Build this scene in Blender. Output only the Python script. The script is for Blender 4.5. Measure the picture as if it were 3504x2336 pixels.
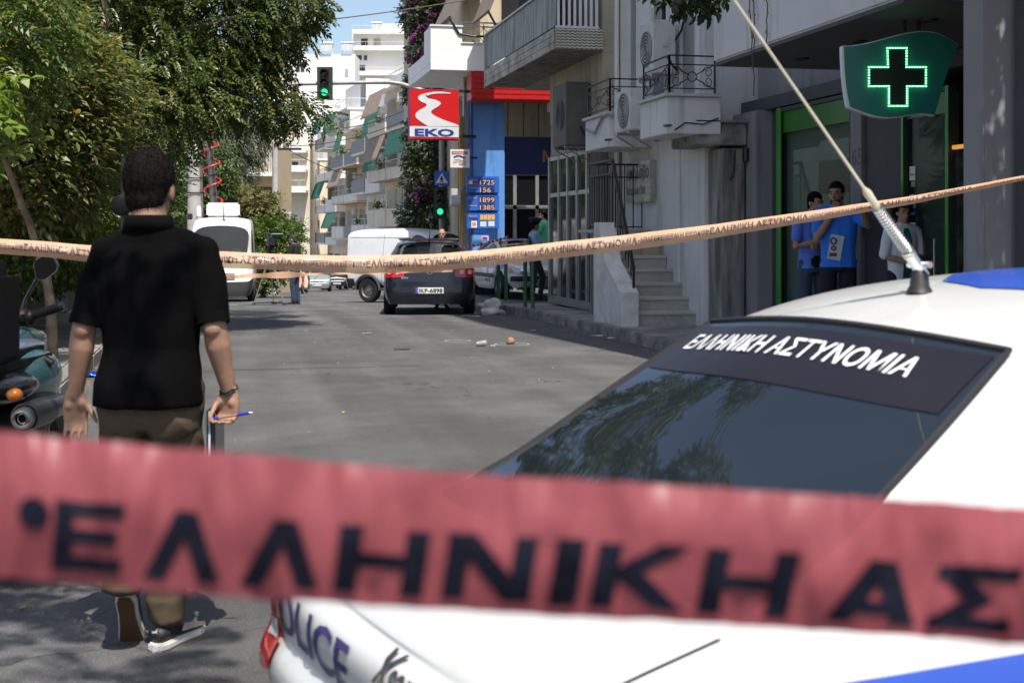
import bpy, bmesh, math, random
import numpy as np
from mathutils import Vector, Matrix, Quaternion
from mathutils.bvhtree import BVHTree
from math import sin, cos, pi, radians, sqrt

for o in list(bpy.data.objects): bpy.data.objects.remove(o)
SC = bpy.context.scene
COL = SC.collection
random.seed(7); RNG = np.random.default_rng(7)

# ------------------------------------------------------------------ camera
# world frame: +Y runs down the street, +X to the pharmacy side, Z up, road level 0 at the camera
F, U0, V0, HC = 4600.0, 1752.0, 800.0, 1.45          # focal length and horizon in photo pixels (3504 wide), eye height
TH = math.atan((1752 - 750) / F)
CT, ST = cos(TH), sin(TH)
cd = bpy.data.cameras.new('camera'); cam = bpy.data.objects.new('camera', cd); COL.objects.link(cam)
cam.location = (0, 0, HC); cam.rotation_euler = (pi / 2, 0, -TH)
cd.sensor_width = 36; cd.lens = 36 * F / 3504; cd.shift_y = -(1168 - V0) / 3504
cd.clip_start = .05; cd.clip_end = 4000
cd.dof.use_dof = True; cd.dof.focus_distance = 13.0; cd.dof.aperture_fstop = 6.0
SC.camera = cam
# ------------------------------------------------------------------ sky and sun
SUN = Vector((0.05, -0.5, 1.0)).normalized()
EL = math.asin(SUN.z)
wd = bpy.data.worlds.new('World'); SC.world = wd; wd.use_nodes = True
nt = wd.node_tree; nt.nodes.clear()
sk = nt.nodes.new('ShaderNodeTexSky'); sk.sky_type = 'NISHITA'; sk.sun_disc = False
sk.sun_elevation = EL; sk.sun_rotation = math.atan2(SUN.x, SUN.y)
sk.air_density = 1.0; sk.dust_density = 2.0; sk.ozone_density = 1.0; sk.altitude = 80
bg = nt.nodes.new('ShaderNodeBackground'); bg.inputs[1].default_value = .14
wo = nt.nodes.new('ShaderNodeOutputWorld')
nt.links.new(sk.outputs[0], bg.inputs[0]); nt.links.new(bg.outputs[0], wo.inputs[0])
ld = bpy.data.lights.new('sun', 'SUN'); ld.energy = 5.0; ld.angle = radians(.53); ld.color = (1, .945, .85)
so = bpy.data.objects.new('sun', ld); COL.objects.link(so); so.location = (0, -10, 30)
so.rotation_euler = (-SUN).to_track_quat('-Z', 'Y').to_euler()
SC.view_settings.view_transform = 'Standard'; SC.view_settings.look = 'None'
SC.view_settings.exposure = 0.38; SC.view_settings.gamma = 1.0
SC.render.engine = 'CYCLES'
SC.cycles.max_bounces = 7; SC.cycles.transparent_max_bounces = 10; SC.cycles.use_denoising = True

# ------------------------------------------------------------------ placing helpers
def at(px, py, d):
    xc = (px - U0) / F * d
    return Vector((xc * CT + d * ST, d * CT - xc * ST, HC - (py - V0) / F * d))
def onx(px, py, X):
    return at(px, py, X / (CT * (px - U0) / F + ST))
def ony(px, py, Y):
    return at(px, py, Y / (CT - ST * (px - U0) / F))
def gz(y):
    t = max(0.0, y - 17)
    return -.0011 * t * t if t < 16 else -(.2816 + (t - 16) * .0352)

# ------------------------------------------------------------------ materials
MATS = {}
def M(name, col, rough=.6, metal=0., var=.1, scale=3., bump=0., bscale=60., spec=.5, coat=0., streak=0., dirt=None, dirtamt=0., emit=0.,
      trans=0., alpha=1., sheen=0., island=0., speck=None, speckamt=0.):
    if name in MATS: return MATS[name]
    m = bpy.data.materials.new(name); m.use_nodes = True; MATS[name] = m
    t = m.node_tree; b = t.nodes['Principled BSDF']; L = t.links
    c = tuple(col) + (1,)
    b.inputs['Base Color'].default_value = c; b.inputs['Roughness'].default_value = rough
    b.inputs['Metallic'].default_value = metal; b.inputs['Specular IOR Level'].default_value = spec
    b.inputs['Coat Weight'].default_value = coat; b.inputs['Coat Roughness'].default_value = .04
    b.inputs['Transmission Weight'].default_value = trans; b.inputs['Alpha'].default_value = alpha
    if sheen: b.inputs['Sheen Weight'].default_value = sheen
    if emit:
        b.inputs['Emission Color'].default_value = c; b.inputs['Emission Strength'].default_value = emit
    tc = t.nodes.new('ShaderNodeTexCoord')
    cur = None
    def noise(sc, det=5, vec=None, ro=.6):
        n = t.nodes.new('ShaderNodeTexNoise'); n.inputs['Scale'].default_value = sc; n.inputs['Detail'].default_value = det
        n.inputs['Roughness'].default_value = ro
        L.new(vec or tc.outputs['Object'], n.inputs['Vector']); return n
    def mixc(a, bcol, fac, mode='MIX'):
        x = t.nodes.new('ShaderNodeMix'); x.data_type = 'RGBA'; x.blend_type = mode
        if hasattr(a, 'is_linked'): L.new(a, x.inputs[6])
        else: x.inputs[6].default_value = a
        if hasattr(bcol, 'is_linked'): L.new(bcol, x.inputs[7])
        else: x.inputs[7].default_value = bcol
        if hasattr(fac, 'is_linked'): L.new(fac, x.inputs[0])
        else: x.inputs[0].default_value = fac
        return x.outputs[2]
    def ramp(sock, lo, hi):
        r = t.nodes.new('ShaderNodeMapRange'); r.inputs[1].default_value = lo; r.inputs[2].default_value = hi
        r.clamp = True; L.new(sock, r.inputs[0]); return r.outputs[0]
    cur = c
    if var:
        n = noise(scale)
        lo = tuple(max(0, v * (1 - 1.6 * var)) for v in col) + (1,); hi = tuple(min(1, v * (1 + 1.3 * var)) for v in col) + (1,)
        cur = mixc(lo, hi, ramp(n.outputs[0], .3, .7))
    if island:
        g = t.nodes.new('ShaderNodeNewGeometry')
        lo = tuple(v * (1 - island) for v in col) + (1,); hi = tuple(min(1, v * (1 + island)) for v in col) + (1,)
        cur = mixc(lo, hi, g.outputs['Random Per Island'])
    if dirt:
        if streak:
            mp = t.nodes.new('ShaderNodeMapping'); mp.inputs['Scale'].default_value = (6, 6, .55)
            L.new(tc.outputs['Object'], mp.inputs[0]); n = noise(streak, 6, mp.outputs[0], .65)
        else: n = noise(scale * .7 + .3, 7, None, .7)
        cur = mixc(cur, tuple(dirt) + (1,), ramp(n.outputs[0], .62 - dirtamt * .35, .80 - dirtamt * .2))
    if speck:
        n = noise(speckamt, 2)
        cur = mixc(cur, tuple(speck) + (1,), ramp(n.outputs[0], .60, .68))
    if hasattr(cur, 'is_linked'):
        L.new(cur, b.inputs['Base Color'])
        rn = noise(scale * 1.7, 4); rr = t.nodes.new('ShaderNodeMapRange')
        rr.inputs[3].default_value = max(0, rough - .08 * (rough > .1)); rr.inputs[4].default_value = min(1, rough + .1 * (rough > .1))
        L.new(rn.outputs[0], rr.inputs[0]); L.new(rr.outputs[0], b.inputs['Roughness'])
    if bump:
        n = noise(bscale, 6); bp = t.nodes.new('ShaderNodeBump'); bp.inputs['Strength'].default_value = bump
        bp.inputs['Distance'].default_value = .01; L.new(n.outputs[0], bp.inputs['Height']); L.new(bp.outputs[0], b.inputs['Normal'])
    return m
def leafmat(name, col, isl=.45, trans=.3, rough=.42, tip=None):
    if name in MATS: return MATS[name]
    m = bpy.data.materials.new(name); m.use_nodes = True; MATS[name] = m
    t = m.node_tree; L = t.links; b = t.nodes['Principled BSDF']; out = t.nodes['Material Output']
    g = t.nodes.new('ShaderNodeNewGeometry'); x = t.nodes.new('ShaderNodeValToRGB')
    e = x.color_ramp.elements
    e[0].color = tuple(v * (1 - isl) for v in col) + (1,); e[1].color = tuple(min(1, v * (1 + isl)) for v in col) + (1,); e[1].position = .88
    if tip:
        k = e.new(.95); k.color = tuple(tip) + (1,)
    L.new(g.outputs['Random Per Island'], x.inputs[0]); L.new(x.outputs[0], b.inputs['Base Color'])
    b.inputs['Roughness'].default_value = rough; b.inputs['Specular IOR Level'].default_value = .5
    tr = t.nodes.new('ShaderNodeBsdfTranslucent'); hs = t.nodes.new('ShaderNodeHueSaturation'); hs.inputs['Value'].default_value = 1.5
    hs.inputs['Saturation'].default_value = 1.15
    L.new(x.outputs[0], hs.inputs['Color']); L.new(hs.outputs[0], tr.inputs[0])
    mx = t.nodes.new('ShaderNodeMixShader'); mx.inputs[0].default_value = trans
    L.new(b.outputs[0], mx.inputs[1]); L.new(tr.outputs[0], mx.inputs[2]); L.new(mx.outputs[0], out.inputs[0])
    return m
def glassmat(name, tint=(.02, .025, .025), see=.35, rough=.03, ior=1.52):
    """window glass: mirror-like reflections over a dark, partly see-through pane"""
    if name in MATS: return MATS[name]
    m = bpy.data.materials.new(name); m.use_nodes = True; MATS[name] = m
    t = m.node_tree; L = t.links; b = t.nodes['Principled BSDF']; out = t.nodes['Material Output']
    b.inputs['Base Color'].default_value = tuple(tint) + (1,); b.inputs['Roughness'].default_value = rough
    b.inputs['Specular IOR Level'].default_value = .6; b.inputs['IOR'].default_value = ior
    tp = t.nodes.new('ShaderNodeBsdfTransparent'); tp.inputs[0].default_value = (.75, .8, .78, 1)
    gl = t.nodes.new('ShaderNodeBsdfGlossy'); gl.inputs['Roughness'].default_value = rough
    m1 = t.nodes.new('ShaderNodeMixShader'); m1.inputs[0].default_value = 1 - see
    L.new(tp.outputs[0], m1.inputs[1]); L.new(b.outputs[0], m1.inputs[2])
    L.new(m1.outputs[0], out.inputs[0])
    return m

# ------------------------------------------------------------------ object helpers
ORG = {}
def tag(o, label=None, cat=None, group=None, kind=None):
    if label: o['label'] = label
    if cat: o['category'] = cat
    if group: o['group'] = group
    if kind: o['kind'] = kind
    return o
def thing(name, label, cat, loc=(0, 0, 0), rotz=0., group=None, local=False):
    o = bpy.data.objects.new(name, None); COL.objects.link(o)
    o.empty_display_size = .2; o.location = loc; o.rotation_euler = (0, 0, rotz)
    ORG[o.name] = Vector((0, 0, 0)) if local else Vector(loc)
    return tag(o, label, cat, group)
def link_mesh(name, me, mats, parent=None, org=None):
    o = bpy.data.objects.new(name, me); COL.objects.link(o)
    for m in (mats if isinstance(mats, (list, tuple)) else [mats]): me.materials.append(m)
    if parent: o.parent = parent
    ORG[o.name] = org if org is not None else (ORG[parent.name] if parent else Vector((0, 0, 0)))
    return o
def basis(d, up=(0, 0, 1)):
    d = Vector(d).normalized(); up = Vector(up)
    if abs(d.dot(up)) > .98: up = Vector((0, 1, 0)) if abs(d.y) < .9 else Vector((1, 0, 0))
    s = d.cross(up).normalized(); return s, s.cross(d).normalized(), d
class MB:
    def __init__(self): self.v = []; self.f = []; self.mi = []; self.cm = 0
    def mat(self, i): self.cm = i; return self
    def _add(self, vs, fs):
        n = len(self.v); self.v += [tuple(p) for p in vs]; self.f += [tuple(i + n for i in f) for f in fs]; self.mi += [self.cm] * len(fs); return self
    def box(self, a, b):
        x0, y0, z0 = (min(a[i], b[i]) for i in range(3)); x1, y1, z1 = (max(a[i], b[i]) for i in range(3))
        return self._add([(x0, y0, z0), (x1, y0, z0), (x1, y1, z0), (x0, y1, z0), (x0, y0, z1), (x1, y0, z1), (x1, y1, z1), (x0, y1, z1)],
                         [(0, 3, 2, 1), (4, 5, 6, 7), (0, 1, 5, 4), (1, 2, 6, 5), (2, 3, 7, 6), (3, 0, 4, 7)])
    def bar(self, p, q, w, h=None, up=(0, 0, 1)):
        h = h or w; p = Vector(p); q = Vector(q); s, u, d = basis(q - p, up); vs = []
        for c in (p, q):
            for a, b in ((-1, -1), (1, -1), (1, 1), (-1, 1)): vs.append(c + s * (a * w / 2) + u * (b * h / 2))
        return self._add(vs, [(0, 1, 2, 3), (7, 6, 5, 4), (0, 4, 5, 1), (1, 5, 6, 2), (2, 6, 7, 3), (3, 7, 4, 0)])
    def quad(self, *p): return self._add(p, [tuple(range(len(p)))])
    def tube(self, pts, r, n=8, cap=True, closed=False):
        pts = [Vector(p) for p in pts]; k = len(pts); rr = r if isinstance(r, (list, tuple)) else [r] * k
        vs = []; s0 = None
        for i, p in enumerate(pts):
            if closed: d = pts[(i + 1) % k] - pts[i - 1]
            else: d = pts[min(i + 1, k - 1)] - pts[max(i - 1, 0)]
            if d.length < 1e-9: d = Vector((0, 0, 1))
            d.normalize()
            if s0 is None: s, u, _ = basis(d)
            else:
                s = (s0 - d * s0.dot(d))
                s = s.normalized() if s.length > 1e-6 else basis(d)[0]; u = s.cross(d)
            s0 = s
            for j in range(n):
                a = 2 * pi * j / n; vs.append(p + (s * cos(a) + u * sin(a)) * rr[i])
        fs = []
        for i in range(k if closed else k - 1):
            i2 = (i + 1) % k
            for j in range(n): fs.append((i * n + j, i * n + (j + 1) % n, i2 * n + (j + 1) % n, i2 * n + j))
        if cap and not closed: fs += [tuple(range(n - 1, -1, -1)), tuple((k - 1) * n + j for j in range(n))]
        return self._add(vs, fs)
    def cyl(self, p, q, r, n=16, r2=None): return self.tube([p, q], [r, r if r2 is None else r2], n)
    def prism(self, poly, ext):
        """extrude a planar polygon (3D points) along the vector ext"""
        e = Vector(ext); n = len(poly); P = [Vector(p) for p in poly]
        return self._add(P + [p + e for p in P], [tuple(range(n - 1, -1, -1)), tuple(range(n, 2 * n))] + [(i, (i + 1) % n, n + (i + 1) % n, n + i) for i in range(n)])
    def lathe(self, prof, c=(0, 0, 0), axis=(0, 0, 1), n=20, up=(1, 0, 0)):
        """prof: list of (radius, height) revolved round axis through c"""
        s, u, d = basis(axis, up); c = Vector(c); k = len(prof)
        vs = [c + d * h + (s * cos(2 * pi * j / n) + u * sin(2 * pi * j / n)) * r for r, h in prof for j in range(n)]
        return self._add(vs, [(i * n + j, i * n + (j + 1) % n, (i + 1) * n + (j + 1) % n, (i + 1) * n + j) for i in range(k - 1) for j in range(n)])
    def ball(self, c, r, n=12, m=8, R=None):
        r = (r, r, r) if not isinstance(r, (tuple, list)) else r; vs = []; c = Vector(c)
        for i in range(m + 1):
            a = pi * i / m
            for j in range(n):
                b = 2 * pi * j / n; p = Vector((sin(a) * cos(b) * r[0], sin(a) * sin(b) * r[1], cos(a) * r[2]))
                if R: p = R @ p
                vs.append(c + p)
        return self._add(vs, [(i * n + j, (i + 1) * n + j, (i + 1) * n + (j + 1) % n, i * n + (j + 1) % n) for i in range(m) for j in range(n)])
    def grid(self, P):
        """P: 2D list of points"""
        n = len(P[0]); return self._add([p for r in P for p in r], [(i * n + j, i * n + j + 1, (i + 1) * n + j + 1, (i + 1) * n + j) for i in range(len(P) - 1) for j in range(n - 1)])
    def mesh(self, name, org=(0, 0, 0)):
        me = bpy.data.meshes.new(name); o = Vector(org)
        me.from_pydata([(p[0] - o.x, p[1] - o.y, p[2] - o.z) for p in self.v], [], self.f)
        if any(self.mi): me.polygons.foreach_set('material_index', self.mi)
        me.update(); return me
    def build(self, name, mats, parent=None, bevel=0., smooth=False, subsurf=0, solid=0., org=None, fix=True):
        og = Vector(org) if org is not None else (ORG[parent.name] if parent else Vector((0, 0, 0)))
        me = self.mesh(name, og)
        if fix or bevel:
            bm = bmesh.new(); bm.from_mesh(me)
            if smooth or subsurf: bmesh.ops.remove_doubles(bm, verts=bm.verts, dist=1e-5)
            bmesh.ops.recalc_face_normals(bm, faces=bm.faces)
            if bevel:
                ed = [e for e in bm.edges if len(e.link_faces) == 2 and e.calc_face_angle(0) > .5]
                bmesh.ops.bevel(bm, geom=ed, offset=bevel, segments=2, affect='EDGES', clamp_overlap=True)
            bm.to_mesh(me); bm.free()
        o = link_mesh(name, me, mats, parent)
        if org is not None and not parent: o.location = og; ORG[o.name] = og
        if smooth or subsurf: me.shade_smooth()
        if smooth and not subsurf and smooth != 2:
            me.set_sharp_from_angle(angle=radians(40))
        if solid:
            s = o.modifiers.new('solid', 'SOLIDIFY'); s.thickness = solid; s.offset = 0
        if subsurf:
            s = o.modifiers.new('sub', 'SUBSURF'); s.levels = s.render_levels = subsurf
        return o
def copy_tree(o, parent=None):
    c = o.copy(); COL.objects.link(c); c.parent = parent; ORG[c.name] = ORG[o.name]
    for ch in [x for x in bpy.data.objects if x.parent == o]: copy_tree(ch, c)
    return c
# lettering -------------------------------------------------------------------------------------------
TXT = {}
def text_geo(s, bold=.0, sx=1.):
    """flat lettering: (verts Nx2 with capital height 1, starting at x=0, faces, width)"""
    key = (s, bold, sx)
    if key in TXT: return TXT[key]
    cu = bpy.data.curves.new('t', 'FONT'); cu.body = s; cu.size = 1; cu.offset = bold; cu.resolution_u = 3; cu.fill_mode = 'FRONT'
    ob = bpy.data.objects.new('t', cu); COL.objects.link(ob)
    bpy.context.view_layer.update()
    me = bpy.data.meshes.new_from_object(ob.evaluated_get(bpy.context.evaluated_depsgraph_get()))
    v = np.array([x.co[:2] for x in me.vertices]).reshape(-1, 2); f = [tuple(p.vertices) for p in me.polygons]
    bpy.data.objects.remove(ob); bpy.data.curves.remove(cu); bpy.data.meshes.remove(me)
    cap = .728
    v = v / cap; v[:, 0] -= v[:, 0].min(); v[:, 0] *= sx
    TXT[key] = (v, f, v[:, 0].max()); return TXT[key]
def lettering(name, s, o, ux, uy, h, mat, parent, bold=.02, width=None, sx=1., center=False, eps=.004, fn=None, nrm=None):
    """text on the plane through o with unit axes ux (reading direction) and uy; h capital height; fn warps (u,v)->point"""
    v, f, w = text_geo(s, bold, sx); ux = Vector(ux).normalized(); uy = Vector(uy).normalized()
    n = Vector(nrm) if nrm else ux.cross(uy); k = (width / w) if width else h
    u0 = -w * k / 2 if center else 0.
    b = MB()
    if fn: vs = [fn(u0 + a * k, c * h) for a, c in v]
    else: vs = [Vector(o) + ux * (u0 + a * k) + uy * (c * h) + n * eps for a, c in v]
    b._add(vs, f); return b.build(name, mat, parent, fix=False)
# ================================================================== ground, road, pavements
asph = M('asphalt', (.104, .103, .102), rough=.8, var=.19, scale=.8, bump=.9, bscale=120, spec=.35, speck=(.27, .26, .25), speckamt=130, dirt=(.072, .070, .068), dirtamt=.42)
def add_cracks(m):
    t = m.node_tree; L = t.links; b = t.nodes['Principled BSDF']; src = b.inputs['Base Color'].links[0].from_socket; tc = t.nodes.new('ShaderNodeTexCoord')
    n = t.nodes.new('ShaderNodeTexNoise'); n.inputs['Scale'].default_value = 1.3; n.inputs['Detail'].default_value = 5; L.new(tc.outputs['Object'], n.inputs['Vector'])
    a = t.nodes.new('ShaderNodeMix'); a.data_type = 'RGBA'; a.blend_type = 'ADD'; a.inputs[0].default_value = .9; L.new(tc.outputs['Object'], a.inputs[6]); L.new(n.outputs['Color'], a.inputs[7])
    v = t.nodes.new('ShaderNodeTexVoronoi'); v.feature = 'DISTANCE_TO_EDGE'; v.inputs['Scale'].default_value = .33; L.new(a.outputs[2], v.inputs['Vector'])
    r = t.nodes.new('ShaderNodeMapRange'); r.inputs[1].default_value = .0004; r.inputs[2].default_value = .0035; L.new(v.outputs['Distance'], r.inputs[0])
    n2 = t.nodes.new('ShaderNodeTexNoise'); n2.inputs['Scale'].default_value = .5; L.new(tc.outputs['Object'], n2.inputs['Vector']); r2 = t.nodes.new('ShaderNodeMapRange'); r2.inputs[1].default_value = .45; r2.inputs[2].default_value = .6; L.new(n2.outputs[0], r2.inputs[0])
    mx = t.nodes.new('ShaderNodeMath'); mx.operation = 'MAXIMUM'; L.new(r.outputs[0], mx.inputs[0]); L.new(r2.outputs[0], mx.inputs[1])
    x = t.nodes.new('ShaderNodeMix'); x.data_type = 'RGBA'; x.inputs[6].default_value = (.055, .054, .052, 1); L.new(src, x.inputs[7]); L.new(mx.outputs[0], x.inputs[0])
    # worn wheel tracks along the street
    mp = t.nodes.new('ShaderNodeMapping'); mp.inputs['Scale'].default_value = (1.1, .05, 1); L.new(tc.outputs['Object'], mp.inputs[0]); n3 = t.nodes.new('ShaderNodeTexNoise'); n3.inputs['Scale'].default_value = 1.2; n3.inputs['Detail'].default_value = 4; L.new(mp.outputs[0], n3.inputs['Vector'])
    r3 = t.nodes.new('ShaderNodeMapRange'); r3.inputs[1].default_value = .35; r3.inputs[2].default_value = .7; r3.inputs[3].default_value = .72; r3.inputs[4].default_value = 1.22; L.new(n3.outputs[0], r3.inputs[0])
    y = t.nodes.new('ShaderNodeVectorMath'); y.operation = 'SCALE'; L.new(x.outputs[2], y.inputs[0]); L.new(r3.outputs[0], y.inputs['Scale']); L.new(y.outputs[0], b.inputs['Base Color'])
add_cracks(asph)
conc = M('paving_concrete', (.30, .285, .26), rough=.85, var=.14, scale=1.6, bump=.4, bscale=90, dirt=(.13, .12, .105), dirtamt=.45)
kerbm = M('kerb_concrete', (.31, .30, .28), rough=.85, var=.16, scale=4, bump=.8, bscale=45, dirt=(.10, .095, .085), dirtamt=.6)
earth = M('bare_ground', (.22, .19, .15), rough=.95, var=.2, scale=.3)
XK, XL, XW = 5.35, -1.33, -2.62        # right kerb, left kerb, left wall
def strip(x0, x1, ys, dz, name, mat, kind='structure'):
    b = MB(); b.grid([[(x0 + (x1 - x0) * k / 8, y, gz(y) + dz) for k in range(9)] for y in ys])
    o = b.build(name, mat, None, smooth=True); tag(o, kind=kind); return o
ys = [-30, -15] + [i * 1.0 for i in range(0, 61)] + [65, 70, 80, 100, 130, 160, 200]
ysg = ys + [300, 500, 900, 1500, 3000]
b = MB(); b.grid([[(x, y, max(gz(y), -6.3) - .03) for x in (-2500, -400, -100, -30, -3.2, 1, 5, 30, 100, 400, 2500)] for y in [-2500, -300, -60] + ysg])
tag(b.build('ground', earth, None, smooth=True), kind='structure')
road = strip(XL - .03, XK + .03, ys, 0, 'road', asph)
# the side street that opens on the right at the filling station
b = MB(); b.grid([[(x, y, (gz(y) + .004) if x < 5.5 else -.03) for x in (XK + .025, 5.8, 8, 12, 20, 40)] for y in [26.9 + .7 * i for i in range(13)]])
tag(b.build('side_road', asph, None, smooth=True), kind='structure')
b = MB(); b.grid([[(x + (y - 60) * -.09, y, gz(y) - .012) for x in (-7, -2, 3, 8, 14)] for y in [44, 50, 60, 80, 100, 130, 160, 200]])
tag(b.build('far_road', asph, None, smooth=True), kind='structure')
def pave(name, x0, x1, y0, y1, n_slab, kerb_left, kerb_on=True):
    """a raised pavement: bed, separate slabs and a row of kerb stones"""
    N = max(2, int(y1 - y0)); ysp = [y0 + (y1 - y0) * i / N for i in range(N + 1)]
    kx0, kx1 = (x0, x0 + .17) if kerb_left else (x1 - .17, x1)
    sx0, sx1 = (kx1 + .008, x1) if kerb_left else (x0, kx0 - .008)
    b = MB()
    for a, c in zip(ysp[:-1], ysp[1:]):
        b._add([(x0 + .02, a, gz(a) - .2), (x1 - .02, a, gz(a) - .2), (x1 - .02, c, gz(c) - .2), (x0 + .02, c, gz(c) - .2),
                (x0 + .02, a, gz(a) + .13), (x1 - .02, a, gz(a) + .13), (x1 - .02, c, gz(c) + .13), (x0 + .02, c, gz(c) + .13)],
               [(4, 5, 6, 7), (0, 4, 7, 3), (1, 2, 6, 5)])
    base = b.build(name, conc, None); tag(base, kind='structure')
    r = random.Random(3)
    y = y0
    while y < y1 - .05:
        L = min(1.0 + r.uniform(-.06, .06), y1 - y); j = r.uniform(-.006, .006)
        k = MB(); h0, h1 = gz(y) + .15 + r.uniform(-.006, .004), gz(y + L) + .15 + r.uniform(-.006, .004)
        k._add([(kx0 + j, y + .006, -.2 + gz(y)), (kx1 + j, y + .006, -.2 + gz(y)), (kx1 + j, y + L - .006, -.2 + gz(y)), (kx0 + j, y + L - .006, -.2 + gz(y)),
                (kx0 + j, y + .006, h0), (kx1 + j, y + .006, h0), (kx1 + j, y + L - .006, h1), (kx0 + j, y + L - .006, h1)],
               [(0, 3, 2, 1), (4, 5, 6, 7), (0, 1, 5, 4), (1, 2, 6, 5), (2, 3, 7, 6), (3, 0, 4, 7)])
        k.build('kerb_stone', kerbm, base, bevel=.018); y += L
    y = y0
    while y < y1 - .05:
        L = min(n_slab, y1 - y); k = MB(); e = r.uniform(0, .005)
        za, zb = gz(y) + .142 + e, gz(y + L) + .142 + e
        k._add([(sx0, y + .004, za - .06), (sx1, y + .004, za - .06), (sx1, y + L - .004, zb - .06), (sx0, y + L - .004, zb - .06),
                (sx0, y + .004, za), (sx1, y + .004, za), (sx1, y + L - .004, zb), (sx0, y + L - .004, zb)],
               [(0, 3, 2, 1), (4, 5, 6, 7), (0, 1, 5, 4), (1, 2, 6, 5), (2, 3, 7, 6), (3, 0, 4, 7)])
        k.build('paving_slab', conc, base, bevel=.005); y += L
    return base
pave('right_pavement', XK, 7.25, 2, 26.6, 1.5, True)
pave('left_pavement', XW, XL, 2, 44, 1.1, False)
tag(strip(XW - .5, XW + .01, ys[:45], .12, 'verge', earth), kind='structure')

# ================================================================== low concrete wall on the left
oldc = M('weathered_concrete', (.27, .25, .215), rough=.9, var=.16, scale=2, bump=.5, bscale=35, dirt=(.075, .068, .058), dirtamt=.55, streak=1.1)
cop = M('coping_stone', (.40, .38, .34), rough=.85, var=.16, scale=3, bump=.5, bscale=40, dirt=(.16, .15, .13), dirtamt=.5)
w = thing('garden_wall', 'low weathered concrete wall with stone coping along the left pavement', 'wall', (XW, 20, .13))
MB().box((XW - .22, 8.0, -.3), (XW, 26.5, .78)).build('wall_face', oldc, w)
for i in range(15):
    y = 8.0 + i * 1.24; MB().box((XW - .27, y + .006, .78), (XW + .05, y + 1.228, .87 + .008 * (i % 3))).build('coping_stone', cop, w, bevel=.012)

# ================================================================== pharmacy building
greyr = M('grey_render', (.25, .247, .25), rough=.8, var=.07, scale=1.2, bump=.25, bscale=70, dirt=(.15, .146, .14), dirtamt=.25, streak=.8)
ltgrey = M('pale_grey_render', (.62, .61, .605), rough=.8, var=.05, scale=.9, bump=.2, bscale=80, dirt=(.42, .41, .40), dirtamt=.22, streak=.7)
dkgrey = M('dark_grey_panel', (.055, .055, .06), rough=.55, var=.08, scale=2)
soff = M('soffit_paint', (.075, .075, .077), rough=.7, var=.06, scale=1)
green = M('green_lacquer', (.035, .27, .022), rough=.35, var=.05, coat=.3)
blackm = M('black_paint', (.012, .012, .013), rough=.4, var=.05)
metal = M('brushed_steel', (.55, .55, .56), rough=.32, metal=1, var=.05, scale=20)
gl_shop = glassmat('shop_glass', (.05, .065, .055), .8)
XF = 7.2
ph = thing('pharmacy_building', 'grey pharmacy building with overhanging pale upper floors and green-framed shop front', 'building', (XF, 13, .15))
MB().box((5.35, 9.84, 3.34), (15, 14.08, 23)).build('upper_floors', ltgrey, ph, bevel=.02)  # height above the view chosen to throw shade on the facades beyond
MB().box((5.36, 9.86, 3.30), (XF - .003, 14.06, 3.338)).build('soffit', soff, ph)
k = MB(); 
for (yy, xx) in ((10.6, 6.0), (10.6, 6.8), (11.9, 6.0), (11.9, 6.8), (13.2, 6.0), (13.2, 6.8)):
    k = MB(); k.lathe([(.0, 0), (.055, 0), (.075, -.012), (.08, 0), (.08, .01)], (xx, yy, 3.296)); k.build('downlight', blackm, ph, smooth=True)
# rear mass with the shop openings cut out as separate wall pieces
MB().box((XF + .9, 9.2, -.2), (15, 17.85, 23)).build('rear_wall', greyr, ph)
MB().box((XF, 9.4, 3.12), (XF + .9, 17.86, 3.29)).build('lintel', dkgrey, ph)
MB().box((XF + .25, 14.083, 3.292), (XF + 1.2, 17.84, 23)).build('upper_wall', greyr, ph)
MB().box((XF - .12, 17.0, .1), (XF + .9, 17.87, 3.118)).build('pier', greyr, ph, bevel=.01)
MB().box((XF + .10, 16.62, .1), (XF + .9, 16.995, 3.118)).build('recess_panel', dkgrey, ph)
MB().box((XF - .02, 14.18, .1), (XF + .9, 14.46, 3.118)).build('pier', greyr, ph, bevel=.01)
MB().box((XF + .02, 13.3, .1), (XF + .9, 14.175, 3.118)).build('panel', dkgrey, ph, bevel=.005)
MB().box((XF + .02, 9.3, .1), (XF + .9, 11.35, 3.118)).build('panel', dkgrey, ph, bevel=.005)
lettering('house_number', '65', (XF - .02, 14.41, 2.24), (0, -1, 0), (0, 0, 1), .2, M('number_grey', (.10, .10, .105), rough=.5, var=0), ph, bold=.01, nrm=(-1, 0, 0))
def shop_window(y0, y1, z0, z1, fr, name, strips=(), band=0.):
    k = MB()
    for a, c in (((XF, y0, z0), (XF + .09, y0 + fr, z1)), ((XF, y1 - fr, z0), (XF + .09, y1, z1)), ((XF + .001, y0 + fr, z1 - fr), (XF + .089, y1 - fr, z1)), ((XF + .001, y0 + fr, z0), (XF + .089, y1 - fr, z0 + .05))): k.box(a, c)
    o = k.build(name, dkgrey, ph, bevel=.004)
    for (a0_, a1_) in strips: MB().box((XF - .012, a0_, z0), (XF - .002, a1_, z1)).build('green_strip', green, o)
    if band: MB().box((XF + .03, y0 + fr, z1 - fr - band), (XF + .04, y1 - fr, z1 - fr - .002)).build('green_film', M('green_film', (.035, .17, .02), rough=.3, var=.1), o)
    MB().box((XF + .045, y0 + fr + .001, z0 + .052), (XF + .055, y1 - fr - .001, z1 - fr - .001)).build('pane', gl_shop, o)
    return o
shop_window(14.48, 16.6, .15, 3.1, .05, 'shop_window', ((16.46, 16.6),), .28)
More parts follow.
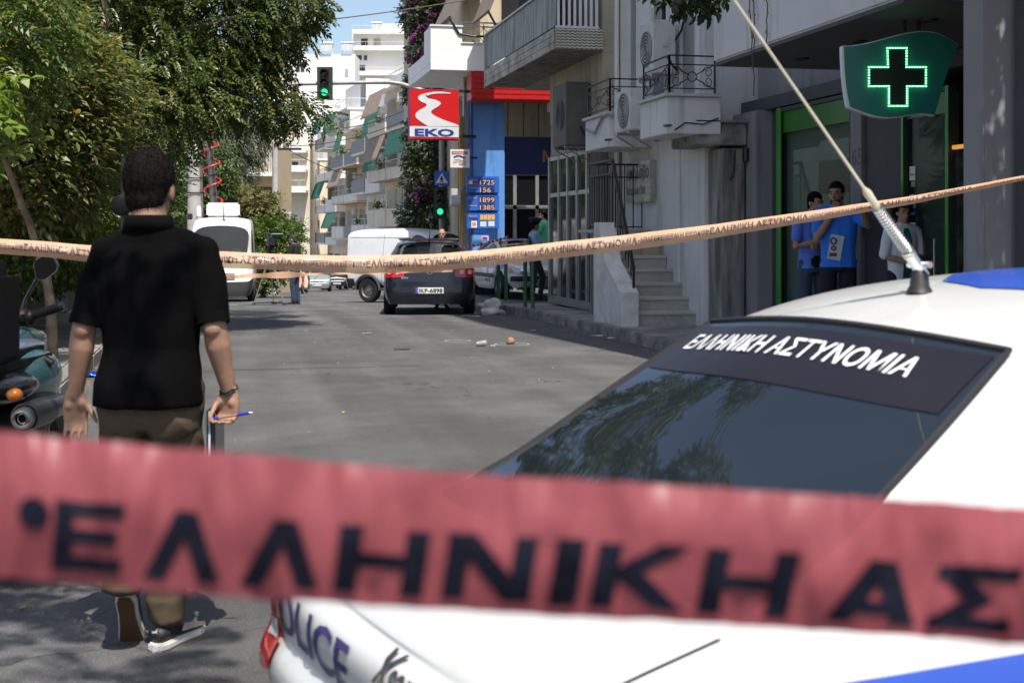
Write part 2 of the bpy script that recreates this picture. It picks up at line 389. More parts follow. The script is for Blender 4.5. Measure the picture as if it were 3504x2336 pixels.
# display panels inside the window
inn = M('display_board', (.55, .64, .55), rough=.6, var=.08); inn2 = M('display_niche', (.07, .075, .07), rough=.6, var=.1)
d_ = MB().box((XF + .12, 14.53, .15), (XF + .15, 16.56, 3.0)).build('display_board', inn, ph)
for z0, z1 in ((.75, 1.15), (1.35, 1.75), (1.95, 2.35)): MB().box((XF + .095, 14.62, z0), (XF + .119, 15.55, z1)).build('niche', inn2, d_, bevel=.004)
dr = shop_window(12.32, 13.28, .15, 2.95, .05, 'shop_door', ((12.32, 12.38), (13.24, 13.28)), .22)
MB().box((XF + .12, 12.375, .15), (XF + .14, 13.235, 2.88)).build('frosted_panel', M('frosted_green', (.20, .24, .205), rough=.5, var=.1), ph)
MB().tube([(XF - .06, 12.5, .95), (XF - .06, 12.5, 1.4)], .014).build('door_handle', metal, dr)
# small payment stickers in the door glass
for z, c1, nm in ((2.02, (.12, .45, .2), 'st1'), (1.72, (.08, .2, .55), 'st2'), (1.42, (.6, .05, .05), 'st3')):
    s_ = MB().box((XF + .040, 13.07, z), (XF + .0445, 13.19, z + .15)).build('sticker', M('sticker_white', (.75, .75, .74), rough=.4, var=.02), dr)
    MB().box((XF + .037, 13.07, z - .07), (XF + .0445, 13.15, z - .012)).build('sticker_band', M(nm, c1, rough=.4, var=.02), dr)
    MB().box((XF + .0375, 13.085, z + .05), (XF + .0399, 13.165, z + .075)).build('sticker_print', M(nm, c1), s_)
# warm-lit shop interior seen beside the door, with a poster
amb = M('amber_print', (.55, .28, .03), rough=.5, var=.05)
MB().box((XF + .02, 11.352, 2.3), (XF + .06, 12.3, 2.34)).build('amber_light_strip', M('amber_strip', (.9, .38, .06), rough=.4, emit=.5, var=0), ph)
MB().box((XF + .5, 11.36, .15), (XF + .55, 12.3, 3.1)).build('poster_board', M('poster_dark', (.022, .018, .012), rough=.6, var=.1), ph)
for i, (s, z, h) in enumerate((('τίδο', 2.0, .17), ('ιών', 1.72, .17), ('ΚΟΡΡΕΣ', 1.46, .07))):
    lettering('poster_print', s, (XF + .5, 12.16, z), (0, -1, 0), (0, 0, 1), h, amb if i < 2 else M('poster_white', (.5, .5, .48), var=0), ph, nrm=(-1, 0, 0))
MB().box((XF + .03, 11.353, .15), (XF + .04, 12.3, 2.28)).build('side_light_pane', gl_shop, ph)
k = MB(); k.tube([(XF + .3, 11.75, .16), (XF + .3, 11.75, 1.62)], .018); k.build('display_stand_post', metal, ph)
for z in (.5, .8, 1.1, 1.4): MB().box((XF + .2, 11.62, z), (XF + .4, 12.05, z + .14)).build('display_stand_tray', dkgrey if z != 1.1 else ltgrey, ph, bevel=.02)
MB().cyl((6.9, 11.0, 3.296), (6.9, 11.0, 2.98), .045).build('spot_lamp', ltgrey, ph, smooth=True)
MB().tube([(XF - .15, 17.3, 2.44), (XF - .15, 17.3, 2.62)], .05, 10).build('wall_lamp', blackm, ph)
# near pillars carrying the overhang
MB().box((5.37, 8.72, .1), (5.72, 9.0, 9)).build('pillar', greyr, ph, bevel=.012)
MB().box((5.58, 8.3, .1), (5.95, 8.66, 9)).build('pillar', dkgrey, ph, bevel=.012)
MB().box((5.98, 4.5, -.1), (15, 8.64, 23)).build('neighbouring_block', greyr, ph)

# hanging pharmacy sign: shield-shaped light box with an LED cross
sg = thing('pharmacy_sign', 'dark green shield-shaped pharmacy sign with a green lit cross outline', 'sign', at(3060, 260, 11.6))
tealp = M('teal_acrylic', (.014, .16, .118), rough=.35, var=.04); whitea = M('white_acrylic', (.62, .66, .68), rough=.35, var=.02)
DS = 11.6
def sgp(px, py, dy=0.): p = at(px, py, DS); return p + SGN * dy
SGN = Vector((ST, CT, 0)); SGR = Vector((CT, -ST, 0))
ol = []
def bez(p0, p1, p2, p3, n=10): return [tuple((1 - t) ** 3 * p0[i] + 3 * t * (1 - t) ** 2 * p1[i] + 3 * t * t * (1 - t) * p2[i] + t ** 3 * p3[i] for i in (0, 1)) for t in [j / n for j in range(n)]]
ol += bez((2879, 159), (2985, 162), (3110, 86), (3200, 114)); ol += bez((3200, 114), (3245, 128), (3270, 150), (3277, 156)); ol += bez((3277, 156), (3235, 240), (3215, 330), (3193, 399))
ol += bez((3193, 399), (3120, 375), (3060, 430), (2960, 392)); ol += bez((2960, 392), (2920, 380), (2905, 372), (2900, 368)); ol += bez((2900, 368), (2885, 310), (2880, 230), (2879, 159))
cx, cy = 3068, 258
k = MB(); k.prism([sgp(x, y, -.02) for x, y in ol], SGN * .09); k.build('light_box', whitea, sg)
k = MB(); k.prism([sgp(cx + (x - cx) * .982 + 3, cy + (y - cy) * .974, -.032) for x, y in ol], SGN * .011); k.build('front_panel', tealp, sg)
cr = [(3031, 168), (3096, 168), (3096, 233), (3162, 233), (3162, 298), (3098, 298), (3098, 365), (3036, 365), (3036, 298), (2968, 298), (2968, 233), (3033, 233)]
k = MB(); k.prism([sgp(x, y, -.045) for x, y in cr], SGN * .012); co = k.build('cross_panel', M('cross_black', (.006, .010, .008), rough=.4, var=0), sg)
led = M('led_green', (.25, 1.0, .45), emit=2.4, var=0); ledd = M('led_dim', (.01, .09, .04), rough=.3, var=0)
dot = MB().box((-.006, -.006, -.006), (.006, .006, .006)).mesh('led'); dot.materials.append(led)
for i in range(12):
    a = Vector(sgp(*cr[i], -.053)); c = Vector(sgp(*cr[(i + 1) % 12], -.053)); n = max(2, int((c - a).length / .021))
    for j in range(n):
        o = bpy.data.objects.new('led', dot); COL.objects.link(o); o.parent = co; o.location = a + (c - a) * (j / n) - ORG[sg.name]; ORG[o.name] = ORG[sg.name]
k = MB()
for a, c in (((3042, 180), (3088, 355)), ((2980, 244), (3150, 288))):
    nx = int((c[0] - a[0]) / 7); ny = int((c[1] - a[1]) / 7)
    for i in range(nx + 1):
        for j in range(ny + 1):
            p = sgp(a[0] + i * 7, a[1] + j * 7, -.0472); k.bar(p, p - SGN * .003, .005)
o = k.build('unlit_led_matrix', ledd, sg); o['kind'] = 'stuff'
for u_ in (3100, 3150): tp = sgp(u_, 104, .06); MB().tube([tp, (tp.x, tp.y, 3.31)], .02).build('hanger', blackm, sg)

# ================================================================== striped building with balconies and stair
whr = M('white_render', (.72, .71, .695), rough=.82, var=.05, scale=1.5, bump=.25, bscale=60, dirt=(.46, .445, .42), dirtamt=.24, streak=.8)
strg = M('grey_stripe_render', (.31, .305, .30), rough=.82, var=.06, scale=1.5, bump=.25, bscale=60, dirt=(.2, .195, .19), dirtamt=.3, streak=.8)
stained = M('stained_render', (.36, .345, .315), rough=.88, var=.12, scale=2, bump=.5, bscale=30, dirt=(.085, .08, .07), dirtamt=.75, streak=1.3)
iron = M('black_iron', (.012, .012, .014), rough=.5, var=.1)
sb = thing('striped_apartment_house', 'white apartment house with vertical grey stripes and small iron-railed balconies', 'building', (6.65, 19.5, .15))
X2 = 6.65
MB().box((X2 + .02, 17.9, -.2), (15, 21.74, 16)).build('wall', whr, sb)
edges = [21.72, 21.30, 20.86, 20.10, 19.45, 18.75, 18.12, 17.92]
for i in range(len(edges) - 1): MB().box((X2 - .05 * (i % 2 == 0), edges[i + 1] + .002, 2.9), (X2 + .018, edges[i] - .002, 16)).build('stripe', [whr, strg][i % 2], sb)
def iron_railing(P, Q, z0, z1, parent, scroll=True, n=6):
    """wrought-iron panel from P to Q (xy) with two top rails, crossed bars, rings and scrolls"""
    P = Vector((P[0], P[1], 0)); Q = Vector((Q[0], Q[1], 0)); Lh = (Q - P).length; k = MB(); z = lambda t, h: P.lerp(Q, t) + Vector((0, 0, h))
    k.bar(z(0, z1), z(1, z1), .03, .018); k.bar(z(0, z1 - .12), z(1, z1 - .12), .02, .014); k.bar(z(0, z0 + .07), z(1, z0 + .07), .02, .014)
    k.bar(z(0, z0), z(0, z1), .022); k.bar(z(1, z0), z(1, z1), .022)
    if scroll:
        zb, zt = z0 + .07, z1 - .12; m = (zb + zt) / 2; hh = (zt - zb) / 2
        k.bar(z(.02, zb), z(.44, m - .02), .012); k.bar(z(.02, zt), z(.44, m + .02), .012); k.bar(z(.98, zb), z(.56, m - .02), .012); k.bar(z(.98, zt), z(.56, m + .02), .012)
        k.tube([z(.5 + cos(a) * .055 / Lh * 1.2, m + sin(a) * .065) for a in [2 * pi * j / 14 for j in range(14)]], .007, 5, closed=True)
        for sx_, sz_ in ((1, 1), (1, -1), (-1, 1), (-1, -1)):
            pts = []
            for j in range(16):
                a = j / 15 * 2.6 * pi; r = .085 * (1 - j / 19)
                pts.append(z(.5 + sx_ * (.5 - .10 / Lh - cos(a) * r / Lh * .9), m + sz_ * (hh - .10 + sin(a) * r)))
            k.tube(pts, .006, 5)
    else:
        for i in range(1, n): k.bar(z(i / n, z0 + .07), z(i / n, z1 - .12), .014)
    return k.build('railing', iron, parent)
def balc(y0, y1, x0):
    MB().box((x0, y0, 2.80), (X2 + .015, y1, 3.30)).build('balcony_parapet', whr, sb, bevel=.01)
    MB().box((x0 - .05, y0 - .05, 3.302), (X2 + .01, y1 + .05, 3.345)).build('balcony_coping', M('coping_marble', (.52, .515, .50), rough=.6, var=.08), sb, bevel=.006)
    iron_railing((x0 + .04, y0 + .04), (X2 - .06, y0 + .04), 3.346, 3.86, sb); iron_railing((x0 + .04, y1 - .04), (x0 + .04, y0 + .04), 3.346, 3.86, sb)
    MB().cyl((x0 + .1, y0 + .03, 2.92), (x0 - .06, y0 - .03, 2.90), .02, 8).build('drain_spout', oldc, sb)
balc(17.25, 18.45, 5.9); balc(20.06, 21.4, 5.9)
# ground floor wall, sign board with house-sign lettering, stained pier and canopy beside the stair
MB().box((X2 - .02, 18.9, .1), (X2 + .015, 21.72, 2.88)).build('ground_floor_wall', whr, sb)
bx = MB().box((X2 - .12, 19.9, 1.95), (X2 - .025, 21.2, 2.6)).build('name_board', M('name_board', (.40, .39, .35), rough=.25, var=.15, scale=8), sb, bevel=.01)
lettering('name_board_print', 'υπηλοβο', (X2 - .12, 21.1, 2.33), (0, -1, 0), (0, 0, 1), .2, M('name_dark', (.10, .09, .08), var=.1), bx, nrm=(-1, 0, 0), eps=.004)
lettering('name_board_print', 'Ιατρείον 210', (X2 - .12, 21.1, 2.08), (0, -1, 0), (0, 0, 1), .12, MATS['name_dark'], bx, nrm=(-1, 0, 0), eps=.004)
MB().box((6.72, 17.35, .1), (7.05, 17.89, 2.62)).build('stained_pier', stained, sb, bevel=.01)
MB().box((6.80, 18.0, .1), (7.02, 18.35, 2.7)).build('stained_pier', stained, sb, bevel=.01)
MB().box((6.35, 17.3, 2.66), (7.06, 18.4, 2.96)).build('door_canopy', M('canopy_concrete', (.40, .39, .37), rough=.9, var=.2, bump=.6, bscale=30, dirt=(.09, .085, .08), dirtamt=.6), sb, bevel=.015)
MB().box((6.3, 17.25, 2.962), (7.06, 18.45, 3.0)).build('canopy_slab', cop, sb, bevel=.01)
sl = MB().box((7.03, 17.9, .9), (7.06, 18.35, 2.6)).build('roller_shutter', M('shutter_grey', (.14, .135, .13), rough=.7, var=.1), sb)
for i in range(14): MB().box((7.015, 17.9, .92 + i * .12), (7.0285, 18.34, 1.02 + i * .12)).build('shutter_slat', MATS['shutter_grey'], sl)
def ac_unit(name, label, c, w=.34, l=.84, h=.62, cas=None):
    """outdoor unit fixed to a wall at x = c.x, fan towards the street"""
    t = thing(name, label, 'air conditioner', c, group='air conditioner units on the facades')
    x, y, z = c; cas = cas or M('ac_casing', (.58, .575, .55), rough=.5, var=.06, dirt=(.3, .29, .27), dirtamt=.3)
    MB().box((x - w, y, z), (x, y + l, z + h)).build('casing', cas, t, bevel=.015)
    k = MB(); cc = Vector((x - w, y + l * .42, z + h / 2))
    for r in (.07, .12, .17, .22, .265): k.tube([cc + Vector((-.012, cos(a) * r, sin(a) * r)) for a in [2 * pi * j / 20 for j in range(20)]], .005, 4, closed=True)
    g = k.build('fan_grille', cas, t)
    MB().cyl(cc + Vector((.002, 0, 0)), cc + Vector((-.006, 0, 0)), .27, 28).build('fan_opening', blackm, t)
    k = MB()
    for a in range(4):
        q = Quaternion((1, 0, 0), a * pi / 2); k.quad(*[cc + Vector((-.008, 0, 0)) + q @ Vector(p) for p in ((0, .03, 0), (0, .23, -.06), (-.003, .24, .06), (-.003, .04, .05))])
    k.build('fan_blade', dkgrey, t)
    k = MB(); k.box((x - w * .62, y - .012, z + h * .5), (x - w * .3, y - .001, z + h * .72)); k.build('valve_cover', cas, t, bevel=.004)
    k = MB(); k.tube([(x - w * .4, y - .02, z + h * .3), (x - w * .4, y - .09, z + h * .25), (x - w * .2, y - .1, z + h * .1), (x + .0, y - .06, z + h * .05)], .016, 6); k.build('pipe', blackm, t)
    for yy_ in (y + .12, y + l - .12): k = MB(); k.bar((x, yy_, z - .02), (x - w, yy_, z - .02), .03, .03); k.bar((x, yy_, z - .25), (x - w, yy_, z - .035), .02); k.build('bracket', metal, t)
    return t
ac_unit('air_conditioner', 'upper grey air conditioner fixed beside the striped house balcony', (6.5, 18.62, 3.78), h=.78)
ac_unit('air_conditioner', 'lower pale air conditioner fixed between the two iron-railed balconies', (6.28, 18.98, 2.98), w=.36)
k = MB(); k.tube([(X2 - .08, 19.4, 16)] + [(X2 - .08 + .02 * sin(i), 19.4, 9 - i * .5) for i in range(11)] + [(X2 - .15, 19.25, 3.9)], .035, 6); k.build('cable_bundle', iron, sb)
MB().tube([(5.86, 21.2, 3.15), (5.86, 20.7, 3.05), (5.87, 20.3, 3.28), (5.88, 20.0, 3.3), (6.1, 19.98, 3.2), (6.3, 19.5, 3.1)], .022, 6).build('hose', M('hose_grey', (.30, .29, .27), rough=.6), sb, smooth=True)
MB().tube([(X2 - .06, 18.5, 16), (X2 - .06, 18.5, 4.6), (X2 - .07, 18.62, 4.4), (X2 - .2, 18.66, 4.2)], .018, 6).build('conduit', iron, sb, smooth=True)
MB().tube([(6.0, 17.24, 2.85), (6.15, 17.235, 2.95), (6.4, 17.235, 2.93), (6.62, 17.24, 3.02)], .009, 5).build('cable', iron, sb)
MB().tube([(6.9, 17.34, 2.6), (6.88, 17.33, 2.3), (6.86, 17.32, 2.22), (6.82, 17.32, 2.2)], .012, 5).build('cable', iron, sb)
k = MB(); k.tube([(X2 - .1, 21.78, 16), (X2 - .1, 21.78, .2)], .045, 8); k.build('drain_pipe', whr, sb, smooth=True)

beige = M('beige_render', (.40, .345, .265), rough=.85, var=.1, scale=1.3, bump=.35, bscale=50, dirt=(.2, .17, .13), dirtamt=.35, streak=.8)
# ------ entrance stair
st = thing('entrance_stair', 'grey stone entrance stair with a white parapet rising beside the striped house', 'stair', (6.1, 18.5, .15))
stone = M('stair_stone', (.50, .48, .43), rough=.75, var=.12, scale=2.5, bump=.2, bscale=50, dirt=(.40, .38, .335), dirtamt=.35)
for i in range(7):
    y0 = 18.25 + i * .29
    MB().box((5.80, y0 - .022, .15 + .195 * (i + 1) - .05), (6.74 - .03 * i, y0 + (.62 if i < 6 else 1.5), .15 + .195 * (i + 1))).build('step', stone, st, bevel=.010)
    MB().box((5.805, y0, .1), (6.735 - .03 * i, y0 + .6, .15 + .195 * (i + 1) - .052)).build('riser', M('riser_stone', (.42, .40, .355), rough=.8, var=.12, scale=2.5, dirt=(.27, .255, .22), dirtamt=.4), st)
k = MB(); prof = [(18.12, .1), (19.55, .1), (19.55, 1.62), (19.25, 1.62), (18.95, 1.05), (18.12, .62)]
k.prism([(5.52, y, z) for y, z in prof], (.26, 0, 0)); k.build('parapet', M('parapet_render', (.68, .665, .645), rough=.85, var=.1, scale=2.5, bump=.6, bscale=40, dirt=(.40, .385, .36), dirtamt=.4), st, bevel=.012); MB().box((5.86, 19.56, .1), (6.70, 20.62, 1.50)).build('landing_wall', beige, st)
k = MB(); prof = [(18.25, .1), (20.4, .1), (20.4, 1.75), (20.0, 1.75), (18.25, .52)]
k.prism([(6.75, y, z) for y, z in prof], (.03, 0, 0)); k.build('side_wall', stained, st)
k = MB(); zt = lambda y: .62 + max(0, min(1, (y - 18.12) / 1.13)) * 1.0
k.bar((5.74, 18.25, .95), (5.74, 19.3, 2.55), .05, .03); k.bar((5.74, 18.25, .12), (5.74, 18.25, .96), .03)
for i in range(1, 9):
    y = 18.25 + i * .13; k.bar((5.74, y, zt(y)), (5.74, y, .95 + (y - 18.25) * 1.524), .016)
k.bar((5.74, 19.3, 1.6), (5.74, 19.3, 2.56), .025); k.bar((5.74, 19.3, 2.55), (5.74, 20.6, 2.55), .05, .03); k.bar((5.74, 19.3, 2.35), (5.74, 20.6, 2.35), .03, .02)
for i in range(9): k.bar((5.74, 19.45 + i * .14, 1.6), (5.74, 19.45 + i * .14, 2.35), .016)
k.build('stair_railing', iron, st)
k = MB(); k.bar((5.74, 20.55, 2.55), (6.6, 20.55, 2.55), .04, .03); k.bar((5.74, 20.55, 2.35), (6.6, 20.55, 2.35), .03, .02); k.bar((5.74, 20.55, 1.56), (6.6, 20.55, 1.56), .03, .02)
for i in range(7): k.bar((5.74 + i * .143, 20.55, 1.53), (5.74 + i * .143, 20.55, 2.54), .016)
k.build('landing_railing', iron, st)

# ================================================================== building with the metal-clad balcony and the empty glazed shop
beige = M('beige_render', (.40, .345, .265), rough=.85, var=.1, scale=1.3, bump=.35, bscale=50, dirt=(.2, .17, .13), dirtamt=.35, streak=.8)
alu = M('dull_aluminium', (.40, .40, .385), rough=.45, metal=.55, var=.1, scale=4, dirt=(.2, .19, .175), dirtamt=.3)
corr = M('corrugated_sheet', (.38, .385, .375), rough=.5, metal=.25, var=.1, scale=1.2, dirt=(.15, .155, .14), dirtamt=.5, streak=1.6)
plank = M('weathered_board', (.50, .46, .39), rough=.8, var=.14, scale=3, bump=.4, bscale=30, dirt=(.17, .155, .125), dirtamt=.5)
X3 = 6.3
b3 = thing('beige_building', 'beige building with a long metal-clad balcony above an empty glazed shop', 'building', (X3, 23.5, .15))
MB().box((X3, 21.77, 4.5), (15, 27.9, 9.4)).build('wall', beige, b3); MB().box((X3 + .001, 21.775, 3.55), (15, 25.45, 4.498)).build('lower_wall', beige, b3)
MB().box((9.5, 21.8, -.2), (15, 25.4, 3.54)).build('rear_wall', dkgrey, b3)
MB().box((X3 + .02, 21.78, 2.95), (9.5, 25.45, 3.548)).build('lintel', beige, b3)
# balcony
MB().box((5.48, 21.752, 4.52), (X3 - .002, 27.7, 4.88)).build('balcony_slab', oldc, b3)
for i in range(3): 
    z = 4.525 + i * .118; MB().box((5.445, 21.76, z), (5.478, 27.7, z + .112)).build('fascia_board', plank, b3, bevel=.004)
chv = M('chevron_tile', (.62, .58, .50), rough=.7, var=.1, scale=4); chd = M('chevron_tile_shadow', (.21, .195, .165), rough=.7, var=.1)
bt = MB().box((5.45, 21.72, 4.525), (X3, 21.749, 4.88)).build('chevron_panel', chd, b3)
for r in range(7):
    for c in range(10):
        x = 5.47 + c * .083; z = 4.54 + r * .048
        MB()._add([(x, 21.718, z), (x + .041, 21.718, z + .02), (x + .082, 21.718, z), (x + .082, 21.718, z + .024), (x + .041, 21.718, z + .044), (x, 21.718, z + .024),
                   (x, 21.7, z), (x + .041, 21.7, z + .02), (x + .082, 21.7, z), (x + .082, 21.7, z + .024), (x + .041, 21.7, z + .044), (x, 21.7, z + .024)],
                  [(6, 7, 10, 11), (7, 8, 9, 10), (0, 1, 7, 6), (1, 2, 8, 7), (3, 4, 10, 9), (4, 5, 11, 10), (0, 6, 11, 5), (2, 3, 9, 8)]).build('tile', chv, bt)
k = MB(); P = []
for z in (4.93, 5.62):
    row = []
    for i in range(299): row.append((5.50 + .016 * ((i // 2) % 2), 21.80 + i * .0198, z))
    P.append(row)
k.grid(P); k.build('corrugated_screen', corr, b3, solid=.004)
MB().box((5.46, 21.78, 5.622), (5.56, 27.72, 5.66)).build('screen_rail', alu, b3)
MB().box((5.44, 27.68, 4.5), (5.56, 27.73, 5.62)).build('screen_end', corr, b3)
whm = M('white_metal', (.72, .72, .72), rough=.4, var=.04)
k = MB().box((5.5, 21.79, 4.885), (X3 - .05, 21.83, 4.93)); k.build('bottom_rail', whm, b3)
for i in range(8): MB().box((5.52 + i * .095, 21.795, 4.932), (5.565 + i * .095, 21.825, 6.6)).build('baluster', whm, b3)
MB().box((5.8, 23.0, 4.9), (5.84, 26, 6.9)).build('curtain', M('dark_cloth', (.02, .018, .017), rough=.9), b3)
MB().box((5.3, 21.76, 7.6), (X3 - .002, 27.7, 7.9)).build('balcony_slab', oldc, b3)
MB().box((5.34, 21.78, 7.902), (5.38, 27.7, 8.6)).build('corrugated_screen', corr, b3)
# shop front: aluminium posts, rails and panes
gl3 = glassmat('dusty_glass', (.05, .055, .05), .3, .06)
shop_posts = [21.82, 22.62, 23.28, 23.95, 24.6, 25.35]
for y in shop_posts: MB().box((X3 - .04, y, .12), (X3 + .05, y + .1, 2.93)).build('shop_post', alu, b3, bevel=.006)
for y0, y1 in zip(shop_posts[:-1], shop_posts[1:]):
    for z0, z1 in ((.12, .26), (2.15, 2.23), (2.85, 2.93)): MB().box((X3 - .03, y0 + .101, z0), (X3 + .04, y1 - .001, z1)).build('shop_rail', alu, b3, bevel=.005)
    for z0, z1 in ((.262, 2.148), (2.232, 2.848)): MB().box((X3 + .0, y0 + .101, z0), (X3 + .008, y1 - .001, z1)).build('pane', gl3, b3)
MB().box((X3 + .1, 21.78, .1), (9.5, 21.81, 2.948)).build('side_wall', beige, b3)
MB().box((X3 + 1.6, 21.85, .12), (X3 + 1.65, 25.3, 2.94)).build('back_partition', M('plaster_dim', (.24, .235, .22), rough=.9, var=.15), b3)
MB().box((X3 + .01, 21.78, .1), (9.5, 25.44, .135)).build('shop_floor', conc, b3)
MB().box((X3 - .2, 21.765, .12), (X3 + .1, 21.815, 2.93)).build('door_post', oldc, b3)
# unit hung under the balcony
t = ac_unit('air_conditioner', 'large dim air conditioner hanging under the metal-clad balcony', (6.28, 22.5, 2.98), w=.42, l=.95, h=1.1, cas=M('ac_casing_shade_tone', (.12, .115, .10), rough=.7, var=.1))  # casing colour darkened to stand in for the shade under the balcony
ac_shade = None
# ================================================================== filling station building at the corner
Y4 = 32.9
red = M('red_panel', (.48, .016, .016), rough=.35, var=.06, dirt=(.25, .012, .012), dirtamt=.2); blue = M('blue_panel', (.12, .30, .66), rough=.45, var=.06, dirt=(.05, .14, .36), dirtamt=.25, streak=.8)
navy = M('navy_panel', (.012, .025, .12), rough=.5, var=.06)
cream = M('cream_render', (.58, .50, .37), rough=.85, var=.08, scale=1, bump=.3, bscale=50, dirt=(.33, .28, .2), dirtamt=.3, streak=.7)
whpaint = M('white_paint', (.80, .80, .79), rough=.75, var=.03, scale=2, bump=.15, bscale=60)
yel = M('ochre_paint', (.50, .33, .09), rough=.8, var=.12)
b4 = thing('filling_station_building', 'cream corner building over the filling station with a bright white balcony', 'building', (6.4, 34, -.2))
g0 = gz(33) - .3
MB().box((6.45, 33.4, 5.2), (16, 39.5, 12.5)).build('wall', cream, b4)
MB().box((6.6, 37.5, g0), (16, 39.4, 5.199)).build('rear_wall', cream, b4)
MB().box((9.5, 33.45, g0), (16, 37.4, 5.199)).build('side_wall', navy, b4)
# bright white balcony with an L-shaped solid parapet and X-pattern railing
o1 = ony(1476, 232, 32.5); o2 = ony(1690, 214, 32.5)
MB().box((5.05, 32.5, 5.45), (6.9, 36.5, 5.62)).build('balcony_slab', whpaint, b4, bevel=.01)
k = MB(); k.prism([(5.05, 32.52, 5.622), (6.9, 32.52, 5.622), (6.9, 32.52, 6.12), (5.83, 32.52, 6.12), (5.83, 32.52, 6.52), (5.05, 32.52, 6.52)], (0, .12, 0)); k.build('balcony_parapet', whpaint, b4)
MB().box((5.03, 32.49, 6.522), (5.85, 32.67, 6.56)).build('parapet_coping', whm, b4); MB().box((5.8, 32.49, 6.122), (6.9, 32.67, 6.15)).build('parapet_coping', whm, b4)
MB().box((5.05, 32.645, 5.622), (5.17, 33.6, 6.52)).build('balcony_parapet', whpaint, b4); MB().box((5.05, 33.61, 5.622), (5.17, 36.5, 5.95)).build('balcony_parapet', whpaint, b4)
k = MB(); k.bar((5.83, 32.58, 6.55), (6.9, 32.58, 6.55), .03); k.bar((5.83, 32.58, 6.65), (6.9, 32.58, 6.65), .03)
for i in range(4):
    x = 5.86 + i * .26; k.bar((x, 32.58, 6.16), (x + .26, 32.58, 6.54), .014); k.bar((x + .26, 32.58, 6.16), (x, 32.58, 6.54), .014); k.bar((x + .26, 32.58, 6.15), (x + .26, 32.58, 6.65), .018)
k.build('railing', M('grey_iron', (.10, .11, .12), rough=.5), b4)
# striped awning folded out from the floor above, with its dark arms
awm = M('brown_awning', (.19, .15, .125), rough=.9, var=.1)
aw = MB().prism([(5.55, 32.55, 6.75), (5.60, 32.55, 6.72), (6.5, 32.55, 8.6), (6.45, 32.55, 8.63)], (0, 3.6, 0)).build('awning', awm, b4)
MB().prism([(6.0, 30.2, 6.55), (6.05, 30.2, 6.52), (6.75, 30.2, 8.2), (6.7, 30.2, 8.23)], (0, 1.9, 0)).build('awning', awm, b4)
k = MB(); k.tube([(5.52, 32.5, 6.7), (5.75, 32.5, 6.35), (6.1, 32.5, 6.3), (6.9, 32.5, 6.32)], .03, 6); k.build('awning_arm', iron, b4); MB().tube([(6.0, 30.15, 6.55), (6.2, 30.15, 6.2), (6.6, 30.15, 6.22)], .03, 6).build('awning_arm', iron, b4); MB().tube([(5.52, 32.5, 6.75), (5.52, 36.2, 6.75)], .035, 6).build('awning_bar', iron, b4)
for y in (33.38,):
    MB().box((7.0, y - .02, 5.7), (7.9, y, 7.9)).build('balcony_door', M('dark_window', (.03, .03, .032), rough=.2), b4)
# filling-station front: red fascia, blue pillar, dark glazed front
MB().box((6.02, 32.30, 4.72), (8.05, 32.9, 5.40)).build('red_fascia', red, b4, bevel=.01)
for i in range(5): MB().box((6.03, 32.285, 4.76 + i * .125), (8.04, 32.298, 4.86 + i * .125)).build('fascia_rib', red, b4)
MB().box((8.06, 32.35, 4.5), (9.4, 32.85, 5.44)).build('upper_band', cream, b4)
pl = MB().box((6.19, Y4, g0), (6.98, Y4 + .75, 4.715)).build('blue_pillar', blue, b4, bevel=.02)
MB().box((6.14, Y4 + .08, g0), (6.187, Y4 + .7, 4.715)).build('pillar_side', M('blue_dark', (.035, .11, .33), rough=.4), b4)
MB().box((7.0, Y4 + 1.6, 3.0), (9.49, Y4 + 1.7, 4.0)).build('navy_band', navy, b4)
lettering('band_lettering', 'Μικ', (8.35, Y4 + 1.6, 3.35), (1, 0, 0), (0, 0, 1), .3, M('amber_letter', (.40, .21, .03), var=0), b4, nrm=(0, -1, 0))
for x in (7.0, 7.55, 8.15, 8.75): MB().box((x, Y4 + 1.6, g0), (x + .09, Y4 + 1.72, 2.99)).build('door_frame_post', alu, b4)
MB().box((7.09, Y4 + 1.6, 2.1), (8.75, Y4 + 1.71, 2.2)).build('door_frame_rail', alu, b4)
MB().box((7.0, Y4 + 1.66, g0), (9.49, Y4 + 1.67, 2.98)).build('glazing', glassmat('station_glass', (.012, .014, .016), .15), b4)
k = MB()
for i in range(6): k = MB().box((7.0 + i * .42, Y4 + 1.75, 4.02), (7.03 + i * .42, Y4 + 1.8, 5.2)); k.build('ceiling_post', dkgrey, b4)
MB().box((7.05, Y4 + 2.3, g0), (9.4, Y4 + 2.35, 2.9)).build('inner_shelf_wall', M('inner_dark', (.05, .05, .055), rough=.8), b4)
cs = [(.62, .07, .05), (.65, .5, .08), (.12, .25, .5), (.5, .5, .48)]
for i in range(10): MB().box((8.3 + (i % 5) * .2, Y4 + 2.1, .7 + (i // 5) * .4), (8.45 + (i % 5) * .2, Y4 + 2.28, .98 + (i // 5) * .4)).build('shelf_item', M('shelf_item%d' % (i % 4), cs[i % 4], rough=.5), b4)
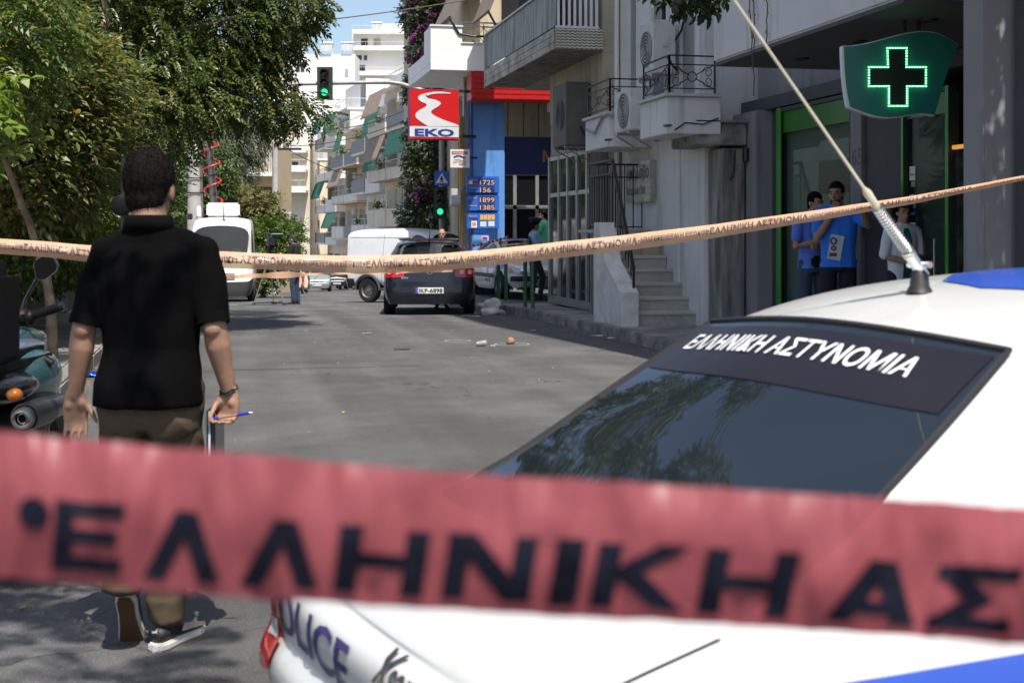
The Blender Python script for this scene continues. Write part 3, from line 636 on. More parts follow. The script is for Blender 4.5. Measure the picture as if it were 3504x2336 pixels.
# price board on the pillar
pb = thing('price_board', 'blue fuel price board with amber figures on the blue pillar', 'price board', (6.5, Y4, 1.9))
blu2 = M('price_blue', (.035, .13, .50), rough=.35, var=.05); dkb = M('price_slot', (.018, .045, .20), rough=.35, var=0); ambr = M('price_amber', (.72, .42, .20), rough=.5, var=0); wht = M('print_white', (.72, .72, .72), rough=.5, var=0)
yF = Y4 - .16
def pbp(px, py): return ony(px, py, yF)
def panel(name, px0, py0, px1, py1, mat, dy0, dy1, par, bev=.0):
    a = ony(px0, py0, yF + dy0); c = ony(px1, py1, yF + dy0); return MB().box((a.x, yF + dy0, c.z), (c.x, yF + dy1, a.z)).build(name, mat, par, bevel=bev)
rows = [(603, 661, (('1725', 614), ('156', 640))), (668, 722, (('1899', 674), ('1385', 700))), (729, 783, ())]
for y0, y1, ps in rows:
    pn = panel('price_panel', 1599, y0, 1708, y1, blu2, 0, .155, pb, .012)
    for s, py in ps:
        panel('figure_slot', 1638, py - 3, 1692, py + 20, dkb, -.006, -.001, pb)
        a = ony(1642, py + 18, yF - .008); lettering('price_figure', s, (a.x, yF - .008, a.z), (1, 0, 0), (0, 0, 1), 16.5 / F * 33.2, ambr, pb, bold=.008, width=(ony(1642 + 12.3 * len(s), py, yF).x - a.x), nrm=(0, -1, 0))
a = panel('fuel_tag', 1604, 618, 1630, 630, wht, -.006, -.001, pb); panel('fuel_tag_red', 1617, 618.5, 1630, 629, red, -.010, -.0065, pb)
for i in range(4): panel('amber_tile', 1643 + i * 13, 735, 1654 + i * 13, 752, M('amber_tile', (.80, .42, .04), rough=.5, var=.03), -.006, -.001, pb)
for s, px, py, h, m in (('Αμόλυβδη', 1603, 617, 5, ambr), ('Super', 1606, 645, 5, ambr), ('Βενζίνη LRP', 1602, 680, 5, ambr), ('Diesel', 1602, 706, 6, ambr), ('Παραγωγή', 1603, 742, 6, ambr), ('ΧΟΝΔΡΙΚΗ', 1604, 751, 7, M('print_navy', (.01, .015, .06), var=0))):
    a = ony(px, py, yF - .006); lettering('board_print', s, (a.x, yF - .006, a.z), (1, 0, 0), (0, 0, 1), h / F * 33.2, m, pb, bold=.004, width=(30 / F * 33.2), nrm=(0, -1, 0))
n1 = panel('notice', 1613, 756, 1632, 779, wht, -.006, -.001, pb); k = MB(); a = ony(1622, 767, yF - .009); k.lathe([(.0, 0), (.05, 0), (.05, .002)], (a.x, yF - .009, a.z), (0, 1, 0)); k.build('notice_logo', M('orange_print', (.75, .25, .03), var=0), n1)
panel('notice', 1643, 758, 1664, 775, M('notice_pale', (.55, .66, .74), var=.03), -.006, -.001, pb); panel('notice', 1671, 757, 1692, 774, M('notice_green', (.60, .68, .62), var=.03), -.006, -.001, pb)
bx = thing('blue_service_box', 'blue box with a small purple badge below the price board', 'box', (6.5, Y4 - .3, .6))
a, c = ony(1617, 804, Y4 - .25), ony(1674, 870, Y4 - .25); MB().box((a.x, Y4 - .26, gz(33)), (c.x, Y4 - .01, a.z)).build('body', blue, bx, bevel=.02)
a, c = ony(1648, 808, Y4 - .27), ony(1671, 823, Y4 - .27); q = MB().box((a.x, Y4 - .268, c.z), (c.x, Y4 - .262, a.z)).build('badge', wht, bx); MB().box((a.x + .02, Y4 - .272, c.z + .015), (c.x - .02, Y4 - .2685, a.z - .015)).build('badge_print', M('purple', (.25, .02, .22), var=0), bx)
# EKO sign
ek = thing('fuel_brand_sign', 'red and white fuel station sign with a winding white road emblem', 'sign', ony(1485, 395, 32.6))
yE = 32.55
def ep(px, py, dy=0): p = ony(px, py, yE + dy); return p
def eplate(name, px0, py0, px1, py1, mat, d0, d1, bev=0):
    a, c = ep(px0, py0, d0), ep(px1, py1, d0); return MB().box((a.x, yE + d0, c.z), (c.x, yE + d1, a.z)).build(name, mat, ek, bevel=bev)
egrey = M('sign_white', (.66, .67, .69), rough=.4, var=.03)
eplate('light_box', 1399, 303, 1571, 480, M('sign_navy', (.012, .03, .16), rough=.4), 0, .22, .02)
eplate('red_panel', 1401, 305, 1570, 478, M('sign_red', (.56, .010, .014), rough=.35, var=.04), -.008, -.001, .003)
eplate('white_band', 1402, 432, 1570, 470, egrey, -.013, -.009)
S = [(1542, 318), (1505, 315), (1462, 320), (1441, 327), (1430, 338), (1436, 348), (1458, 359), (1440, 372), (1428, 385), (1427, 398), (1436, 412), (1452, 422), (1466, 433),
     (1570, 433), (1570, 428), (1540, 417), (1508, 404), (1484, 392), (1475, 382), (1478, 374), (1505, 356), (1496, 345), (1475, 340), (1462, 330), (1474, 325), (1500, 321), (1542, 321)]
def smooth(pts, it=2):
    for _ in range(it):
        out = []
        for i in range(len(pts) - 1):
            p, q = pts[i], pts[i + 1]; out += [(p[0] * .75 + q[0] * .25, p[1] * .75 + q[1] * .25), (p[0] * .25 + q[0] * .75, p[1] * .25 + q[1] * .75)]
        pts = [pts[0]] + out + [pts[-1]]
    return pts
left = smooth([(1542, 318), (1500, 313), (1455, 319), (1428, 330), (1434, 346), (1470, 360), (1424, 382), (1420, 402), (1445, 420), (1466, 433)])
right = smooth([(1570, 433), (1570, 428), (1520, 412), (1478, 392), (1472, 380), (1514, 357), (1498, 343), (1455, 335), (1470, 323), (1505, 320), (1542, 321)])
k = MB(); nn = 60
def resamp(p, n):
    p = np.array(p); s = np.r_[0, np.cumsum(np.hypot(*np.diff(p, axis=0).T))]; t = np.linspace(0, s[-1], n); return np.c_[np.interp(t, s, p[:, 0]), np.interp(t, s, p[:, 1])]
A = resamp(left, nn); B = resamp(right[::-1], nn)
k.grid([[ep(*a, -.016), ep(*c, -.016)] for a, c in zip(A, B)]); k.build('road_emblem', egrey, ek, solid=.003)
a = ep(1419, 464, -.016); lettering('lettering', 'EKO', (a.x, yE - .016, a.z), (1, 0, 0), (0, 0, 1), 24 / F * 32.9, M('eko_blue', (.02, .045, .26), rough=.4, var=0), ek, bold=.035, width=ep(1553, 464).x - a.x, nrm=(0, -1, 0))
for u_ in (312, 466): MB().bar(ep(1570, u_, .1), (6.2, yE + .1, ep(1570, u_).z), .07).build('bracket', iron, ek)
# guarantee sign below
gs = thing('guarantee_sign', 'small square white sign with red heading below the red fuel station sign', 'sign', ony(1574, 543, 32.4))
yG = 32.42
def gplate(name, px0, py0, px1, py1, mat, d0, par, th=.004):
    a, c = ony(px0, py0, yG), ony(px1, py1, yG); return MB().box((a.x, yG + d0, c.z), (c.x, yG + d0 + th, a.z)).build(name, mat, par)
gplate('plate', 1541, 511, 1607, 574, M('sign_plate', (.70, .69, .69), rough=.5, var=.03), 0, gs, .03); gplate('heading', 1546, 518, 1600, 528, M('heading_red', (.42, .015, .03), var=.03), -.005, gs)
for s, px, py, h, w_, m in (('ΠΡΟΓΡΑΜΜΑ', 1550, 526.5, 5.5, 44, wht), ('ΕΓΓΥΗΣΗ', 1552, 558, 7, 43, MATS['heading_red']), ('ΕΚΟ', 1572, 565, 5, 22, M('print_black', (.02, .02, .02), var=0))):
    a = ony(px, py, yG - .006); lettering('print', s, (a.x, yG - .006, a.z), (1, 0, 0), (0, 0, 1), h / F * 32.7, m, gs, bold=.02, width=w_ / F * 32.7, nrm=(0, -1, 0))
k = MB(); pts = [(1551, 537), (1563, 531), (1577, 532), (1594, 540), (1590, 544), (1576, 538), (1566, 536), (1553, 541)]; k.prism([ony(x, y, yG - .006) for x, y in pts], (0, .003, 0)); k.build('car_emblem', M('emblem_navy', (.03, .045, .10), var=0), gs)
k = MB(); pts = [(1552, 546), (1568, 544), (1580, 548), (1594, 546), (1592, 549), (1580, 551), (1566, 547)]; k.prism([ony(x, y, yG - .006) for x, y in pts], (0, .003, 0)); k.build('hand_emblem', M('emblem_grey', (.35, .36, .38), var=0), gs)
k = MB(); k.bar(ony(1600, 540, yG + .05), (6.2, yG + .05, ony(1600, 540, yG).z), .05); k.build('bracket', iron, gs)
# ochre pipe strip and meter box beside the pillar
po = thing('ochre_post', 'tall ochre and grey post standing left of the blue pillar', 'post', (5.9, 33.2, gz(33)))
a, c = ony(1574, 400, 33.3), ony(1605, 400, 33.3)
MB().box((a.x, 33.3, g0), (a.x + .09, 33.4, 4.4)).build('ochre_strip', yel, po); MB().box((a.x + .1, 33.32, g0), (c.x, 33.5, 5.4)).build('grey_strip', alu, po)
mb = thing('meter_box', 'small white meter box on the post left of the price board', 'box', ony(1562, 675, 33.1))
a, c = ony(1545, 645, 33.0), ony(1577, 702, 33.0); MB().box((a.x, 33.0, c.z), (c.x, 33.28, a.z)).build('body', M('box_white', (.55, .54, .52), rough=.6, var=.1), mb, bevel=.01); MB().box((a.x - .03, 32.95, c.z - .03), (c.x + .04, 33.29, c.z - .003)).build('shelf', cop, mb); 
# green hoop barriers at the pavement corner
gm = M('green_tube', (.022, .115, .055), rough=.4, var=.12, dirt=(.08, .045, .02), dirtamt=.25)
def hoop(label, pA, pB, h):
    a, c = Vector(pA), Vector(pB); t = thing('hoop_barrier', label, 'barrier', ((a + c) / 2), group='green hoop barriers on the pavement corner')
    d = (c - a).normalized() * .07; up = Vector((0, 0, 1))
    MB().tube([a, a + up * (h - .07), a + up * (h - .02) + d * .28, a + up * h + d, c + up * h - d, c + up * (h - .02) - d * .28, c + up * (h - .07), c], .037, 10).build('hoop', gm, t, smooth=True)
    for p in (a, c): MB().lathe([(.0, .012), (.055, .012), (.06, 0)], p, n=12).build('base_plate', oldc, t)
def gpt(px, py, z): d = F * (HC - z) / (py - V0); return at(px, py, d)
hoop('green hoop barrier farther along the pavement corner, beside the parked hatchback', gpt(1705, 1029, .12), gpt(1731, 1032, .12), .83)
hoop('green hoop barrier nearer the glazed shop on the pavement edge', gpt(1797, 1052, .13), gpt(1823, 1056, .13), .87)

# ================================================================== traffic signals
pole_g = M('galvanised', (.34, .34, .32), rough=.55, metal=.4, var=.1, dirt=(.2, .19, .17), dirtamt=.3)
sgreen = M('signal_green_housing', (.022, .045, .036), rough=.5, var=.05)
ts = thing('traffic_signal', 'traffic light pole with an overhead arm, two green-lit heads and a crossing sign', 'traffic light', (at(1512, 900, 38).x, at(1512, 900, 38).y, gz(38)))
Pp = at(1512, 900, 38); DT = 38.0
arm = [(Pp.x, Pp.y, gz(38)), (Pp.x, Pp.y, at(1500, 330, DT).z)] + [at(x, y, DT) for x, y in ((1470, 318), (1400, 296), (1370, 287), (1330, 282), (1240, 283), (990, 289))]
MB().tube(arm, [.085, .08, .07, .062, .06, .058, .055, .05], 10).build('pole', pole_g, ts, smooth=True)
def sig(px, py0, py1, w, litcol, tilt=0):
    """signal head: backboard, housing, hoods and three lenses, facing the camera street"""
    a, c = at(px - w / 2, py0, DT - .2), at(px + w / 2, py1, DT - .2); n = Vector((-ST, -CT, 0)); m = (a + c) / 2; r = Vector((CT, -ST, 0))
    W = (w / F * DT); H = (py1 - py0) / F * DT
    def slab(s0, s1, z0, z1, d0, d1): k = MB(); q = [m + r * sx + Vector((0, 0, sz)) + n * d0 for sx, sz in ((s0, z0), (s1, z0), (s1, z1), (s0, z1))]; return k.prism(q, n * (d1 - d0))
    bb = slab(-W / 2, W / 2, -H / 2, H / 2, 0, .03).build('backboard', sgreen, ts, bevel=.01)
    slab(-W * .27, W * .27, -H * .43, H * .43, .031, .12).build('housing', blackm, bb, bevel=.01)
    for i, zc in enumerate((H * .28, 0, -H * .28)):
        cc = m + Vector((0, 0, zc)) + n * .121; R = min(.10, W * .24)
        mat = [M('lens_red', (.07, .008, .006), rough=.15, var=0), M('lens_amber', (.05, .03, .01), rough=.15, var=0), M('lens_green_lit', (.03, .85, .33), emit=.9, rough=.2, var=0)][i]
        k = MB(); k.lathe([(0, .02), (R * .6, .014), (R, 0)], cc, n, 20); k.build('lens', mat, bb, smooth=True)
        k = MB(); vs = []
        for j in range(13):
            an = pi * (j / 12) * 1.1 - .05 * pi; p = cc + r * (cos(an) * R * 1.1) + Vector((0, 0, sin(an) * R * 1.1)); vs.append([p, p + n * .17 * (.35 + .65 * max(0, sin(an)))])
        k.grid(vs); k.build('hood', blackm, bb, solid=.008)
    return bb
sig(1112, 230, 342, 54, None); sig(1507, 640, 748, 44, None)
# pedestrian crossing sign
DP = 36.5
cs_ = thing('crossing_sign', 'blue square pedestrian crossing sign with white triangle on the signal pole', 'sign', at(1512, 610, DP))
n = Vector((-ST, -CT, 0)); r = Vector((CT, -ST, 0))
def pp(px, py, e=0.): return at(px, py, DP) + n * e
def poly(name, pts, e, mat, par, th=.004): return MB().prism([pp(x, y, e) for x, y in pts], n * -th).build(name, mat, par)
poly('plate', [(1486, 585), (1538, 585), (1538, 636), (1486, 636)], .02, M('sign_blue', (.02, .10, .45), rough=.4, var=.03), cs_, .02)
poly('triangle', [(1512, 592), (1533, 628), (1490, 628)], .026, wht, cs_)
MB().ball(pp(1511, 605, .032), .022).build('figure_head', MATS['print_black'], cs_)
poly('figure', [(1508, 608), (1514, 608), (1519, 616), (1517, 617), (1514, 613), (1514, 617), (1518, 625), (1515, 625), (1511, 619), (1508, 625), (1505, 625), (1509, 617), (1508, 613), (1505, 617), (1503, 616)], .032, MATS['print_black'], cs_)
for i in range(5): poly('stripe', [(1494 + i * 7.4, 626), (1498 + i * 7.4, 626), (1499 + i * 7.4, 627.5), (1494 + i * 7.4, 627.5)], .032, MATS['print_black'], cs_)
k = MB(); k.bar(pp(1512, 600, 0), at(1512, 600, 38), .04); k.build('bracket', pole_g, cs_)
# ================================================================== vehicles
rubber = M('tyre_rubber', (.014, .014, .015), rough=.8, var=.15, scale=8, bump=.3, bscale=80)
alloy = M('alloy_rim', (.42, .42, .43), rough=.35, metal=.8, var=.08)
chrome = M('chrome', (.75, .75, .76), rough=.12, metal=1, var=0)
trim = M('black_trim', (.018, .018, .019), rough=.5, var=.1, scale=8)
underm = M('underbody', (.012, .012, .012), rough=.9, var=0)
carglass = glassmat('car_glass', (.012, .016, .02), .10, .012, 1.85)
clearg = glassmat('clear_car_glass', (.02, .024, .022), .55, .02)
redlens = M('red_lens', (.42, .008, .008), rough=.12, var=.05, coat=.6); clearlens = M('clear_lens', (.5, .5, .5), rough=.1, var=.02, coat=.8); orlens = M('orange_lens', (.65, .18, .01), rough=.15, var=0, coat=.5)
platem = M('plate_white', (.72, .72, .70), rough=.35, var=.03)
def ev(o): return o.evaluated_get(bpy.context.evaluated_depsgraph_get())
def bvh_of(objs):
    vs, fs = [], []
    bpy.context.view_layer.update()
    for o in objs:
        me = ev(o).to_mesh(); n = len(vs); vs += [v.co.copy() for v in me.vertices]; fs += [tuple(i + n for i in p.vertices) for p in me.polygons]
    return BVHTree.FromPolygons(vs, fs)
def boundary_tube(o, name, r, mat, parent):
    bpy.context.view_layer.update(); me = ev(o).to_mesh(); cnt = {}
    for p in me.polygons:
        for e in p.edge_keys: cnt[e] = cnt.get(e, 0) + 1
    nb = {}
    for e, c in cnt.items():
        if c == 1: nb.setdefault(e[0], []).append(e[1]); nb.setdefault(e[1], []).append(e[0])
    seen = set(); k = MB()
    for s in list(nb):
        if s in seen: continue
        loop = [s]; seen.add(s); cur = s
        while True:
            nx = [q for q in nb[cur] if q not in seen]
            if not nx: break
            cur = nx[0]; seen.add(cur); loop.append(cur)
        if len(loop) > 3: k.tube([me.vertices[i].co.copy() for i in loop], r, 6, closed=True)
    return k.build(name, mat, parent, smooth=True)
def project(bv, P, d, off=.003, mind=.05):
    h = bv.ray_cast(Vector(P), Vector(d))
    if h[0] is None: return None
    c_ = h[1].dot(Vector(d))
    return None if abs(c_) < mind else h[0] + h[1] * (off if c_ < 0 else -off)
def decal(name, bv, verts, faces, d, mat, parent, off=.003, mind=.05):
    pts = [project(bv, p, d, off, mind) for p in verts]
    k = MB(); k._add([p if p else Vector((0, 0, 0)) for p in pts], [f for f in faces if all(pts[i] for i in f)]); return k.build(name, mat, parent, fix=False, smooth=2)
def decal_grid(name, bv, fn, nu, nv, d, mat, parent, off=.003, mind=.05):
    vs = [fn(i / nu, j / nv) for i in range(nu + 1) for j in range(nv + 1)]
    fs = [(i * (nv + 1) + j, i * (nv + 1) + j + 1, (i + 1) * (nv + 1) + j + 1, (i + 1) * (nv + 1) + j) for i in range(nu) for j in range(nv)]
    return decal(name, bv, vs, fs, d, mat, parent, off, mind)
def decal_text(name, bv, s, o, ux, uy, h, d, mat, parent, bold=.02, width=None, off=.003, sx=1., cut=.03):
    v, f, w = text_geo(s, bold, sx); kx = (width / w) if width else h; o = Vector(o); ux = Vector(ux); uy = Vector(uy)
    bm = bmesh.new(); q = [bm.verts.new(o + ux * (a * kx) + uy * (c * h)) for a, c in v]
    for t in f:
        try: bm.faces.new([q[i] for i in t])
        except ValueError: pass
    for _ in range(4):
        L = [e for e in bm.edges if e.calc_length() > cut]
        if not L: break
        bmesh.ops.subdivide_edges(bm, edges=L, cuts=1); bmesh.ops.triangulate(bm, faces=bm.faces)
    bm.verts.index_update(); vs = [x.co.copy() for x in bm.verts]; fs = [tuple(x.index for x in p.verts) for p in bm.faces]; bm.free()
    return decal(name, bv, vs, fs, d, mat, parent, off)
def wheel(t, x, y, R=.30, wd=.19, side=1, rimmat=None, spokes=7, style='alloy'):
    """tyre with a rim child; side = +1 when the outer face looks to +x"""
    k = MB(); a = (side, 0, 0); c = (x, y, R)
    prof = [(R * .62, -wd / 2), (R * .9, -wd / 2 - .008), (R * .985, -wd * .40), (R, -wd * .2), (R, wd * .2), (R * .985, wd * .40), (R * .9, wd / 2 + .008), (R * .62, wd / 2)]
    k.lathe(prof, c, a, 32); o = k.build('wheel', rubber, t, smooth=True)
    k = MB(); k.lathe([(0, wd * .28), (R * .16, wd * .30), (R * .2, wd * .2), (R * .56, wd * .18), (R * .60, wd * .42), (R * .64, wd * .5), (R * .64, -wd * .3)], c, a, 32)
    rm = k.build('rim', rimmat or alloy, o, smooth=True)
    k = MB(); C = Vector(c)
    for i in range(spokes):
        an = 2 * pi * i / spokes
        for da in (-.0,):
            p = C + Vector((side * wd * .24, cos(an + .45) * R * .46, sin(an + .45) * R * .46)); k.ball(p, (.01, R * .075, R * .075), 8, 5)
    q = k.build('rim_opening', blackm, o); q['kind'] = 'stuff'
    return o
def carbody(t, S, paint, sub=2, glass=None):
    """S: dict of key curves along the length s (0 = rear). Returns dict of part objects. Local axes: x right, y forward, z up."""
    L = S['L']; W = S['W'] / 2; st = S['st']; K = lambda k, s: float(np.interp(s, [a for a, _ in S[k]], [b for _, b in S[k]]))
    R = S.get('wr', .30) + .055
    def arch(s):
        z = 0.
        for ax in S['axles']:
            u = (s - ax) / (R + .03)
            if abs(u) < 1: z = max(z, S.get('wr', .30) + R * sqrt(1 - u * u))
        return z
    rows = []
    for s in st:
        w = W * K('w', s); z8 = K('top', s); bz = K('belt', s); g = K('g', s); sill = K('sill', s); ar = arch(s)
        z1 = max(sill, ar); z2 = max(sill + .17, ar + .05); z3 = max(K('mid', s), ar + .12); z4 = min(max(bz - .07, z3 + .04), max(z8 - .05 * (1 - g), .3))
        z5 = min(bz, z8 - .015); z7 = z8 - .03 - S.get('crown', .02); z6 = z5 + (z7 - S.get('rail', .06) - z5) * g if g > 0 else z5 + (z8 - z5) * .35
        if g <= 0: z7 = z5 + (z8 - z5) * .7
        g_ = max(g, 0); tw = K('tw', s)
        r = [(0, z1 if ar > sill else sill), (w * .88 if not ar > sill else w * .93, z1), (w * .985, z2), (w, z3), (w * .975, z4), (w * .945, z5),
             (w * .90 * (1 - g_) + (W * tw + .045) * g_, z6), (w * S.get('deck', .74) * (1 - g_) + W * tw * g_, z7), (0, z8)]
        if ar > sill: r[0] = (0, sill + .1)
        rows.append(r)
    off = S.get('yoff', lambda i, r, n: 0.)
    n = len(st); V = {}; verts = []
    def vid(i, r, sd):
        if r in (0, 8): sd = 1
        if (i, r, sd) not in V:
            x, z = rows[i][r]; V[(i, r, sd)] = len(verts); verts.append((x * sd, st[i] - L / 2 + off(i, r, n), z))
        return V[(i, r, sd)]
    parts = {}
    def put(p, f): parts.setdefault(p, []).append(f)
    cls = S['cls']
    for i in range(n - 1):
        for r in range(8):
            for sd in (1, -1):
                f = [vid(i, r, sd), vid(i + 1, r, sd), vid(i + 1, r + 1, sd), vid(i, r + 1, sd)]
                if sd < 0: f.reverse()
                put(cls(st[i], st[i + 1], r, sd), f)
    for i, flip in ((0, 0), (n - 1, 1)):
        for r in range(8):
            f = [vid(i, r, -1), vid(i, r, 1), vid(i, r + 1, 1), vid(i, r + 1, -1)]
            f = [v for j, v in enumerate(f) if v not in f[:j]]
            if flip: f.reverse()
            put(cls(st[i], st[i], r, 0), f)
    out = {}
    for p, fs in parts.items():
        ids = sorted({v for f in fs for v in f}); mp = {v: j for j, v in enumerate(ids)}
        me = bpy.data.meshes.new(p); me.from_pydata([verts[v] for v in ids], [], [tuple(mp[v] for v in f) for f in fs])
        mat = paint
        if 'glass' in p or 'window' in p or 'windscreen' in p: mat = glass or carglass
        elif p == 'underbody': mat = underm
        elif p in S.get('mats', {}): mat = S['mats'][p]
        o = link_mesh(p, me, mat, t, Vector((0, 0, 0))); me.shade_smooth()
        for i_, r_ in S.get('corners', ()):
            for sd in (1, -1):
                v_ = V.get((i_, r_, sd))
                if v_ in mp:
                    at_ = me.attributes.get('crease_vert') or me.attributes.new('crease_vert', 'FLOAT', 'POINT'); at_.data[mp[v_]].value = .85
        m = o.modifiers.new('sub', 'SUBSURF'); m.levels = m.render_levels = sub; m.boundary_smooth = 'ALL'
        out[p] = o
    return out
def hatch_cls(gb, gt, wt, wb, sw0, sw1, bp, rearlow=None):
    def c(a, b, r, sd):
        if r == 0: return 'underbody'
        if a >= gb - .001 and b <= gt + .001 and r == 7 and sd: return 'rear_window'
        if a >= wt - .001 and b <= wb + .001 and r == 7 and sd: return 'windscreen'
        if r == 5 and sd and a >= sw0 - .001 and b <= sw1 + .001 and not (abs(a - bp) < .01):
            return ('side_window' if b <= bp + .01 else 'front_side_window') + ('' if sd > 0 else '_far')
        if rearlow and r in (1, 2) and b <= rearlow: return 'rear_bumper'
        return 'body'
    return c
def rename_far(parts):
    for k in list(parts):
        if k.endswith('_far'): parts[k].name = k[:-4]

white_car = M('white_car_paint', (.60, .60, .585), rough=.3, var=.03, scale=2, coat=.6, spec=.5, dirt=(.52, .51, .48), dirtamt=.22)
polblue = M('police_blue', (.03, .09, .48), rough=.3, var=.02, coat=.4)
textblue = M('police_navy', (.02, .02, .14), rough=.35, var=0)
def xsara(label, loc, rotz, sub=2, near=True):
    t = thing('police_car', label, 'police car', loc, rotz, group='police cars', local=True)
    S = dict(L=4.17, W=1.70, wr=.30, deck=.71, axles=(.80, 3.34), st=[0, .05, .14, .27, .46, .58, .80, .98, 1.08, 1.3, 1.62, 1.95, 2.0, 2.4, 2.8, 3.0, 3.12, 3.34, 3.58, 3.70, 3.95, 4.11, 4.17],
             w=[(0, .86), (.05, .93), (.3, .97), (.8, 1), (3.3, 1), (3.7, .97), (4.0, .90), (4.17, .74)],
             top=[(0, .70), (.05, .765), (.14, .80), (.27, .838), (.98, 1.27), (1.21, 1.338), (1.56, 1.374), (1.9, 1.386), (2.2, 1.375), (2.4, 1.335), (3.12, .965), (3.6, .90), (3.95, .80), (4.11, .70), (4.17, .6)],
             belt=[(0, .67), (.3, .815), (.8, .90), (1.5, .925), (3.1, .90), (3.6, .85), (4.17, .58)], g=[(0, 0), (.27, 0), (.98, 1), (2.4, 1), (3.12, 0), (4.17, 0)],
             sill=[(0, .33), (.3, .24), (.8, .2), (3.4, .2), (3.9, .22), (4.17, .3)], mid=[(0, .54), (.5, .58), (4.0, .58), (4.17, .5)], tw=[(0, .66), (.98, .575), (1.3, .60), (2.4, .62), (4.17, .66)],
             cls=hatch_cls(.27, .98, 2.4, 3.12, 1.08, 3.0, 1.95), crown=.015,
             corners=((3, 7), (7, 7), (13, 7), (16, 7)),
             yoff=lambda i, r, n: (-.11 - .10 * (r == 2) - .03 * (r == 3) - .06 * (r == 4) - .05 * (r == 5) - .05 * (r == 1) if i == 0 else (-.09 - .07 * (r == 2) - .02 * (r in (3, 4, 5)) if i == 1 else -.05 if i == 2 else (.06 * (r in (2, 3)) if i == n - 1 else (-.07 if r == 8 and i in (3, 6, 7) else (.08 if r == 8 and i in (13, 16) else 0))))))
    P = carbody(t, S, white_car, sub)
    y0 = -4.17 / 2
    bv = bvh_of([P['body']])
    bvr = bvh_of([P['rear_window']]); bvw = bvh_of([P['windscreen']])
    for nm, r in (('rear_window', .008), ('windscreen', .008)): boundary_tube(P[nm], 'window_seal', r, trim, P[nm])
    for nm in ('side_window', 'side_window_far', 'front_side_window', 'front_side_window_far'):
        if nm in P: boundary_tube(P[nm], 'window_seal', .007, trim, P[nm])
    rename_far(P)
    for sx_ in (1, -1):
        wheel(t, sx_ * .74, y0 + .80, .30, .19, sx_); wheel(t, sx_ * .74, y0 + 3.34, .30, .19, sx_)
        # black rubbing strips and blue stripe along the flank
        for s0, s1 in ((1.14, 1.98), (2.03, 2.98)): decal_grid('rubbing_strip', bv, lambda u, v: (sx_ * 1.5, y0 + s0 + (s1 - s0) * u, .475 + .09 * v), 14, 3, (-sx_, 0, 0), trim, t, .012)
        decal_grid('blue_stripe', bv, lambda u, v: (sx_ * 1.5, y0 + .12 + 3.55 * u, .655 + .115 * v + .03 * min(1, u * 3)), 70, 4, (-sx_, 0, 0), polblue, t, .0025, .10)
        decal_text('police_lettering', bv, 'POLICE', (sx_ * 1.5, y0 + (2.3 if sx_ > 0 else 2.75), .37), (0, sx_, 0), (0, 0, 1), .075, (-sx_, 0, 0), textblue, t, width=.42)
        decal_grid('blue_badge', bv, lambda u, v: (sx_ * 1.5, y0 + 2.45 + .16 * u, .56 + .16 * v), 4, 4, (-sx_, 0, 0), polblue, t, .003)
        for s in (1.55, 2.3): decal_grid('door_handle', bv, lambda u, v: (sx_ * 1.5, y0 + s + .13 * u, .80 + .035 * v), 3, 2, (-sx_, 0, 0), trim, t, .015)
        for s in (1.13, 2.0, 3.0): decal_grid('door_seam', bv, lambda u, v: (sx_ * 1.5, y0 + s + .007 * u + (.12 * (1 - v) if s < 1.2 else 0), .30 + .62 * v), 1, 24, (-sx_, 0, 0), blackm, t, .0015)
        k = MB(); k.ball((sx_ * .93, y0 + 2.88, .98), (.10, .055, .075), 14, 8); m_ = k.build('door_mirror', white_car, t, smooth=True); MB().bar((sx_ * .80, y0 + 2.9, .95), (sx_ * .9, y0 + 2.9, .96), .05).build('mirror_arm', trim, m_)
        # lights
        decal_grid('tail_light', bv, lambda u, v: (sx_ * (.55 + .13 * u), y0 - 1, .48 + .15 * v - .02 * u), 10, 8, (0, 1, 0), redlens, t, .012)
        decal_grid('reversing_light', bv, lambda u, v: (sx_ * (.56 + .08 * u), y0 - 1, .54 + .05 * v - .01 * u), 8, 4, (0, 1, 0), clearlens, t, .016)
        decal_grid('headlight', bv, lambda u, v: (sx_ * (.42 + .35 * u), y0 + 5.2, .55 + .05 * u + (.14 + .02 * u) * v), 14, 8, (0, -1, 0), clearlens, t, .008)
        decal_grid('headlight_reflector', bv, lambda u, v: (sx_ * (.50 + .12 * cos(2 * pi * u) * .45 * v), y0 + 5.2, .64 + .055 * sin(2 * pi * u) * v), 14, 2, (0, -1, 0), chrome, t, .013)
        decal_grid('indicator', bv, lambda u, v: (sx_ * (.70 + .06 * u), y0 + 5.2, .60 + .09 * v), 6, 6, (0, -1, 0), orlens, t, .013)
    decal_grid('bumper_strip', bv, lambda u, v: (-.74 + 1.48 * u, y0 + 5.2, .42 + .11 * v), 30, 4, (0, -1, 0), trim, t, .01)
    for i in range(3): decal_grid('grille_bar', bv, lambda u, v: (-.40 + .8 * u, y0 + 5.2, .27 + .045 * i + .02 * v), 14, 2, (0, -1, 0), [trim, chrome, trim][i], t, .008)
    for i in range(2): decal_grid('nose_chevron', bv, lambda u, v: (-.13 + .26 * u, y0 + 5.2, .60 + .045 * i + .035 * (1 - abs(2 * u - 1)) + .014 * v), 8, 2, (0, -1, 0), chrome, t, .012)
    decal_grid('number_plate', bv, lambda u, v: (-.26 + .52 * u, y0 + 5.2, .36 + .11 * v), 4, 3, (0, -1, 0), platem, t, .016)
    decal_text('plate_lettering', bv, 'EA 20304', (.22, y0 + 5.2, .385), (-1, 0, 0), (0, 0, 1), .07, (0, -1, 0), textblue, t, width=.44, off=.02)
    decal_grid('bonnet_seam', bv, lambda u, v: (-.62 + 1.24 * u, y0 + 3.93 + .004 * v, 2), 30, 1, (0, 0, -1), blackm, t, .0015)
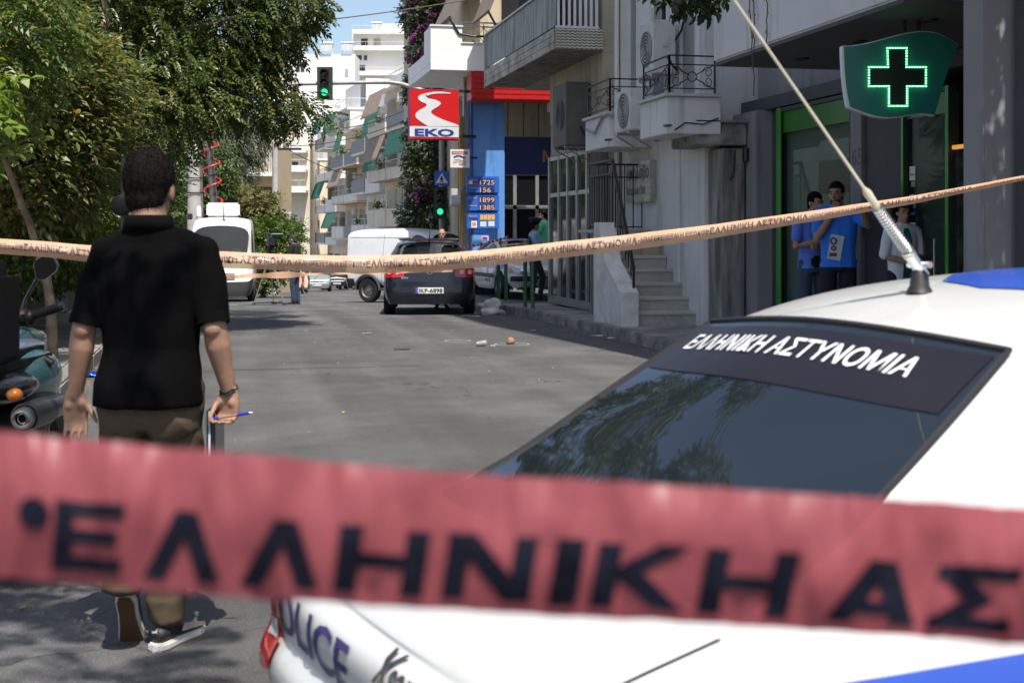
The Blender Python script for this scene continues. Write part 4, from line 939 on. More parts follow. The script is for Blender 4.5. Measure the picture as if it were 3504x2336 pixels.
    decal_text('windscreen_lettering', bvw, 'ΕΛΛΗΝΙΚΗ ΑΣΤΥΝΟΜΙΑ', (.50, y0 + 2.62, 2), (-1, 0, 0), (0, -1, 0), .06, (0, 0, -1), wht, t, width=1.0, off=.004)
    # rear: tailgate seam, lettering, badge, lamp strip, plate, wiper
    for sx_ in (1, -1):
        pts = [(.50, .0), (.515, .10), (.52, .2)]
        decal_grid('tailgate_seam', bv, lambda u, v: (sx_ * (.585 + .008 * v), y0 - 1, .40 + .28 * u), 26, 1, (0, 1, 0), blackm, t, .0018)
        decal_grid('tailgate_seam', bv, lambda u, v: (sx_ * (.59 + .02 * u + .008 * v), y0 - .04 + .25 * u, 2), 20, 1, (0, 0, -1), blackm, t, .0018)
    decal_text('police_lettering', bv, 'POLICE', (-.68, y0 - 1, .565), (1, 0, 0), (0, 0, 1), .095, (0, 1, 0), textblue, t, bold=.012, width=.60, off=.004)
    decal_text('model_badge', bv, 'Xsara', (.06, y0 - 1, .635), (1, 0, 0), (0, 0, 1), .05, (0, 1, 0), M('badge_dark', (.10, .09, .08), rough=.25, metal=.7, var=0), t, bold=.02, width=.20, off=.008)
    decal_grid('rear_plate', bv, lambda u, v: (-.26 + .52 * u, y0 - 1, .40 + .11 * v), 4, 3, (0, 1, 0), platem, t, .012)
    decal_grid('bumper_strip', bv, lambda u, v: (-.78 + 1.56 * u, y0 - 1, .34 + .04 * v), 30, 3, (0, 1, 0), trim, t, .012)
    # dark sunband with white lettering inside the top of the rear glass
    def rg(u, v): return (-.475 - .02 * (1 - v) + (.95 + .04 * (1 - v)) * u, y0 + .79 + .165 * v - .05 * (1 - (2 * u - 1) ** 2), 2.5)
    decal_grid('sun_band', bvr, rg, 30, 6, (0, 0, -1), M('sun_band', (.016, .014, .020), rough=.3, spec=.25, var=.1), t, .002)
    v_, f_, w_ = text_geo('ΕΛΛΗΝΙΚΗ ΑΣΤΥΝΟΜΙΑ', .014)
    decal('rear_window_lettering', bvr, [(-.43 + a / w_ * .79, y0 + .866 + c * .053 - .05 * (1 - ((-.43 + a / w_ * .79) / .5) ** 2), 2.5) for a, c in v_], f_, (0, 0, -1), M('white_film', (.82, .82, .82), rough=.4, var=0), t, .005)
    # roof markings and whip aerial
    bvt = bv
    decal_text('roof_marking', bvt, '0', (.40, y0 + 1.30, 3), (0, 1, 0), (-1, 0, 0), .62, (0, 0, -1), polblue, t, bold=.05, width=.95, off=.003, cut=.06)
    a0 = project(bvt, (0, y0 + 1.22, 3), (0, 0, -1), 0)
    k = MB(); k.lathe([(0, .055), (.014, .052), (.020, .042), (.023, .015), (.032, .0)], a0, n=20); ab = k.build('aerial_base', trim, t, smooth=True)
    return t, P, a0
# foreground police car: stands across the street, its nose towards the pharmacy
AL = radians(27); CR = Vector((CT, -ST, 0)); CF = Vector((ST, CT, 0))
fwd = CR * cos(AL) + CF * sin(AL); rgt = CR * sin(AL) - CF * cos(AL)
crot = math.atan2(-fwd.x, fwd.y)
cl = CR * .955 + CF * 2.6 - rgt * .48 - fwd * (-4.17 / 2 + .98)
pc1, P1, a0 = xsara('white police hatchback with a whip aerial parked across the road, right behind the pink tape', (cl.x, cl.y, 0), crot, 3)
# whip aerial leaning back over the rear window
def to_car(v): return Vector((v.dot(rgt), v.dot(fwd), v.z))
d_ = to_car(at(2465, -40, 2.9) - at(3130, 920, 3.13)); d_.normalize()
p0 = a0 + Vector((0, 0, .055)); ins = M('spring_steel', (.62, .60, .55), rough=.22, metal=1, var=.05)
k = MB(); k.cyl(p0 - d_ * .02, p0 + d_ * .05, .014, 12); k.build('aerial_joint', chrome, pc1, smooth=True)
k = MB(); k.cyl(p0 + Vector((-.035, 0, .01)), p0 + Vector((.035, 0, .01)), .008, 8); k.build('aerial_pin', chrome, pc1, smooth=True)
s_, u_, _ = basis(d_); pts = [p0 + d_ * (.04 + .15 * i / 240) + (s_ * cos(i * 2 * pi / 13) + u_ * sin(i * 2 * pi / 13)) * (.0135 - .003 * i / 240) for i in range(241)]
k = MB(); k.tube(pts, .0035, 5); k.build('aerial_spring', ins, pc1, smooth=True)
k = MB(); k.tube([p0 + d_ * .04, p0 + d_ * .19, p0 + d_ * .235, p0 + d_ * .25, p0 + d_ * 1.5], [.008, .008, .010, .0035, .0026], 8); k.build('aerial_whip', M('aerial_cream', (.55, .49, .38), rough=.5, var=.05), pc1, smooth=True)

# background police car at the filling station, nose towards the shop
def spot(px, py, d): p = at(px, py, d); return Vector((p.x, p.y, gz(p.y)))
q = spot(1765, 1000, 32.0)
pc2, P2, _a = xsara('white and blue police car standing in front of the blue filling station pillar', (q.x, q.y, -.025), radians(-162) - TH, 2)

# ---------------------------------------------------------------- dark blue hatchback seen from behind
navycar = M('dark_blue_car_paint', (.006, .009, .017), rough=.3, var=.05, coat=.5, spec=.4)
q = at(1470, 1000, 25.2)
gf = thing('parked_hatchback', 'dark blue hatchback seen from behind, standing near the right kerb', 'car', (q.x + .148 * 2.1, q.y + .989 * 2.1, gz(q.y + 2)), radians(-8.5), local=True)
S = dict(L=4.2, W=1.76, wr=.315, axles=(.82, 3.40), st=[0, .04, .12, .30, .48, .58, .66, .82, 1.06, 1.18, 1.5, 1.95, 2.0, 2.4, 2.8, 3.05, 3.18, 3.40, 3.62, 3.75, 4.0, 4.14, 4.2],
         w=[(0, .90), (.04, .95), (.3, .99), (.8, 1), (3.3, 1), (3.7, .98), (4.0, .92), (4.2, .78)],
         top=[(0, .98), (.04, 1.01), (.12, 1.045), (.58, 1.405), (.66, 1.435), (1.2, 1.475), (1.8, 1.485), (2.2, 1.47), (2.4, 1.43), (3.18, 1.04), (3.6, .95), (4.0, .84), (4.14, .75), (4.2, .6)],
         belt=[(0, .95), (.12, 1.0), (.8, 1.02), (3.1, .95), (3.6, .90), (4.2, .58)], g=[(0, 0), (.12, 0), (.58, 1), (2.4, 1), (3.18, 0), (4.2, 0)],
         sill=[(0, .24), (.3, .22), (.8, .2), (3.4, .2), (4.2, .26)], mid=[(0, .66), (4.0, .6), (4.2, .5)], tw=[(0, .7), (.58, .66), (2.4, .64), (4.2, .66)],
         cls=hatch_cls(.12, .58, 2.4, 3.18, 1.18, 3.05, 1.95, .30), crown=.02, mats={'rear_bumper': navycar},
         yoff=lambda i, r, n: (-.10 * (r == 2) - .07 * (r == 3) - .07 * (r == 1) - .02 * (r == 4) if i == 0 else (-.07 * (r in (2,)) - .03 * (r == 3) if i == 1 else (.06 * (r in (2, 3)) if i == n - 1 else (-.05 if r == 8 and i in (2, 3, 4, 5) else 0)))))
G = carbody(gf, S, navycar, 2, clearg)
bv = bvh_of([G['body'], G['rear_bumper']] if 'rear_bumper' in G else [G['body']]); y0 = -2.1
for nm in [k_ for k_ in G if 'window' in k_ or 'windscreen' in k_]: boundary_tube(G[nm], 'window_seal', .009, trim, G[nm])
rename_far(G)
MB().box((-.55, y0 + .50, .95), (.55, y0 + .56, 1.10)).build('rear_seat_back', M('grey_seat', (.10, .105, .10), rough=.9), gf, bevel=.03)
for x in (-.38, .38): MB().box((x - .14, y0 + .7, 1.05), (x + .14, y0 + .8, 1.27)).build('headrest', MATS['grey_seat'], gf, bevel=.04)
for x in (-.38, .38): MB().box((x - .25, y0 + 1.85, .5), (x + .25, y0 + 1.98, 1.12)).build('front_seat', MATS['grey_seat'], gf, bevel=.05); MB().box((x - .13, y0 + 1.86, 1.15), (x + .13, y0 + 1.95, 1.33)).build('headrest', MATS['grey_seat'], gf, bevel=.04)
for sx_ in (1, -1):
    wheel(gf, sx_ * .765, y0 + .82, .315, .2, sx_); wheel(gf, sx_ * .765, y0 + 3.40, .315, .2, sx_)
    def tl(u, v): 
        x = .475 + .36 * u; zc = .815 + .01 * u; hh = .085 * (1 - .25 * (1 - u) ** 2); return (sx_ * x, y0 - 1, zc + hh * (2 * v - 1))
    lt = decal_grid('tail_light', bv, tl, 18, 8, (0, 1, 0), redlens, gf, .014)
    for xx in (.60, .75): decal_grid('lamp_ring', bv, lambda u, v: (sx_ * (xx + .042 * v * cos(2 * pi * u)), y0 - 1, .84 + .042 * v * sin(2 * pi * u)), 16, 2, (0, 1, 0), M('pink_lens', (.75, .35, .33), rough=.1, var=0, coat=.6), lt, .02)
    k = MB(); k.ball((sx_ * .96, y0 + 2.95, 1.03), (.10, .055, .075), 14, 8); k.build('door_mirror', navycar, gf, smooth=True)
decal_grid('brake_strip', bvh_of([G['body'], G['rear_window']]), lambda u, v: (-.25 + .5 * u, y0 - 1, 1.385 + .022 * v), 10, 2, (0, 1, 0), redlens, gf, .012)
MB().prism([(-.56, y0 + .40, 1.425), (.56, y0 + .40, 1.425), (.6, y0 + .66, 1.455), (-.6, y0 + .66, 1.455)], (0, 0, .022)).build('roof_spoiler', navycar, gf, bevel=.008)
decal_grid('plate_recess', bv, lambda u, v: (-.30 + .60 * u, y0 - 1, .425 + .15 * v), 6, 4, (0, 1, 0), trim, gf, .010)
np_ = decal_grid('number_plate', bv, lambda u, v: (-.26 + .52 * u, y0 - 1, .445 + .11 * v), 4, 3, (0, 1, 0), platem, gf, .018)
decal_grid('plate_band', bv, lambda u, v: (-.26 + .045 * u, y0 - 1, .445 + .11 * v), 1, 3, (0, 1, 0), polblue, np_, .022)
decal_text('plate_lettering', bv, 'IKP-6898', (-.20, y0 - 1, .463), (1, 0, 0), (0, 0, 1), .075, (0, 1, 0), MATS['print_black'], np_, width=.44, off=.023)
decal_text('model_lettering', bv, 'GOLF', (-.53, y0 - 1, .72), (1, 0, 0), (0, 0, 1), .03, (0, 1, 0), chrome, gf, width=.13, off=.012)
decal_grid('tailgate_seam', bv, lambda u, v: (-.55 + 1.1 * u, y0 - 1, .66 + .008 * v), 20, 1, (0, 1, 0), blackm, gf, .004)
decal_grid('bumper_seam', bv, lambda u, v: (-.80 + 1.6 * u, y0 - 1, .40 + .006 * v), 24, 1, (0, 1, 0), blackm, gf, .004)
em = MB(); ec = project(bv, (0, y0 - 1, .855), (0, 1, 0), .02)
em.tube([ec + Vector((cos(a) * .062, 0, sin(a) * .062)) for a in [2 * pi * j / 24 for j in range(24)]], .008, 6, closed=True)
for pts in ([(-.03, .052), (0, .005), (.03, .052)], [(-.052, .025), (-.026, -.05), (0, -.005), (.026, -.05), (.052, .025)]): em.tube([ec + Vector((x, -.004, z)) for x, z in pts], .0065, 5)
em.build('round_emblem', chrome, gf)
k = MB(); k.tube([project(bv, (0, y0 + .75, 3), (0, 0, -1), 0), project(bv, (0, y0 + .75, 3), (0, 0, -1), 0) + Vector((0, -.06, .09)), project(bv, (0, y0 + .75, 3), (0, 0, -1), 0) + Vector((0, -.22, .22))], [.02, .008, .003], 6); k.build('aerial', trim, gf)
for x in (.45, .6): 
    k = MB(); k.tube([(x - .1, y0 + .05, .26), (x - .1, y0 - .02, .25)], .025, 8); k.build('exhaust_tip', chrome, gf)
MB().tube([(-.75, y0 + .82, .32), (.75, y0 + .82, .32)], .05, 8).build('axle', underm, gf)

# ---------------------------------------------------------------- vans
whvan = M('white_van_paint', (.70, .705, .71), rough=.35, var=.03, coat=.5, dirt=(.5, .49, .47), dirtamt=.12)
def van_cls(wt, wb, sw0, sw1):
    def c(a, b, r, sd):
        if r == 0: return 'underbody'
        if a >= wt - .001 and b <= wb + .001 and r == 7 and sd: return 'windscreen'
        if r == 5 and sd and a >= sw0 - .001 and b <= sw1 + .001: return 'side_window' + ('' if sd > 0 else '_far')
        if r in (1, 2) and a >= S_['bump']: return 'front_bumper'
        return 'body'
    return c
# satellite van, nose to the camera
q = at(765, 1000, 39.0)
sv = thing('satellite_van', 'tall white satellite van facing the camera with a telescopic mast on its roof', 'van', (q.x, q.y + 2.6, gz(q.y + 2.6)), radians(180 - 2) , local=True)
S_ = dict(L=5.9, W=1.99, wr=.34, axles=(1.05, 4.72), bump=5.45, st=[0, .05, .3, .65, .75, 1.05, 1.35, 1.45, 2.2, 3.0, 3.7, 4.2, 4.35, 4.72, 5.0, 5.1, 5.25, 5.45, 5.7, 5.84, 5.9],
          w=[(0, .96), (.05, 1), (4.6, 1), (5.3, .97), (5.7, .93), (5.9, .80)], top=[(0, 2.50), (.05, 2.56), (.3, 2.60), (3.7, 2.60), (4.2, 2.44), (4.35, 2.32), (5.25, 1.36), (5.45, 1.26), (5.7, 1.10), (5.84, .92), (5.9, .7)],
          belt=[(0, 1.25), (4.2, 1.25), (5.25, 1.22), (5.5, 1.12), (5.9, .66)], g=[(0, 1), (4.35, 1), (5.25, 0), (5.9, 0)], sill=[(0, .32), (5.4, .30), (5.9, .26)], mid=[(0, .8), (5.4, .8), (5.7, .78), (5.9, .68)], tw=[(0, .86), (3.7, .84), (4.35, .82), (5.9, .85)],
          cls=None, crown=.03, rail=.12, mats={'front_bumper': M('bumper_grey', (.045, .046, .048), rough=.6, var=.08)}, yoff=lambda i, r, n: .05 * (r in (2, 3)) if i == n - 1 else (.06 if r == 8 and i in (12, 16) else 0))
S_['cls'] = van_cls(4.35, 5.25, 4.2, 5.0)
Vn = carbody(sv, S_, whvan, 2, glassmat('van_windscreen', (.05, .055, .055), .6, .02, 1.7)); bv = bvh_of([Vn[k_] for k_ in ('body', 'front_bumper')]); y0 = -2.95
for nm in [k_ for k_ in Vn if 'window' in k_ or 'windscreen' in k_]: boundary_tube(Vn[nm], 'window_seal', .012, trim, Vn[nm])
rename_far(Vn)
for sx_ in (1, -1):
    wheel(sv, sx_ * .88, y0 + 1.05, .34, .21, sx_); wheel(sv, sx_ * .88, y0 + 4.72, .34, .21, sx_)
    decal_grid('headlight', bv, lambda u, v: (sx_ * (.56 + .30 * u), y0 + 7, .80 + .06 * u + (.10 + .10 * u) * v), 10, 6, (0, -1, 0), clearlens, sv, .012)
    k = MB(); k.ball((sx_ * 1.15, y0 + 5.0, 1.40), (.09, .06, .18), 12, 10); m_ = k.build('door_mirror', trim, sv, smooth=True); MB().bar((sx_ * .98, y0 + 4.98, 1.32), (sx_ * 1.1, y0 + 5.0, 1.36), .05).build('mirror_arm', trim, m_)
for i in range(4): decal_grid('grille_slat', bv, lambda u, v: (-.42 + .84 * u, y0 + 7, .735 + .055 * i + .03 * v), 12, 2, (0, -1, 0), trim, sv, .016)
ec = project(bv, (0, y0 + 7, .83), (0, -1, 0), .03); em = MB(); em.tube([ec + Vector((cos(a) * .125, 0, sin(a) * .125)) for a in [2 * pi * j / 28 for j in range(28)]], .012, 6, closed=True)
for j in range(3): a = pi / 2 + j * 2 * pi / 3; em.tube([ec, ec + Vector((cos(a) * .12, 0, sin(a) * .12))], [.014, .006], 5)
em.build('star_emblem', chrome, sv)
np_ = decal_grid('number_plate', bv, lambda u, v: (-.16 + .32 * u, y0 + 7, .40 + .19 * v), 4, 4, (0, -1, 0), M('plate_yellow', (.75, .48, .02), rough=.4, var=.03), sv, .02)
for i, s in enumerate(('YBE', '9595')): decal_text('plate_lettering', bv, s, (.13, y0 + 7, .505 - .09 * i), (-1, 0, 0), (0, 0, 1), .07, (0, -1, 0), MATS['print_black'], np_, width=.26, off=.026)
for x in (-.35, .35): decal_grid('scuttle_vent', bv, lambda u, v: (x - .22 + .44 * u, y0 + 5.40 + .06 * v, 3), 8, 2, (0, 0, -1), trim, sv, .006)
seat = M('van_seat', (.10, .105, .11), rough=.9)
for x in (-.48, .42): MB().box((x - .24, y0 + 4.0, .8), (x + .24, y0 + 4.14, 1.62)).build('seat', seat, sv, bevel=.05); MB().box((x - .14, y0 + 4.0, 1.66), (x + .14, y0 + 4.1, 1.9)).build('headrest', seat, sv, bevel=.05)
k = MB(); k.tube([Vector((-.46 + cos(a) * .21, y0 + 4.72 - sin(a) * .10, 1.30 + sin(a) * .18)) for a in [2 * pi * j / 24 for j in range(24)]], .017, 6, closed=True); k.build('steering_wheel', M('wheel_grey', (.16, .16, .16), rough=.6), sv)
MB().box((-.85, y0 + 4.78, .9), (.85, y0 + 5.1, 1.22)).build('dashboard', M('dash_grey', (.10, .10, .105), rough=.8), sv, bevel=.05)
MB().box((-.9, y0 + 3.2, .5), (.9, y0 + 3.25, 2.35)).build('bulkhead', M('bulkhead', (.30, .31, .31), rough=.8, var=.1), sv)
bvb = bvh_of([Vn['body']])
k = MB(); pr = project(bvb, (-.05, y0 + 4.05, 4), (0, 0, -1), 0); k.tube([pr, pr + Vector((0, .0, .05)), pr + Vector((0, -.1, .55))], [.045, .02, .004], 8); k.build('aerial', trim, sv)
# roof equipment: white dish box, beacon and telescopic mast with a red spiral cable
MB().box((-.50, y0 + 2.5, 2.60), (.50, y0 + 3.15, 3.02)).build('roof_box', M('roof_box_white', (.74, .73, .70), rough=.5, var=.03), sv, bevel=.05)
k = MB(); k.lathe([(.075, 0), (.075, .22), (.05, .30), (0, .32)], (.72, y0 + 3.3, 2.6), n=14); k.build('beacon', wht, sv, smooth=True)
MB().box((.9, y0 + 3.35, 2.5), (1.05, y0 + 3.5, 2.68)).build('work_lamp', trim, sv, bevel=.02)
mst = M('mast_grey', (.20, .20, .21), rough=.3, metal=.8, var=.05)
mz = [2.6, 3.9, 5.0, 6.2, 7.4]; mo = MB(); pm = Vector((.12, y0 + 2.3, 0))
tilt = Vector((.065, 0, 1))
for i in range(4):
    a_, b_ = pm + tilt * mz[i], pm + tilt * mz[i + 1]; MB().cyl(a_, b_, .115 - i * .013, 16).build('mast_section', mst, sv, smooth=True); MB().cyl(b_ - tilt * .03, b_ + tilt * .02, .128 - i * .013, 16).build('mast_collar', dkgrey, sv, smooth=True)
k = MB(); N = 220
k.tube([pm + tilt * (2.95 + 2.5 * (i / N) ** .9) + Vector((cos(i / N * 2 * pi * 4.3 + 2) * (.27), sin(i / N * 2 * pi * 4.3 + 2) * .27, 0)) for i in range(N + 1)], .026, 6); k.build('spiral_cable', M('red_cable', (.55, .02, .02), rough=.35, var=.05), sv, smooth=True)
# white panel van turning at the junction
q = at(1468, 1000, 35.6)
cv = thing('panel_van', 'white panel van with steel wheels turning at the junction behind the dark hatchback', 'van', (q.x, q.y, gz(q.y)), radians(-122) - TH, local=True)
S_ = dict(L=4.28, W=1.80, wr=.325, axles=(.78, 3.44), bump=4.0, st=[0, .04, .2, .40, .52, .78, 1.04, 1.16, 1.7, 2.1, 2.4, 2.62, 3.0, 3.08, 3.2, 3.44, 3.66, 3.80, 4.0, 4.2, 4.28],
          w=[(0, .95), (.04, .99), (.2, 1), (3.5, 1), (4.0, .93), (4.28, .80)], top=[(0, 1.86), (.04, 1.92), (.2, 1.96), (1.7, 1.99), (2.4, 1.93), (2.62, 1.83), (3.44, 1.16), (3.66, 1.08), (4.0, .96), (4.2, .82), (4.28, .65)],
          belt=[(0, 1.15), (2.6, 1.12), (3.44, 1.06), (4.28, .62)], g=[(0, 1), (2.62, 1), (3.44, 0), (4.28, 0)], sill=[(0, .32), (.8, .27), (4.28, .28)], mid=[(0, .7), (4.28, .55)], tw=[(0, .84), (2.62, .76), (4.28, .8)],
          cls=None, crown=.03, rail=.10, mats={'front_bumper': trim}, yoff=lambda i, r, n: .05 * (r in (2, 3)) if i == n - 1 else (.07 if r == 8 and i in (11, 15) else 0))
S_['cls'] = van_cls(2.62, 3.44, 2.1, 3.0)
Vc = carbody(cv, S_, whvan, 2, carglass); bv = bvh_of([Vc['body']]); y0 = -2.14
for nm in [k_ for k_ in Vc if 'window' in k_ or 'windscreen' in k_]: boundary_tube(Vc[nm], 'window_seal', .011, trim, Vc[nm])
rename_far(Vc)
steelr = M('steel_rim', (.20, .195, .185), rough=.5, metal=.5, var=.15)
for sx_ in (1, -1):
    for ax in (.78, 3.44):
        wheel(cv, sx_ * .79, y0 + ax, .325, .2, sx_, steelr, 12)
        k = MB(); k.tube([Vector((sx_ * .895, y0 + ax + cos(a) * .40, .325 + sin(a) * .40)) for a in [pi * j / 16 for j in range(17)]], .035, 6); k.build('arch_trim', M('arch_grey', (.06, .06, .062), rough=.7), cv, smooth=True)
    for s in (1.25, 2.05, 3.02): decal_grid('door_seam', bv, lambda u, v: (sx_ * 1.6, y0 + s + .009 * u, .35 + 1.45 * v), 1, 24, (-sx_, 0, 0), blackm, cv, .002)
    decal_grid('panel_seam', bv, lambda u, v: (sx_ * 1.6, y0 + .1 + 1.95 * u, 1.70 + .01 * v), 20, 1, (-sx_, 0, 0), blackm, cv, .002)
    k = MB(); k.ball((sx_ * 1.04, y0 + 2.98, 1.22), (.11, .06, .13), 12, 8); k.build('door_mirror', trim, cv, smooth=True)
    decal_grid('headlight', bv, lambda u, v: (sx_ * (.45 + .28 * u), y0 + 5.2, .70 + .05 * u + .14 * v), 8, 5, (0, -1, 0), clearlens, cv, .012)
    decal_grid('tail_light', bv, lambda u, v: (sx_ * (.74 + .08 * u), y0 - 1, .8 + .5 * v), 4, 8, (0, 1, 0), redlens, cv, .012)
    decal_grid('tail_light_side', bv, lambda u, v: (sx_ * 1.6, y0 + .02 + .10 * u, .62 + .10 * v), 4, 8, (-sx_, 0, 0), trim, cv, .012)
decal_grid('bumper_side', bv, lambda u, v: (1.6, y0 + .03 + .3 * u, .36 + .26 * v), 6, 4, (-1, 0, 0), trim, cv, .01)

# ---------------------------------------------------------------- far parked cars and scooter
def far_car(label, px, d, rot, paint, H=1.45, W=1.75, L=4.2, suv=0):
    q = at(px, 900, d); t = thing('parked_car', label, 'car', (q.x, q.y, gz(q.y)), rot, group='cars standing far down the street', local=True)
    h = H; wr = .31 + .06 * suv
    S2 = dict(L=L, W=W, wr=wr, axles=(.8, L - .85), st=[0, .05, .25, .42, .56, .8, 1.04, 1.18, 1.6, 2.0, 2.4, 2.8, L - 1.2, L - 1.05, L - .85, L - .62, L - .48, L - .2, L - .06, L],
              w=[(0, .9), (.25, 1), (L - .8, 1), (L - .2, .93), (L, .8)], top=[(0, .66 * h), (.05, .7 * h), (.25, .73 * h), (.8, .93 * h), (1.2, h), (2.2, h), (2.4, .985 * h), (L - 1.05, .72 * h), (L - .4, .64 * h), (L - .06, .55 * h), (L, .45 * h)],
              belt=[(0, .62 * h), (.25, .66 * h), (L - 1, .65 * h), (L, .42 * h)], g=[(0, 0), (.25, 0), (.8, 1), (2.4, 1), (L - 1.05, 0), (L, 0)], sill=[(0, .26 + .1 * suv), (L, .25 + .1 * suv)], mid=[(0, .42 * h), (L, .38 * h)], tw=[(0, .64), (L, .64)],
              cls=hatch_cls(.25, .8, 2.4, L - 1.05, 1.18, L - 1.2, -9), yoff=lambda i, r, n: .05 * (r in (2, 3)) if i == n - 1 else 0)
    C_ = carbody(t, S2, paint, 2); rename_far(C_); bv = bvh_of([C_['body']])
    for sx_ in (1, -1):
        for ax in (.8, L - .85): wheel(t, sx_ * (W / 2 - .1), -L / 2 + ax, wr, .2, sx_)
        decal_grid('headlight', bv, lambda u, v: (sx_ * (W * .24 + W * .18 * u), L, .44 * h + .04 * u + .10 * v), 6, 4, (0, -1, 0), clearlens, t, .012)
        k = MB(); k.ball((sx_ * (W / 2 + .1), -L / 2 + L - 1.4, .68 * h), (.1, .06, .08), 10, 6); k.build('door_mirror', paint, t, smooth=True)
    for i in range(3): decal_grid('grille_bar', bv, lambda u, v: (-W * .2 + W * .4 * u, L, .37 * h + .05 * i + .03 * v), 8, 2, (0, -1, 0), [chrome, trim, chrome][i], t, .012)
    decal_grid('number_plate', bv, lambda u, v: (-.26 + .52 * u, L, .26 * h + .11 * v), 4, 3, (0, -1, 0), platem, t, .016)
    return t
fr = radians(180 - 1)
far_car('black sport-utility car with chrome grille facing the camera far down the street', 1145, 92, fr, M('black_car_paint', (.012, .013, .02), rough=.25, coat=.7, var=0), 1.75, 1.9, 4.6, 1)
far_car('pale green-grey car half hidden behind the scooter rider', 1078, 80, fr, M('sage_car_paint', (.22, .26, .24), rough=.3, coat=.6, var=0))
far_car('dark red car behind the tripod far down the street', 975, 88, fr, M('maroon_car_paint', (.09, .012, .015), rough=.3, coat=.6, var=0))
far_car('light grey car behind the white panel van far down the street', 1196, 98, fr, M('grey_car_paint', (.30, .31, .32), rough=.3, coat=.6, var=0))
# ================================================================== people
from mathutils import noise as mnoise
skin = M('skin', (.42, .235, .155), rough=.55, var=.08, scale=14, spec=.4); skin_d = M('skin_tanned', (.32, .17, .11), rough=.55, var=.08, scale=14, spec=.4)
hairm = M('black_hair', (.010, .008, .007), spec=.1, rough=.85, var=.2, scale=60)
def organic(name, mb, voxel, mat, parent, smooth_it=6, fold=0., ff=(9, 9, 4), seed=0, sm=.5):
    """union of overlapping solids as one continuous smooth skin (voxel remesh), optionally with cloth folds"""
    me = mb.mesh(name); o = bpy.data.objects.new(name, me); COL.objects.link(o)
    r = o.modifiers.new('r', 'REMESH'); r.mode = 'VOXEL'; r.voxel_size = voxel
    if smooth_it: s = o.modifiers.new('s', 'SMOOTH'); s.factor = sm; s.iterations = smooth_it
    bpy.context.view_layer.update()
    m2 = bpy.data.meshes.new_from_object(ev(o)); bpy.data.objects.remove(o); bpy.data.meshes.remove(me)
    m2.name = name
    if fold:
        nn = [v.normal.copy() for v in m2.vertices]
        for v, n in zip(m2.vertices, nn):
            p = v.co; a = mnoise.noise(Vector((p.x * ff[0] + seed, p.y * ff[1], p.z * ff[2] + p.x * 5))); b = mnoise.noise(Vector((p.x * ff[0] * 2.3, p.y * ff[1] * 2.3 + seed, p.z * ff[2] * 2.6 - p.x * 9)))
            v.co = p + n * (fold * ((1 - 2.2 * abs(a)) * .7 + b * .35))
    m2.shade_smooth(); m2.materials.clear()
    return link_mesh(name, m2, mat, parent)
def limb(mb, pts, rad, n=14):
    mb.tube(pts, list(rad), n)
    for p, r in zip(pts, rad): mb.ball(p, r * .995, n, 8)
def loft(mb, rings, n=24, pw=2.4):
    """rings: (centre, rx, ry) horizontal super-ellipses, bottom to top"""
    vs = []
    for c, rx, ry in rings:
        for j in range(n):
            a = 2 * pi * j / n; ca, sa = cos(a), sin(a)
            vs.append(Vector(c) + Vector((rx * math.copysign(abs(ca) ** (2 / pw), ca), ry * math.copysign(abs(sa) ** (2 / pw), sa), 0)))
    k = len(rings); fs = [(i * n + j, i * n + (j + 1) % n, (i + 1) * n + (j + 1) % n, (i + 1) * n + j) for i in range(k - 1) for j in range(n)]
    fs += [tuple(range(n - 1, -1, -1)), tuple((k - 1) * n + j for j in range(n))]
    mb._add(vs, fs)
def hand(mb, w, d, palm, thumb, curl=(.3, .35, .4, .45), s=1., grip=0.):
    """hand from wrist w along d; palm = palm normal; thumb = side the thumb leaves (unit). Four unequal fingers and a thumb."""
    w = Vector(w); d = Vector(d).normalized(); palm = Vector(palm); palm = (palm - d * palm.dot(d)).normalized(); th = Vector(thumb); th = (th - d * th.dot(d) - palm * th.dot(palm)).normalized()
    for a in np.linspace(-.03, .028, 4) * s: mb.tube([w - d * .01 * s + th * a * .6, w + d * .045 * s + th * a * .95, w + d * .088 * s + th * a], [.015 * s, .0165 * s, .0125 * s], 8)
    mb.ball(w + d * .03 * s + th * .022 * s + palm * .008 * s, .021 * s, 10, 6); mb.ball(w + d * .035 * s - th * .02 * s + palm * .006 * s, .018 * s, 10, 6)
    Ls = (.070, .080, .075, .060)
    for i in range(4):
        a = (.031 - .0205 * i) * s; p = w + d * .085 * s + th * a; dr = (d + th * (.10 - .07 * i)).normalized(); c = curl[i]; pts = [p]; L = Ls[i] * s
        for f, cc in ((.45, c), (.31, c * 1.25), (.24, c)):
            dr = (dr * cos(cc) + palm * sin(cc)).normalized(); palm_ = palm; pts.append(pts[-1] + dr * L * f)
        mb.tube(pts, [.0095 * s, .009 * s, .008 * s, .0062 * s], 8); mb.ball(pts[-1], .0064 * s, 8, 6); mb.ball(pts[1], .0092 * s, 8, 6); mb.ball(pts[2], .0083 * s, 8, 6)
    p = w + d * .022 * s + th * .024 * s; dr = (d * .62 + th * (.62 - .5 * grip) + palm * (.35 + .6 * grip)).normalized(); pts = [p, p + dr * .036 * s]; dr = (dr + d * .55 + palm * (.1 + .3 * grip) - th * grip * .5).normalized(); pts += [pts[-1] + dr * .032 * s, pts[-1] + dr * .056 * s]
    mb.tube(pts, [.0135 * s, .0115 * s, .010 * s, .0072 * s], 8); mb.ball(pts[-1], .0073 * s, 8, 6)
